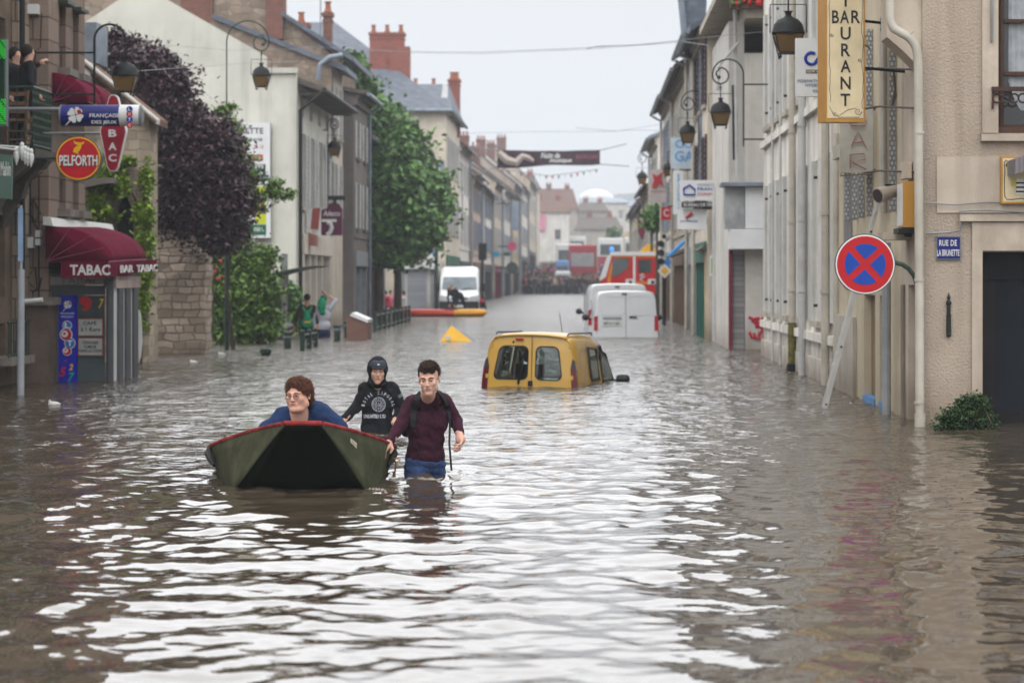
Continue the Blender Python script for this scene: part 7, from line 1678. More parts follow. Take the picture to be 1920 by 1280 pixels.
def far_bus(name,label,px0,px1,pt,Y,colA,colB,cat='bus',h=None,box=False):
 g=ground_z(Y);w=(px1-px0)*Y/F/2;zt=WZ(pt,Y);x=WX((px0+px1)/2,Y);t=thing(name,label,cat,(x,Y,g));H_=zt-g
 def ring(y,k,z1):return[(a,y,z)for a,z in rrect(-w*k,w*k,.35,z1,.2,3)]
 m=MB();m.loft([ring(0,.94,H_-.12),ring(.15,1,H_),ring(9 if not box else 5,1,H_)]);m.build('body',colA,t,world=False,smooth='auto')
 m=MB();m.box(-w*1.004,w*1.004,-.02,8 if not box else 4.9,.34,H_*.42);m.build('lower_panel',colB,t,world=False)
 m=MB();m.box(-w*.82,w*.82,-.035,-.005,H_*.46,H_*.80);m.build('windscreen',VGD if not box else mat('grey_truck_panel',(.33,.32,.33),rough=.5),t,world=False)
 for s in(-1,1):
  m=MB();m.box(s*w*.72-.15,s*w*.72+.15,-.045,-.022,.6,.8);m.build('headlight',SIGNW,t,world=False);m=MB();m.lathe([(.45,-.14),(.48,0),(.45,.14)],(s*(w-.16),1.6,.45),14,axis='x');m.build('wheel',RUB,t,world=False)
 return t
BR_=mat('dull_bus_red',(.36,.03,.04),rough=.45,dirt=.2)
far_bus('rescue_bus','white and red bus facing the camera, left of the red truck',1043,1091,457,300,SIGNW,BR_);far_bus('rescue_truck','tall red truck with a grey panel in the crowd',1066,1119,459,262,BR_,BR_,'truck',box=True)
far_bus('rescue_bus','white and red bus right of the tall red truck',1121,1168,446,322,SIGNW,BR_);far_bus('rescue_bus','white bus partly behind the fire engine roof',1171,1200,445,345,SIGNW,BR_);far_bus('rescue_bus','small far bus peeking over the red truck',1066,1098,443,380,SIGNW,BR_)
far_bus('ambulance','small blue-roofed vehicle left of the red truck',1042,1067,488,252,mat('pale_blue_paint',(.16,.32,.6),rough=.4),RUB,'vehicle');far_bus('white_car','white car at the water end among the crowd',1040,1069,508,240,WCAR,RUB,'car')

def kayak():
 Y=101.5;t=thing('kayak','long inflatable kayak, red at one end and yellow at the other','kayak',(WX(840,Y),Y,0))
 z=.13;x0,x1=WX(752,Y),WX(914,Y);xm=WX(852,Y)
 for nm,a,b,col in(('red_hull',x0,xm,mat('red_orange_hull',(.60,.06,.03),rough=.4)),('yellow_hull',xm,x1,mat('orange_yellow_hull',(.72,.33,.01),rough=.4))):
  m=MB();n=12;rings=[]
  for i in range(n+1):
   x=a+(b-a)*i/n;u=(x-x0)/(x1-x0);w=.36*(1-abs(2*u-1)**5)**.5+.02;k=.19*(1-abs(2*u-1)**7)**.5+.01
   rings.append([(x,Y+w*math.cos(v),z+(.05*(2*u-1)**4)+k*math.sin(v))for v in np.linspace(0,2*math.pi,14,endpoint=False)])
  m.loft(rings);m.build(nm,col,t,smooth='auto')
 m=MB();m.lathe([(.34,-.02),(.40,.03),(.34,.05)],(WX(845,Y),Y,z+.17),18,sq=.6);m.build('cockpit_rim',RUB,t)
 Y=62.5;t=thing('toppled_road_sign','yellow pyramid of a toppled board sticking out of the water behind the yellow van','board',W(848,640,Y))
 m=MB();a,b,c,d=W(824,641,Y),W(887,641,Y),W(846,610,Y+.2),W(901,641,Y+1.1);lo=Vector((0,0,-.3));m.add([a,b,c,a+lo,b+lo,(a+b)/2+lo*1.2+Vector((0,.8,0))],[(0,1,2),(0,3,4,1),(0,2,5,3)]);m.build('yellow_face',YELLOW,t)
 m=MB();m.add([b+Vector((.004,0,0)),d,c+Vector((.004,0,0)),b+lo,d+lo],[(0,1,2),(0,3,4,1)]);m.build('grey_side',mat('grey_plastic',(.16,.17,.19),rough=.5),t)
 m=MB();q=W(840,633,Y-.01);m.poly(disc_pts(q.x,q.z,.06,Y-.03,16),(0,.02,0));m.build('white_mark',SIGNW,t)
kayak()

# ---------- the flat-bottomed boat
BOATIN=mat('worn_olive_boat_paint',(.055,.058,.032),rough=.75,var=.45,scale=4,dirt=.8,bump=.3,bscale=25,spec=.1)
def boat():
 Yb=18.75;t=thing('flat_bottomed_boat','flat-bottomed green boat with a worn red gunwale, pushed bow first through the water','boat',(WX(566,Yb),Yb,0))
 # plan: raked bow panel, chine and gunwale lines, widening towards midships
 G={};st=[]
 kx=lambda px,Y:WX(px,Y)
 # stations: Y, gunwale half-width/height, chine half-width/height, centre px
 # prow top edge
 cx=WX(567,Yb)
 prowY=18.35
 S=[ # (y, gun_w, gun_z, chine_w, chine_z)
 (prowY,.158,WZ(787,prowY),.150,WZ(789,prowY)-.02),
 (18.55,.34,WZ(799,18.55),.255,.36),
 (18.85,.50,WZ(810,18.85),.40,.10),
 (19.15,.60,.405,.50,-.06),
 (19.7,.735,.335,.60,-.14),
 (20.4,.80,.315,.66,-.16),(21.4,.80,.32,.66,-.16),(22.4,.74,.35,.60,-.12),(22.9,.68,.38,.54,-.05)]
 # keep the gunwale silhouette of the photograph: straight fall from the prow to the widest point
 L_,R_=[],[]
 rg=[(530,606,794,19.05-.7),(492,643,803,18.7),(450,685,815,19.1),(412,722,828,19.6),(391,741,839,20.2)]
 rows=[]
 for a,b,py,Y in rg:
  k=.985;rows.append((Y,WX(a,Y),WX(b,Y),WZ(py,Y)))
 rows+=[(y,WX(p,y),WX(q,y),z)for y,p,q,z in((21.0,405,727,.20),(22.0,425,706,.15),(22.7,442,690,.13))]
 ch=[(18.35,WX(533,18.35),WX(603,18.35),WZ(799,18.35)),(18.575,WX(490,18.575),WX(641,18.575),.29),(18.8,WX(446,18.8),WX(679,18.8),.0+.03),(19.3,WX(430,19.3),WX(702,19.3),-.10),(20.2,WX(424,20.2),WX(712,20.2),-.16),
 (21.0,WX(424,21.0),WX(712,21.0),-.17),(22.0,WX(432,22.0),WX(704,22.0),-.14),(22.7,WX(440,22.7),WX(696,22.7),-.06)]
 def cat(P,n=5):
  P=[2*P[0]-P[1]]+P+[2*P[-1]-P[-2]];out=[]
  for i in range(1,len(P)-2):
   for k in range(n):
    u=k/n;p0,p1,p2,p3=P[i-1:i+3];out.append(.5*((2*p1)+(p2-p0)*u+(2*p0-5*p1+4*p2-p3)*u*u+(3*p1-p0-3*p2+p3)*u**3))
  return out+[P[-2]]
 gl=[Vector((r_[1],r_[0],r_[3]))for r_ in rows];gr=[Vector((r_[2],r_[0],r_[3]))for r_ in rows]
 cl=[Vector((c[1],c[0],c[3]))for c in ch];cr=[Vector((c[2],c[0],c[3]))for c in ch]
 g0,g1,c0,c1=gl,gr,cl,cr;gl,gr,cl,cr=cat(gl),cat(gr),cat(cl),cat(cr)
 BB=mat('black_green_bottom_paint',(.003,.005,.002),rough=.8,var=.5,scale=2.5,bump=.12,spec=.04)
 for A,B,nn,mm_,nm in((gl,cl,5,BOATIN,'side_planking'),(cr,gr,5,BOATIN,'side_planking'),(cl,cr,6,BB,'bottom_planking')):
  m=MB();m.loft([[a.lerp(b,j/nn)for j in range(nn+1)]for a,b in zip(A,B)],closed=False,caps=False);o=m.build(nm,mm_,t,smooth=True);sm=o.modifiers.new('s','SOLIDIFY');sm.thickness=.014;sm.offset=0
 m=MB();m.add([gl[0],gr[0],cr[0],cl[0]],[(0,1,2,3)],0);m.build('bow_plate',BB,t);m=MB();m.add([gl[-1],gr[-1],cr[-1],cl[-1]],[(0,1,2,3)],0);m.build('transom',BOATIN,t)
 RG=mat('chipped_red_gunwale',(.24,.03,.03),rough=.8,var=.6,scale=9,dirt=.6,bump=.2,spec=.1)
 rim=MB();up=Vector((0,0,.002));pl=[g+up for g in gl];pr=[g+up for g in gr]
 rim.tube(list(reversed(pl)),.017,8);rim.build('gunwale',RG,t,smooth='auto');rim=MB();rim.tube(pr,.017,8);rim.build('gunwale',RG,t,smooth='auto')
 rim=MB();rim.tube([pl[0]+Vector((.01,-.004,.002)),pr[0]+Vector((-.01,-.004,.002))],.019,8);rim.build('bow_cap',RG,t,smooth='auto')
 m=MB();m.box(gl[0].x+.02,gr[0].x-.02,18.5,18.9,gl[0].z-.05,gl[0].z-.03);m.build('fore_deck',BOATIN,t)
 for Yt in(20.6,21.9):m=MB();m.box(WX(415,Yt)+.05,WX(722,Yt)-.05,Yt,Yt+.28,.14,.17);m.build('thwart',mat('grey_wood_thwart',(.18,.15,.11),rough=.8),t)
 # fender tyres of rope and cord at the corners
 DK=mat('dirty_fender',(.018,.018,.016),rough=.7,var=.4)
 for px,s in((393,-1),(737,1)):
  Yf=19.95;m=MB();m.tube([W(px,838,Yf),W(px+s*3,850,Yf-.1),W(px-s*3,862,Yf-.15),W(px-s*9,872,Yf-.2)],[.02,.03,.03,.015],8);m.build('fender',DK,t,smooth='auto')
 m=MB();m.tube([W(736,858,19.7),W(742,866,19.6),W(741,880,19.6),W(739,893,19.6)],.007,6);m.tube([W(739,884,19.6),W(739,894,19.6)],[.012,.016],6);m.build('mooring_cord',mat('brown_cord',(.12,.06,.03),rough=.9),t)
 m=MB();m.tube([W(736,862,19.7),W(744,858,19.6),W(750,862,19.6),W(744,867,19.6),W(737,864,19.7)],.007,6);m.build('yellow_cord',mat('tan_cord',(.35,.22,.06),rough=.9),t)
 # small stencilled number patch
 def on_side(px,py):
  return W(px,py,18.93)
 # patch placed on the right side panel plane between stations
 a,b,c,d=gr[6],gr[9],cr[9],cr[6]
 q=lambda u,v:a.lerp(b,u).lerp(d.lerp(c,u),v)
 nrm=(b-a).cross(d-a).normalized();nrm=nrm if nrm.y<0 else-nrm
 m=MB();p=[q(.15,.25),q(.62,.28),q(.60,.42),q(.14,.38)];m.poly([x_+nrm*.016 for x_ in p],nrm*-.005);m.build('number_patch',mat('faded_patch',(.30,.29,.20),rough=.7,var=.5,scale=20),t)
boat()
# ================================================================ people
def rotm(yaw=0,pitch=0,roll=0):
 return np.array((Matrix.Rotation(R(yaw),3,'Z')@Matrix.Rotation(R(pitch),3,'X')@Matrix.Rotation(R(roll),3,'Y')))
def smin(a,b,k):
 if k<=0:return np.minimum(a,b)
 h=np.maximum(k-np.abs(a-b),0)/k;return np.minimum(a,b)-h*h*k*.25
def smax(a,b,k):return-smin(-a,-b,k)
def d_cap(P,a,b,ra,rb):
 a=np.asarray(a,float);b=np.asarray(b,float);ab=b-a;t=np.clip(((P-a)@ab)/max(ab@ab,1e-9),0,1)
 return np.linalg.norm(P-a-t[:,None]*ab,axis=1)-(ra+(rb-ra)*t)
def d_ell(P,c,r,Rm=None):
 q=P-np.asarray(c,float)
 if Rm is not None:q=q@Rm
 r=np.asarray(r,float);k0=np.linalg.norm(q/r,axis=1);k1=np.linalg.norm(q/(r*r),axis=1)
 return k0*(k0-1)/np.maximum(k1,1e-6)
def ev(prims,P):
 d=np.full(len(P),1e3)
 for p in prims:
  if p[0]=='c':d=smin(d,d_cap(P,*p[1:5]),p[5])
  elif p[0]=='e':d=smin(d,d_ell(P,p[1],p[2],p[4]if len(p)>4 else None),p[3])
  elif p[0]=='-e':d=smax(d,-d_ell(P,p[1],p[2],p[4]if len(p)>4 else None),p[3])
  elif p[0]=='-c':d=smax(d,-d_cap(P,*p[1:5]),p[5])
  elif p[0]=='f':d=smin(d,p[1](P),p[2])
  elif p[0]=='-f':d=smax(d,-p[1](P),p[2])
  elif p[0]=='+':d=d+p[1](P)
  elif p[0]=='&':d=smax(d,p[1](P),p[2])
 return d
def wob(P,f,s=0):
 x,y,z=P[:,0]*f,P[:,1]*f,P[:,2]*f
 return(np.sin(x+1.3*np.sin(1.7*y+s)+.7*z)*np.sin(1.1*y+1.1*np.sin(1.3*z+2*s))+.6*np.sin(2.3*z+1.9*np.sin(1.9*x+s))*np.sin(2.1*x-1.2*y+s))/1.6
def surf(fn,lo,hi,h,B=24):
 lo=np.asarray(lo,float);hi=np.asarray(hi,float);n=np.ceil((hi-lo)/h).astype(int)+1
 A=np.full(n,1.0,np.float32)
 for i in range(0,n[0],B):
  for j in range(0,n[1],B):
   for k in range(0,n[2],B):
    e_=np.minimum([i+B,j+B,k+B],n);s_=e_-[i,j,k];c=lo+(np.array([i,j,k])+s_/2)*h
    f=float(fn(c[None])[0])
    if abs(f)>h*B*.9*1.15+.03:A[i:e_[0],j:e_[1],k:e_[2]]=f;continue
    g=np.stack(np.meshgrid(*[lo[d]+np.arange(q,w)*h for d,(q,w)in enumerate(zip((i,j,k),e_))],indexing='ij'),-1).reshape(-1,3)
    A[i:e_[0],j:e_[1],k:e_[2]]=fn(g).reshape(s_)
 S=A<0;cells=np.zeros(n-1,np.int8)
 acc=np.zeros((*(n-1),3),np.float32);cnt=np.zeros(n-1,np.float32);m=n-1
 off=[(a,b,c)for a in(0,1)for b in(0,1)for c in(0,1)]
 for ax in range(3):
  for o1 in(0,1):
   for o2 in(0,1):
    o=[0,0,0];others=[d for d in range(3)if d!=ax];o[others[0]]=o1;o[others[1]]=o2;o=tuple(o);q=list(o);q[ax]=1;q=tuple(q)
    sa=tuple(slice(o[d],o[d]+m[d])for d in range(3));sb=tuple(slice(q[d],q[d]+m[d])for d in range(3))
    a,b=A[sa],A[sb];x=(a<0)!=(b<0);t=np.where(x,a/np.where(x,a-b,1),0)
    for d in range(3):acc[...,d]+=np.where(x,(t if d==ax else o[d]),0)
    cnt+=x
 act=cnt>0;idx=np.full(m,-1,np.int64);idx[act]=np.arange(act.sum());ii=np.argwhere(act)
 V=lo+(ii+acc[act]/cnt[act][:,None])*h
 Q=[]
 for ax in range(3):
  b_,c_=(ax+1)%3,(ax+2)%3
  sl=[slice(None)]*3;sl[ax]=slice(0,-1);sr=[slice(None)]*3;sr[ax]=slice(1,None);a,b=S[tuple(sl)],S[tuple(sr)]
  e_=np.argwhere(a!=b);ok=(e_[:,b_]>0)&(e_[:,c_]>0)&(e_[:,b_]<m[b_])&(e_[:,c_]<m[c_]);e_=e_[ok];ins=a[tuple(e_.T)]
  def at(db,dc):q=e_.copy();q[:,b_]-=db;q[:,c_]-=dc;return idx[tuple(q.T)]
  f=np.stack([at(1,1),at(0,1),at(0,0),at(1,0)],1);f[~ins]=f[~ins][:,::-1];Q.append(f)
 return V,np.concatenate(Q)
def sdf_obj(name,prims,mats,parent,h,lo=None,hi=None,mi=None):
 if lo is None:
  pts=[]
  for p in prims:
   if p[0]=='c':pts+=[np.asarray(p[1])-p[3],np.asarray(p[1])+p[3],np.asarray(p[2])-p[4],np.asarray(p[2])+p[4]]
   elif p[0]=='e':pts+=[np.asarray(p[1])-max(p[2]),np.asarray(p[1])+max(p[2])]
   elif p[0]=='f' and len(p)>3:pts+=[np.asarray(p[3])-p[4],np.asarray(p[3])+p[4]]
  pts=np.array(pts);lo=pts.min(0)-.03;hi=pts.max(0)+.03
 V,Q=surf(lambda P:ev(prims,P),lo,hi,h)
 m_=None
 if mi is not None:m_=mi(V[Q].mean(1))
 return np_obj(name,V,Q,mats,parent,m_)
def onto(prims,px,py,off=.004,y0=14.0):
 """where the sight line through a photo point meets the cloth, lifted off it a little"""
 o=np.array([0,0,H]);d=np.array([(px-VX)/F,1.0,(HY-py)/F]);t=y0;best=(9,y0)
 for _ in range(60):
  s=float(ev(prims,(o+d*t)[None])[0])-off
  best=min(best,(s,t))
  if abs(s)<.0008:break
  if t>y0+12 or s>best[0]+.5:t=best[1];break
  t+=s*.8
 return Vector(o+d*t)
def onto_normal(prims,p):
 e_=.025;p=np.array(p);g=np.array([float(ev(prims,(p+q)[None])[0])for q in np.eye(3)*e_])-float(ev(prims,p[None])[0]);return Vector(g).normalized()
def ribbon(mb,prims,pts,w,th=.004,y0=14.0,m=None):
 """webbing strap laid on the cloth along a line of photo points"""
 fine=[]
 for(a,b)in zip(pts[:-1],pts[1:]):
  for k in range(5):fine.append((a[0]+(b[0]-a[0])*k/5,a[1]+(b[1]-a[1])*k/5))
 fine.append(pts[-1]);P=[onto(prims,a,b,.003,y0)for a,b in fine];rings=[]
 for i,p in enumerate(P):
  d=(P[min(i+1,len(P)-1)]-P[max(i-1,0)]).normalized();nn=onto_normal(prims,p);s=d.cross(nn).normalized()*(w/2);rings.append([p-s,p+s,p+s+nn*th,p-s+nn*th])
 mb.loft(rings,m)

def strands(name,prims,lo,hi,m,t,n,L,curl=0.0,r=.0013,seed=0,flow=(0,0,0),zmin=-9):
 """loose strands or curls standing off the modelled hair"""
 g=np.random.default_rng(seed);V,Q=surf(lambda P:ev(prims,P),lo,hi,.008);V=V[V[:,2]>zmin];P=V[g.integers(0,len(V),n)]+g.normal(size=(n,3))*.002;e_=.004
 d0=ev(prims,P);N_=np.stack([ev(prims,P+q)-d0 for q in np.eye(3)*e_],1);N_/=np.linalg.norm(N_,axis=1)[:,None]+1e-9;mb=MB()
 for p,nn in zip(P,N_):
  nn=Vector(nn);a=nn.cross(Vector(g.normal(size=3))).normalized();b=nn.cross(a);fl=Vector(flow)
  if curl:k=7;R_=curl*g.uniform(.6,1.3);path=[Vector(p)+(a*math.cos(v)+nn*(math.sin(v)*.8+.3))*R_+b*(L*(v/5-.5))for v in np.linspace(0,g.uniform(4,6.5),k)]
  else:k=4;d=(a*.55+nn*.35+fl).normalized()*L*g.uniform(.6,1.3);path=[Vector(p)-nn*.002+d*(i/3)+nn*(.003*math.sin(i))for i in range(k)]
  mb.tube(path,[r]*(k-1)+[r*.4],3,cap=False)
 mb.build(name,m,t,smooth=True)
HEAD0=None
def head_fn(c,Rm,sc,jaw=1.0,full=0.0,wx=1.0):
 c=np.asarray(c,float)
 def f(P):
  q=((P-c)@Rm)/sc;q[:,0]/=wx
  d=d_ell(q,(0,.018,.035),(.074,.092,.082))
  d=smin(d,d_ell(q,(0,-.022,-.035),(.058*jaw+full*.6,.066,.076)),.03)
  d=smin(d,d_ell(q,(0,-.066,-.098-full*.1),(.024+full*.4,.022,.018)),.03)
  for s in(-1,1):
   d=smin(d,d_ell(q,(s*(.046*jaw+full*.5),.0,-.068),(.018,.026,.024)),.03)
   d=smin(d,d_ell(q,(s*.041,-.062,-.020),(.019+full*.4,.018,.018+full*.3)),.022)
   d=smin(d,d_cap(q,(s*.012,-.082,.024),(s*.046,-.068,.026),.010,.008),.012)
   d=smax(d,-d_ell(q,(s*.031,-.099,.004),(.0165,.016,.0115)),.012)
  d=smin(d,d_cap(q,(0,-.082,.016),(0,-.103,-.024),.0075,.0105),.010)
  d=smin(d,d_ell(q,(0,-.100,-.030),(.0165,.012,.009)),.006)
  for s in(-1,1):d=smin(d,d_ell(q,(s*.012,-.096,-.031),(.007,.009,.007)),.004)
  d=smin(d,d_ell(q,(0,-.079,-.060),(.026,.014,.015)),.014)
  d=smax(d,-d_cap(q,(-.023,-.088,-.0615),(0,-.093,-.0600),.0022,.0026),.003);d=smax(d,-d_cap(q,(.023,-.088,-.0615),(0,-.093,-.0600),.0022,.0026),.003)
  d=smax(d,-d_ell(q,(0,-.097,-.078),(.02,.008,.005)),.008)
  for s in(-1,1):
   e_=d_ell(q,(s*.078,.016,-.004),(.008,.020,.032));e_=smax(e_,-d_ell(q,(s*.086,.010,-.002),(.006,.011,.020)),.004);d=smin(d,e_,.008)
  if full:d=smin(d,d_ell(q,(0,-.03,-.105),(.05,.045,.022)),.035)
  return d*sc
 return f
SKIN=skin_mat('pale_skin',(.62,.36,.275));SKIN2=skin_mat('ruddy_skin',(.64,.35,.26));LIP=skin_mat('lip_skin',(.36,.14,.12))
EYEW=mat('eye_white',(.42,.39,.36),rough=.2);IRIS=mat('dark_iris',(.03,.025,.02),rough=.15);BROW=mat('brown_brow_hair',(.05,.028,.018),rough=.9)
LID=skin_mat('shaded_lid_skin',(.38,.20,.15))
def head_bits(t,c,Rm,sc,brow=BROW,browt=.0038,glasses=False,look=(0,0)):
 M4=Matrix.Translation(Vector(c))@Matrix([list(r_)for r_ in Rm]).to_4x4()@Matrix.Scale(sc,4)
 for s in(-1,1):
  m=MB();m.ball((s*.031,-.0745,.003),.0112,12,8);e=m.build('eye',EYEW,t,smooth=True,xf=M4)
  m=MB();m.ball((s*.031+look[0]*.003,-.0826,.0030+look[1]*.002),(.0064,.0038,.0062),8,6);m.build('iris',IRIS,e,smooth=True,xf=M4)
  m=MB();m.tube([(s*.018,-.0840,.0060),(s*.025,-.0872,.0098),(s*.034,-.0868,.0100),(s*.043,-.0790,.0065)],[.0028,.0042,.0042,.0028],6);m.build('upper_eyelid',LID,t,smooth=True,xf=M4)
  m=MB();m.tube([(s*.013,-.0925,.0255),(s*.026,-.0925,.0300),(s*.038,-.0865,.0300),(s*.049,-.0750,.0250)],[browt*.8,browt,browt*.9,browt*.35],6);m.build('eyebrow',brow,t,smooth=True,xf=M4)
 if glasses:
  m=MB()
  for s in(-1,1):m.tube([(s*.033+.023*math.cos(v),-.102+.006*abs(math.cos(v)),.001+.0165*(abs(math.sin(v))**.7)*(1 if math.sin(v)>0 else-1))for v in np.linspace(0,2*math.pi,18)],.0014,5)
  m.tube([(-.010,-.104,.004),(0,-.107,.006),(.010,-.104,.004)],.0017,5)
  g=m.build('spectacles',RUB,t,smooth=True,xf=M4)
  m=MB()
  for s in(-1,1):m.tube([(s*.056,-.098,.006),(s*.077,-.06,.008),(s*.082,.01,.006)],.0022,5)
  m.build('temple_arm',mat('orange_frame',(.55,.16,.02),rough=.4),g,smooth=True,xf=M4)
  m=MB()
  for s in(-1,1):m.add([(s*.033+.022*math.cos(v),-.101,.001+.0155*math.sin(v))for v in np.linspace(0,2*math.pi,14,endpoint=False)],[tuple(range(14))])
  m.build('lens',glass_thin('spectacle_glass',(.995,.995,.995),-.04),g,xf=M4)
def lipmat(c,Rm,sc):
 def f(X):
  q=((X-np.asarray(c))@Rm)/sc
  return((np.abs(q[:,0])<.024-np.abs(q[:,2]+.0605)*1.6)&(np.abs(q[:,2]+.0605)<.0065)&(q[:,1]<-.075)).astype(int)
 return f
def hand(t_prims,wrist,dirv,palmn,side,sc=1.0,curl=1.1,spread=.12,thumb=1.0):
 """palm, four unequal curled fingers and a thumb, all rooted in the palm"""
 w=Vector(wrist);d=Vector(dirv).normalized();n=Vector(palmn);n=(n-d*n.dot(d)).normalized();s=d.cross(n).normalized()*side
 P=lambda a,b,c:np.array(w+(d*a+s*b+n*c)*sc)
 t_prims.append(('e',P(.045,0,.0),(.036*sc,.036*sc,.036*sc),.02));t_prims.append(('c',P(0,0,0),P(.05,.0,0),.026*sc,.03*sc,.02))
 t_prims.append(('c',P(.03,-.024,0),P(.078,-.030,0),.015*sc,.013*sc,.012));t_prims.append(('c',P(.03,.024,0),P(.078,.030,0),.015*sc,.012*sc,.012))
 for i,(b,ln)in enumerate(((-.031,.9),(-.011,1.0),(.010,.94),(.030,.76))):
  c0=curl*(1+.06*i);a0=P(.080,b,0);bend=[.35,.95,1.4];L3=[.040*ln,.027*ln,.022*ln];pt=Vector(a0);k=0
  for j in range(3):
   ang=c0*bend[j];v=d*math.cos(ang)+n*math.sin(ang)+s*(b*spread*6);q=pt+v.normalized()*L3[j]*sc
   t_prims.append(('c',np.array(pt),np.array(q),(.0095-.0012*j)*sc,(.0088-.0012*j)*sc,.003));pt=q
 th0=Vector(P(.022,-.030,.008));v1=(d*.75-s*.65+n*.45*thumb).normalized();th1=th0+v1*.036*sc;th2=th1+(d*.75+s*.35*thumb+n*.7*thumb).normalized()*.030*sc
 t_prims.append(('c',np.array(th0),np.array(th1),.013*sc,.011*sc,.008));t_prims.append(('c',np.array(th1),np.array(th2),.0105*sc,.009*sc,.003))
a3=lambda v:np.array(v,float)

def man_maroon():
 Y0=20.0;Q=lambda px,py,dy=0:a3(W(px,py,Y0+dy));sc=1.06
 t=thing('person','young man in a maroon jumper and black backpack straps wading beside the boat','person',(WX(797,Y0),Y0,0))
 hc=Q(804.5,711,-.28);Rm=rotm(-6,9,-3)
 hf=head_fn(hc,Rm,sc)
 shl,shr=Q(768,760,.02),Q(837,757,.06)
 body=[('c',Q(803,733,-.22),Q(801,757,.0),.060,.062,.03),('e',Q(801,790,0),(.155,.10,.17),.05),('e',Q(798,835,.05),(.135,.095,.18),.06),('c',shl,Q(752,795,-.1),.05,.042,.04),('c',Q(752,795,-.1),Q(732,828,-.22),.04,.03,.03),
 ('c',shr,Q(853,790,.12),.05,.042,.04),('c',Q(853,790,.12),Q(861.5,815,-.02),.04,.028,.03),('f',hf,.012,hc,.16*sc)]
 hand(body,Q(861.5,814,-.02),(.02,-.06,-.08),(-1,-.3,-.1),-1,1.12,1.15)
 hand(body,Q(729,830,-.24),(-.05,-.10,-.05),(.15,.3,-1),-1,1.12,.95)
 sdf_obj('body',body,[SKIN,LIP],t,.0042,mi=lipmat(hc,Rm,sc))
 head_bits(t,hc,Rm,sc)
 def ql(P):return((P-hc)@Rm)/sc
 def hairf(P):
  q=ql(P);d=d_ell(q,(0,.020,.052),(.0835,.098,.086));d=smin(d,d_ell(q,(.008,-.040,.112),(.060,.050,.030)),.03)
  cut=(.060-q[:,2])+.9*np.maximum(np.abs(q[:,0])-.045,0)+.006*np.sin(q[:,0]*110) # fringe line
  back=(-.02-q[:,1])*1.0
  keep=np.maximum(cut,back*1.0-.0);d=smax(d,np.minimum(cut,np.where(q[:,1]>.0,(-.052-q[:,2]),cut)),.012)
  return(d+.0042*wob(q,150)+.002*wob(q,330,2))*sc
 HA=mat('short_brown_hair',(.055,.030,.020),rough=.75,var=.4,scale=40,bump=.5,bscale=220)
 sdf_obj('hair',[('f',hairf,0,hc,.15*sc)],HA,t,.0038)
 strands('loose_strands',[('f',hairf,0)],hc-.19,hc+.19,HA,t,2600,.014,r=.0014,flow=(.2,-.5,.35),zmin=hc[2]-.03)
 PM=mat('maroon_knit',(.038,.006,.018),rough=.9,var=.25,scale=6,bump=.3,bscale=260)
 def folds(P):return-.008*wob(P,24,1)-.003*wob(P,55,2)-.004*np.sin(P[:,2]*55+9*P[:,0]+2*np.sin(P[:,0]*20))*np.exp(-((P[:,2]-.30)/.14)**2)
 shirt=[('c',Q(777,754,-.02),Q(827,751,.02),.066,.066,.05),('c',Q(786,751,-.10),Q(818,749,-.09),.062,.062,.05),('e',Q(801,788,0),(.178,.118,.17),.05),('e',Q(799,826,.04),(.150,.112,.17),.06),('e',Q(797,857,.07),(.168,.118,.10),.05),
 ('c',Q(771,758,.0),Q(751,796,-.1),.066,.052,.04),('c',Q(751,796,-.1),Q(731,826,-.22),.052,.040,.02),('c',Q(834,754,.05),Q(854,789,.12),.066,.052,.04),('c',Q(854,789,.12),Q(861,811,.0),.052,.038,.02),
 ('+',folds),('-e',Q(802,735,-.19),(.072,.14,.058),.010),('&',lambda P:-(P[:,2]-WZ(873,Y0)+.012*np.sin(P[:,0]*22)+.10*(P[:,0]-WX(797,Y0))),.008),('-c',Q(861,817,-.02),Q(864,835,-.1),.034,.034,.006),('-c',Q(729.5,829,-.235),Q(724,838,-.3),.034,.034,.006)]
 sdf_obj('jumper',shirt,PM,t,.0055)
 JN=mat('blue_denim',(.030,.060,.16),rough=.85,var=.5,scale=9,bump=.4,bscale=60,dirt=.2)
 hip=[('e',Q(797,866,.07),(.158,.108,.10),.05),('c',Q(780,872,.05),Q(777,912,-.08),.095,.082,.04),('c',Q(815,872,.1),Q(818,912,.12),.092,.080,.03),('+',lambda P:-.008*wob(P,32,3)-.003*wob(P,70,5)-.003*np.sin(P[:,2]*90+12*P[:,0])),('&',lambda P:P[:,2]-WZ(857,Y0),.004),('&',lambda P:-.25-P[:,2],.004)]
 sdf_obj('jeans',hip,JN,t,.006)
 m=MB();m.tube([onto(hip,797+i*4,873+3*math.sin(i))for i in range(-2,4)],.003,4);m.tube([onto(hip,775,866),onto(hip,781,872),onto(hip,790,874)],.003,4);m.tube([onto(hip,816,873),onto(hip,824,872),onto(hip,831,866)],.003,4);m.build('seam_stitching',mat('dark_denim_seam',(.012,.02,.05)),t)
 # backpack
 BK=mat('black_webbing',(.010,.011,.014),rough=.7,var=.3,bump=.3,bscale=200)
 bp=[('e',Q(800,795,.24),(.15,.10,.21),0)]
 m=MB();sdf_obj('backpack',[('e',Q(800,790,.23),(.165,.12,.22),0),('e',Q(762,806,.2),(.05,.09,.06),.03),('+',lambda P:-.004*wob(P,30))],BK,t,.009)
 m=MB();ribbon(m,shirt,[(789,738),(782,748),(777,765),(776,785),(775,800)],.052,.012);m.build('shoulder_strap',BK,t);m=MB();ribbon(m,shirt,[(822,734),(829,744),(836,758),(840,775),(842,790)],.052,.012);m.build('shoulder_strap',BK,t)
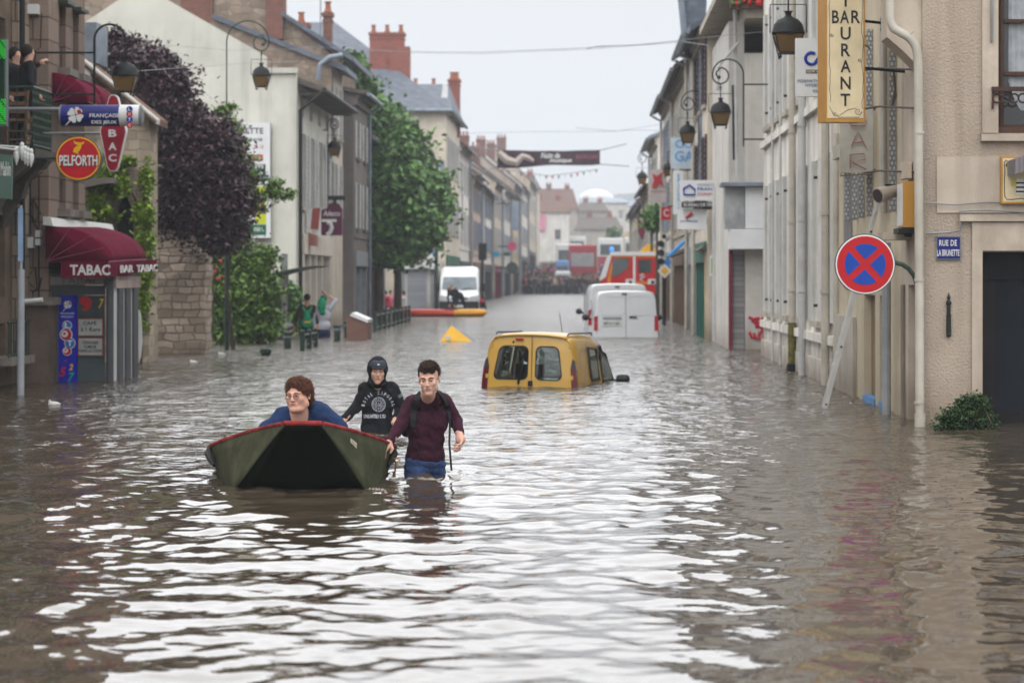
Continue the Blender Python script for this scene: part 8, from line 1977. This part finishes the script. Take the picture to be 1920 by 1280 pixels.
 m=MB();m.loft([[W(842,786,19.85),W(846,786,19.85),W(846,786,19.87),W(842,786,19.87)],[W(840.5,830,19.82),W(844.5,830,19.82),W(844.5,830,19.84),W(840.5,830,19.84)],[W(844.5,882,19.8),W(848.5,882,19.8),W(848.5,882,19.82),W(844.5,882,19.82)]]);m.build('hanging_strap',BK,t)
 m=MB();m.tube([onto(shirt,776,800,.006),onto(shirt,776,825,.006),onto(shirt,784,842,.006),onto(shirt,788,856,.008)],.0025,5);m.build('cord',BK,t)

def man_hood():
 Y0=25.6;Q=lambda px,py,dy=0:a3(W(px,py,Y0+dy));sc=1.12
 t=thing('person','young man in a black hooded sweatshirt and cap, wading waist deep behind the boat','person',(WX(707,Y0),Y0,0))
 hc=Q(708,696,-.10);Rm=rotm(8,4,2)
 body=[('c',Q(708,715,-.05),Q(709,730,0),.06,.07,.03),('e',Q(709,750,.02),(.14,.085,.16),.05),('e',Q(707,782,.03),(.12,.08,.13),.05),('c',Q(686,734),Q(668,762,-.03),.036,.036,.03),('c',Q(668,762,-.03),Q(646,787,-.15),.036,.03,.03),
 ('c',Q(734,734),Q(751,762,.05),.036,.042,.03),('c',Q(751,762,.05),Q(738,792,-.08),.04,.03,.03),('f',head_fn(hc,Rm,sc),.012,hc,.16*sc)]
 hand(body,Q(645,788,-.15),(-.06,-.05,-.05),(.2,.1,-1),-1,.9,1.2)
 sdf_obj('body',body,[skin_mat('tan_skin',(.56,.33,.24)),LIP],t,.0050,mi=lipmat(hc,Rm,sc));head_bits(t,hc,Rm,sc)
 BKF=mat('black_sweatshirt',(.009,.010,.013),rough=.92,var=.35,scale=5,bump=.3,bscale=240)
 def lc(P):return((P-hc)@Rm)/sc
 def hood(P):
  q=lc(P);d=d_ell(q,(0,.035,.022),(.098,.118,.120));d=smin(d,d_ell(q,(0,.01,-.11),(.10,.085,.05)),.05)
  d=smax(d,-d_ell(q,(0,-.085,-.032),(.060,.105,.086)),.012);return(d+.003*wob(q,35))*sc
 fold=lambda P:-.009*wob(P,20,4)-.003*wob(P,50,1)-.003*np.sin(P[:,2]*45+6*np.sin(P[:,0]*9))
 sw=[('c',Q(686,729),Q(731,728),.072,.072,.04),('e',Q(709,752,.02),(.178,.122,.16),.05),('e',Q(707,787,.03),(.165,.122,.24),.06),('e',Q(707,812,.03),(.17,.125,.12),.05),('c',Q(684,731),Q(668,762,-.03),.066,.055,.03),('c',Q(668,762,-.03),Q(646,786,-.14),.054,.042,.02),
 ('c',Q(737,731),Q(752,762,.05),.068,.056,.03),('c',Q(752,762,.05),Q(740,790,-.06),.055,.045,.02),('+',fold),('-e',Q(708,722,-.12),(.05,.12,.05),.015),('-c',Q(644,789,-.16),Q(638,795,-.22),.034,.034,.006)]
 sdf_obj('sweatshirt',sw,BKF,t,.0065)
 sdf_obj('hood',[('f',hood,0,hc,.19*sc)],BKF,t,.0048)
 # cap under the hood
 M4=Matrix.Translation(Vector(hc))@Matrix([list(r_)for r_ in Rm]).to_4x4()@Matrix.Scale(sc,4);CP=mat('dark_grey_cap',(.030,.034,.045),rough=.8,var=.2);m=MB()
 m.loft([[(.078*math.cos(v)*k,-.025-.075*math.sin(v)*k,z)for v in np.linspace(-.2,math.pi+.2,14)]for k,z in((1.03,.040),(1.0,.060),(.86,.088),(.5,.105))],closed=False,caps=False);cp=m.build('cap',CP,t,smooth=True,xf=M4);cp.modifiers.new('s','SOLIDIFY').thickness=.006
 m=MB();m.loft([[(.064*math.cos(v),-.085-.0*k-(.045*k)*math.sin(v),.046-.010*k+.010*math.sin(v)*k)for v in np.linspace(.1,math.pi-.1,12)]for k in(0,.5,1)],closed=False,caps=False);b=m.build('cap_peak',mat('grey_cap_edge',(.045,.05,.065),rough=.7),t,smooth=True,xf=M4);b.modifiers.new('s','SOLIDIFY').thickness=.006
 m=MB();m.poly([(x,-.1025,z)for x,z in((-.012,.070),(.012,.070),(.006,.082),(-.004,.084))],(0,.002,0));m.build('cap_emblem',SIGNW,t,xf=M4)
 # lettering wrapped onto the chest
 LT=mat('pale_print',(.42,.44,.50),rough=.85,var=.2,scale=60)
 def wrap(mb):
  mb.v=[tuple(onto(sw,VX+p[0]/p[1]*F,HY-(p[2]-H)/p[1]*F,.004+.0,22))for p in mb.v]
 def arc_text(s_,cx,cy,r,a0,a1,hh):
  m=MB();n=len(s_)
  for i,ch in enumerate(s_):
   if ch==' ':continue
   a=R(a0+(a1-a0)*i/(n-1));px,py=cx+r*math.cos(a),cy-r*math.sin(a);U_=Vector((math.sin(a),0,-math.cos(a)));V_=Vector((math.cos(a),0,math.sin(a)));k=Y0/F;w_=3.9*k;c=W(px,py,Y0)
   text_mesh(m,ch,c-U_*w_/2-V_*hh*k/2,U_,V_,w_*(.5 if ch in '.I' else 1),hh*k,off=.05,depth=.0)
  wrap(m);m.f=[f for f in m.f if len(f)<40];return m
 arc_text('ROYAL CAPORAL',709.5,765,29,168,12,6.5).build('lettering',LT,t)
 m=MB();text_mesh(m,'UNLIMITED LTD',W(682,783.5,Y0),XV,ZV,41*Y0/F,7*Y0/F,off=.04,depth=0);wrap(m);m.build('lettering',LT,t)
 for r_,th in((12.5,.0042),(10.6,.002),(6.2,.002)):
  m=MB();m.tube([onto(sw,710+r_*math.cos(v),758+r_*math.sin(v)*1.05,.004,22)for v in np.linspace(0,2*math.pi,30)],th,4);m.build('chest_emblem',LT,t)
 m=MB()
 for k in range(16):v=k*.3927;m.tube([onto(sw,710+7*math.cos(v),758+7*math.sin(v),.004,22),onto(sw,710+10*math.cos(v),758+10*math.sin(v),.004,22)],.003,4)
 for k in range(5):m.tube([onto(sw,706+2*k,754+(k%2)*2,.004,22),onto(sw,705+2.2*k,762,.004,22)],.003,4)
 m.build('chest_emblem',LT,t)
 m=MB();m.tube([onto(sw,708,y,.005,22)for y in(735,745,755,765,776,786)],.0035,5);m.build('zip',mat('dark_zip',(.03,.03,.035),rough=.4),t)
 m=MB()
 for k in range(4):m.tube([onto(sw,747+2.0*k,741-1.2*k,.004,22),onto(sw,749+2.0*k,746-1.2*k,.004,22)],.004,4)
 m.build('sleeve_badge',LT,t)
 for px in(700,714):m=MB();m.tube([W(px,722,Y0-.18),onto(sw,px-(707-px)*.2,735,.006,22),onto(sw,px,750,.006,22)],.004,5);m.build('drawstring',BLACK,t)
 JN=mat('dark_wet_trousers',(.012,.014,.02),rough=.9);sdf_obj('trousers',[('c',Q(697,805,.02),Q(696,835,0),.095,.08,.04),('c',Q(717,805,.02),Q(720,835,.1),.095,.08,.04),('&',lambda P:-.25-P[:,2],.004)],JN,t,.012)

def woman():
 Y0=20.35;Q=lambda px,py,dy=0:a3(W(px,py,Y0+dy));sc=1.07
 t=thing('person','woman with short curly reddish hair, glasses and navy cardigan sitting in the boat','person',(WX(560,Y0),Y0,0))
 hc=Q(558.5,742,-.12);Rm=rotm(-20,2,-4)
 body=[('c',Q(560,765,-.05),Q(562,785,0),.075,.09,.04),('e',Q(566,820,.06),(.17,.11,.14),.05),('e',Q(568,860,.08),(.19,.15,.14),.05),('c',Q(533,793),Q(505,815,-.05),.045,.042,.04),('c',Q(505,815,-.05),Q(520,845,-.25),.042,.035,.03),
 ('c',Q(598,786,.03),Q(632,806,.02),.045,.042,.04),('c',Q(632,806,.02),Q(625,842,-.25),.042,.035,.03),('f',head_fn(hc,Rm,sc,1.1,.014,1.14),.015,hc,.165*sc)]
 hand(body,Q(521,846,-.26),(.10,-.12,-.1),(0,0,-1),-1,1.0,.6);hand(body,Q(624,843,-.26),(-.10,-.12,-.1),(0,0,-1),1,1.0,.6)
 sdf_obj('body',body,[SKIN2,LIP],t,.0045,mi=lipmat(hc,Rm,sc));head_bits(t,hc,Rm,sc,mat('fair_brow',(.16,.08,.05),rough=.9),.003,True,look=(-.6,0))
 def hairf(P):
  q=((P-hc)@Rm)/sc;d=d_ell(q,(.004,.028,.048),(.102,.104,.096));d=smin(d,d_ell(q,(.02,.075,-.03),(.075,.05,.07)),.04);d=smin(d,d_ell(q,(0,-.035,.108),(.062,.045,.030)),.03)
  face=d_ell(q,(-.006,-.090,-.022),(.072,.088,.100));d=smax(d,-face,.012);d=smax(d,(-.085-q[:,2]),.01)
  return(d+.0095*wob(q,120)+.005*wob(q,260,2))*sc
 sdf_obj('hair',[('f',hairf,0,hc,.17*sc)],mat('auburn_curls',(.105,.038,.022),rough=.7,var=.55,scale=45,bump=.6,bscale=180),t,.0040)
 strands('curls',[('f',hairf,0)],hc-.2,hc+.2,mat('copper_curls',(.15,.055,.03),rough=.7,var=.6,scale=60),t,1500,.012,curl=.009,r=.0019,seed=3)
 NV=mat('navy_cardigan',(.014,.036,.105),rough=.9,var=.25,scale=6,bump=.4,bscale=200);fold=lambda P:-.010*wob(P,17,6)-.004*wob(P,42,3)-.004*np.sin(P[:,0]*40+10*P[:,2])
 card=[('c',Q(543,775,.04),Q(588,768,.06),.062,.066,.04),('c',Q(536,787,.03),Q(595,778,.05),.085,.095,.05),('e',Q(566,818,.06),(.255,.165,.18),.06),('c',Q(530,784,.0),Q(502,806,-.05),.086,.078,.05),('c',Q(505,815,-.05),Q(519,843,-.22),.068,.05,.03),('c',Q(600,775,.02),Q(636,800,.02),.090,.078,.05),('c',Q(632,806,.02),Q(626,840,-.22),.070,.05,.03),('+',fold),
 ('-e',Q(558,775,-.20),(.085,.17,.075),.02),('-e',Q(557,797,-.14),(.060,.17,.10),.03)]
 sdf_obj('cardigan',card,NV,t,.0065)
 top=[('e',Q(560,818,.02),(.17,.150,.16),.05),('c',Q(545,797,.02),Q(580,794,.02),.072,.072,.04),('-e',Q(558,770,-.16),(.072,.13,.072),.02),('+',lambda P:-.003*wob(P,30))]
 sdf_obj('blouse',top,mat('dark_navy_blouse',(.008,.010,.035),rough=.8,var=.2),t,.008)
 m=MB()
 for px,py in((556,791),(558,799)):m.ball(onto(top,px,py,.003),.006,6,5)
 m.build('button',SIGNW,t)
 sdf_obj('trousers',[('e',Q(568,868,.1),(.22,.19,.12),.05),('c',Q(552,872,.0),Q(548,872,-.55),.11,.085,.05),('c',Q(585,872,.0),Q(590,872,-.55),.11,.085,.05),('c',Q(548,872,-.55),Q(548,893,-.75),.08,.055,.04),('c',Q(590,872,-.55),Q(590,893,-.75),.08,.055,.04)],mat('dark_trousers',(.015,.015,.02),rough=.9),t,.012)

def rear_pair():
 Y0=66.3;HAIR=mat('dark_brown_hair',(.03,.018,.013),rough=.85,var=.3,bump=.4)
 def back(name_lbl,cx,hy,jacket,pack,arm_up=False,shoulders=26,hair=HAIR):
  Q=lambda px,py,dy=0:a3(W(cx+px,py,Y0+dy));t=thing('person',name_lbl,'person',(WX(cx,Y0),Y0,0));s=1.12;hc=Q(0,hy+9,0);Rm=rotm(180,0,0)
  sh=hy+24;body=[('f',head_fn(hc,Rm,s),.01,hc,.17*s),('c',Q(0,hy+16),Q(0,sh+3),.065,.075,.03),('e',Q(0,sh+18),(.16,.1,.2),.05)]
  if arm_up:arms=[(Q(12,sh+1),Q(22,sh-14,.05),Q(4,hy-2,-.05)),(Q(-12,sh+2),Q(-19,sh+22),Q(-16,sh+38,-.1))]
  else:arms=[(Q(13,sh+2),Q(19,sh+20),Q(20,sh+33,-.05)),(Q(-13,sh+2),Q(-20,sh+22),Q(-25,sh+38,-.1))]
  for a,b,c in arms:body+=[('c',a,b,.052,.042,.03),('c',b,c,.04,.03,.02)]
  for a,b,c in arms:hand(body,c,Vector(c)-Vector(b),(0,-1,0),1,1.1,.8)
  sdf_obj('body',body,SKIN2,t,.011)
  sdf_obj('hair',[('f',lambda P:(smax(d_ell(((P-hc)@Rm)/s,(0,.022,.04),(.083,.1,.085)),(-.055-(((P-hc)@Rm)/s)[:,2]),.01))*s,0,hc,.16*s)],hair,t,.011)
  jk=[('c',Q(-10,sh+1),Q(10,sh+1),.075,.075,.04),('e',Q(0,sh+14),(.20,.135,.2),.05),('e',Q(0,sh+33),(.185,.13,.17),.05),('+',lambda P:-.007*wob(P,16,cx))]
  for i,(a,b,c)in enumerate(arms):
   jk+=[('c',a,b,.072,.062,.03)]+([('c',b,a3(Vector(b).lerp(Vector(c),.85)),.06,.045,.02)]if not(arm_up and i==0)else[])
  sdf_obj('jacket',jk,jacket,t,.012)
  DN=mat('dark_navy_jeans',(.010,.022,.065),rough=.9,var=.3);sdf_obj('jeans',[('e',Q(0,sh+46),(.175,.13,.12),.04),('c',Q(-6,sh+50),Q(-6,sh+85),.10,.08,.03),('c',Q(6,sh+50),Q(6,sh+85),.10,.08,.03)],DN,t,.014)
  return t,jk,Q,sh
 OL=mat('olive_brown_fleece',(.055,.045,.03),rough=.95,var=.3);LW=mat('pale_grey_shirt',(.52,.53,.60),rough=.9,var=.12);GP=mat('emerald_nylon',(.0,.30,.14),rough=.6,var=.15,bump=.2)
 t,jk,Q,sh=back('man seen from behind in olive fleece with an emerald drawstring bag',576,551,OL,GP)
 m=MB();c=[(-7,sh+6),(7,sh+6),(8,sh+16),(13,sh+34),(12,sh+40),(-12,sh+40),(-13,sh+34),(-8,sh+16)];sdf_obj('drawstring_bag',[('c',Q(0,sh+10,-.16),Q(0,sh+20,-.18),.06,.10,.03),('e',Q(0,sh+31,-.18),(.18,.075,.13),.08),('+',lambda P:-.006*wob(P,30))],GP,t,.012)
 m=MB()
 for s in(-1,1):m.tube([Q(s*9,sh+0,-.11),Q(s*5,sh+8,-.17),Q(s*3,sh+14,-.18)],.035,6)
 m.build('bag_strap',GP,t);m=MB();m.box(WX(570,66),WX(582,66),66.02,66.06,WZ(sh+30,66),WZ(sh+27,66));m.build('bag_print',YELLOW,t)
 m=MB();m.tube([Q(-26,sh+40,-.1),Q(-33,sh+46,-.15),Q(-38,sh+50,-.15)],[.04,.05,.03],6);m.build('held_bottle',SIGNW,t)
 t,jk,Q,sh=back('man seen from behind in pale shirt, arm raised over a green shoulder bag',607,553,LW,GP,True,hair=mat('green_cloth_over_head',(.0,.22,.13),rough=.7))
 sdf_obj('shoulder_bag',[('e',Q(-4,sh-6,-.16),(.12,.10,.19),0),('e',Q(-2,sh+8,-.16),(.08,.07,.09),.05),('+',lambda P:-.006*wob(P,30))],GP,t,.012)

def simple_person(name,label,base,hgt,top,leg,skin=SKIN,hair=None,pose='stand',rz=0.0,group=None,vest=None,sc=1.0,cat='person'):
 """whole figure in metres, feet at the origin, facing -y"""
 t=thing(name,label,cat,base,rz=rz,group=group,sc=hgt/1.75*sc);k=mesh_cache.get(pose)
 if k is None:
  v=lambda*a:np.array(a,float);hf=head_fn(v(0,-.01,1.63),rotm(0,0,0),1.0);st=.10 if pose=='stand' else .22;fw=0 if pose=='stand' else .18
  if pose=='bend':hf=head_fn(v(-.38,-.10,1.30),rotm(-40,30,0),1.0)
  sx=-.30 if pose=='bend' else 0;sz=1.20 if pose=='bend' else 1.42
  body=[('f',hf,.01,v(-.38,-.1,1.3)if pose=='bend' else v(0,0,1.63),.17),('c',v(sx,0,sz),v(sx*1.2,-.02,sz+.12),.08,.055,.03)]
  tops=[('c',v(sx-.15,0,sz-.02),v(sx+.15,0,sz-.02),.075,.075,.04),('c',v(sx,0,sz-.12),v(0,0,.98),.15,.14,.08)]
  arms=((v(-.2+sx,0,sz),v(-.27+sx,.02,sz-.28),v(-.25+sx,-.12,sz-.5)),(v(.2+sx,0,sz),v(.27+sx,.03,sz-.28),v(.26+sx,-.06,sz-.52)))
  if pose=='raise':arms=(arms[0],(v(.2,0,sz),v(.36,-.05,sz-.12),v(.22,-.25,sz+.05)))
  if pose=='bend':arms=((v(-.45,-.08,sz-.02),v(-.47,-.15,sz-.32),v(-.42,-.2,sz-.58)),(v(-.2,-.1,sz-.05),v(-.25,-.2,sz-.34),v(-.20,-.25,sz-.60)))
  body+=[('c',v(sx,0,sz-.08),v(0,0,1.0),.08,.08,.05)]
  for a,b,c in arms:tops+=[('c',a,b,.06,.05,.03),('c',b,c,.048,.036,.02)];body+=[('c',v(sx,0,sz-.06),a,.03,.03,.02),('c',a,b,.034,.03,.02),('c',b,c,.03,.026,.02)];hand(body,c,c-b,(0,-1,0),1,1.0,.8)
  legs=[('e',v(0,0,.95),(.17,.12,.12),.04),('c',v(-.09,0,.9),v(-st,-fw*.6,.48),.088,.06,.03),('c',v(-st,-fw*.6,.48),v(-st,-fw*.2,.06),.058,.045,.02),('c',v(.09,0,.9),v(st,.0+fw*.4,.48),.088,.06,.03),('c',v(st,fw*.4,.48),v(st,fw,.06),.058,.045,.02),
 ('c',v(-st,-fw*.2+.02,.04),v(-st,-fw*.2-.13,.03),.045,.038,.02),('c',v(st,fw+.02,.04),v(st,fw-.13,.03),.045,.038,.02)]
  hh=[('f',lambda P:smax(d_ell(P,(0,.018,1.640),(.092,.108,.122)),1.575-P[:,2]+.6*np.minimum(P[:,1]*-1-0,.09),.01),0,v(0,0,1.65),.16)]
  if pose=='bend':hh=[('e',v(-.37,-.075,1.35),(.085,.09,.08),0)]
  out=[]
  for pr,h in((body,.018),(tops,.02),(legs,.022),(hh,.018)):
   pts=surf_auto(pr,h);out.append(pts)
  k=mesh_cache[pose]=out
 for nm,(V,Q_),mm_ in zip(('body','jacket','trousers','hair'),k,(skin,top,leg,hair or mat_hair)):
  np_obj(nm,V,Q_,mm_,t,world=False)
 return t
def surf_auto(prims,h):
 pts=[]
 for p in prims:
  if p[0]=='c':pts+=[p[1]-p[3],p[1]+p[3],p[2]-p[4],p[2]+p[4]]
  elif p[0]=='e':pts+=[p[1]-max(p[2]),p[1]+max(p[2])]
  elif p[0]=='f':pts+=[p[3]-p[4],p[3]+p[4]]
 pts=np.array(pts);return surf(lambda P:ev(prims,P),pts.min(0)-.04,pts.max(0)+.04,h)
mesh_cache={};mat_hair=mat('dark_hair',(.018,.013,.010),rough=.85)
def others():
 cl={k:mat(k+'_cloth',c,rough=.9,var=.2)for k,c in dict(black=(.014,.014,.017),navy=(.015,.022,.05),grey=(.13,.13,.14),red=(.35,.02,.03),orange=(.60,.10,.02),white=(.55,.55,.56),tan=(.32,.24,.15),blue=(.03,.12,.40),brown=(.09,.06,.045),lilac=(.25,.24,.32),pink=(.45,.12,.18),green=(.04,.12,.06)).items()}
 # man handling the kayak
 Y=102.2;simple_person('person','man in a black sleeveless top bending over the kayak',(WX(862,Y),Y,-.12),1.8,cl['black'],cl['navy'],pose='bend',hair=mat_hair)
 # helpers in red and orange behind the railing
 for px,Y,a,b,lb,p in((722,110,'red','navy','helper in a red vest standing between the two tree trunks','stand'),(733,112,'pink','black','helper in pink beside the second tree trunk','raise'),(691,96,'white','red','person in white stooping near the sloping wall','bend'),(756,108,'white','orange','person in white and orange just right of the second trunk','stand'),(905,128,'red','black','crouching person in red beside the white delivery van','bend')):
  simple_person('person',lb,(WX(px,Y),Y,-.55),1.6,cl[a],cl[b],pose=p,rz=R(px%7*20-60))
 # two people on the balcony
 z0=WZ(278,36)
 t=simple_person('person','dark haired man in a black jacket leaning on the green balcony rail',(WX(52,36.6),36.6,z0-.02),1.62,cl['black'],cl['black'],pose='raise',rz=R(115));t=simple_person('person','person with curly dark hair standing behind the man on the balcony',(WX(28,37.0),37.0,z0-.02),1.62,cl['black'],cl['navy'],pose='stand',rz=R(60),hair=mat('black_curls',(.012,.01,.009),rough=.9,bump=.5,bscale=60))
 # crowd where the road comes out of the water
 r=random.Random(12);names=list(cl);seen={}
 for i in range(190):
  Y=r.uniform(235.5,300);Y=Y if i%2 else r.uniform(235.5,250);px=r.uniform(982,1128)if i%3 else r.uniform(985,1050);c1=r.choice(['black','black','navy','black','grey','brown','navy','lilac','red','white','blue','tan','orange','pink']if i%2 else['black','navy','brown','grey'])
  c2=r.choice(['navy','black','grey']);x=WX(px,Y);
  simple_person('person','distant onlooker in %s clothes in the crowd where the road leaves the water'%c1,(x,Y,ground_z(Y)),r.uniform(1.6,1.85),cl[c1],cl[c2],pose=r.choice(['stand','walk','raise']),rz=R(r.uniform(-180,180)),group='onlookers in %s at the far end'%c1)
 simple_person('person','lone figure in a cream coat standing at the very edge of the water',(WX(1040,236.5),236.5,ground_z(236.5)),1.7,mat('cream_coat',(.55,.45,.30),rough=.9),cl['black'],pose='stand')
man_maroon();man_hood();woman();rear_pair();others()
# ================================================================ haze over the street
def haze(d=.00075):
 m=bpy.data.materials.new('haze_air');m.use_nodes=True;nt=m.node_tree;nt.nodes.clear();o=_n(nt,'ShaderNodeOutputMaterial');v=_n(nt,'ShaderNodeVolumePrincipled')
 v.inputs['Color'].default_value=(.68,.72,.78,1);v.inputs['Density'].default_value=d;v.inputs['Anisotropy'].default_value=.2;nt.links.new(v.outputs[0],o.inputs['Volume'])
 mb=MB();mb.box(-1000,1000,-60,1740,-3,110);tag(mb.build('haze',m),'thin pale haze along the street',kind='stuff')
haze()
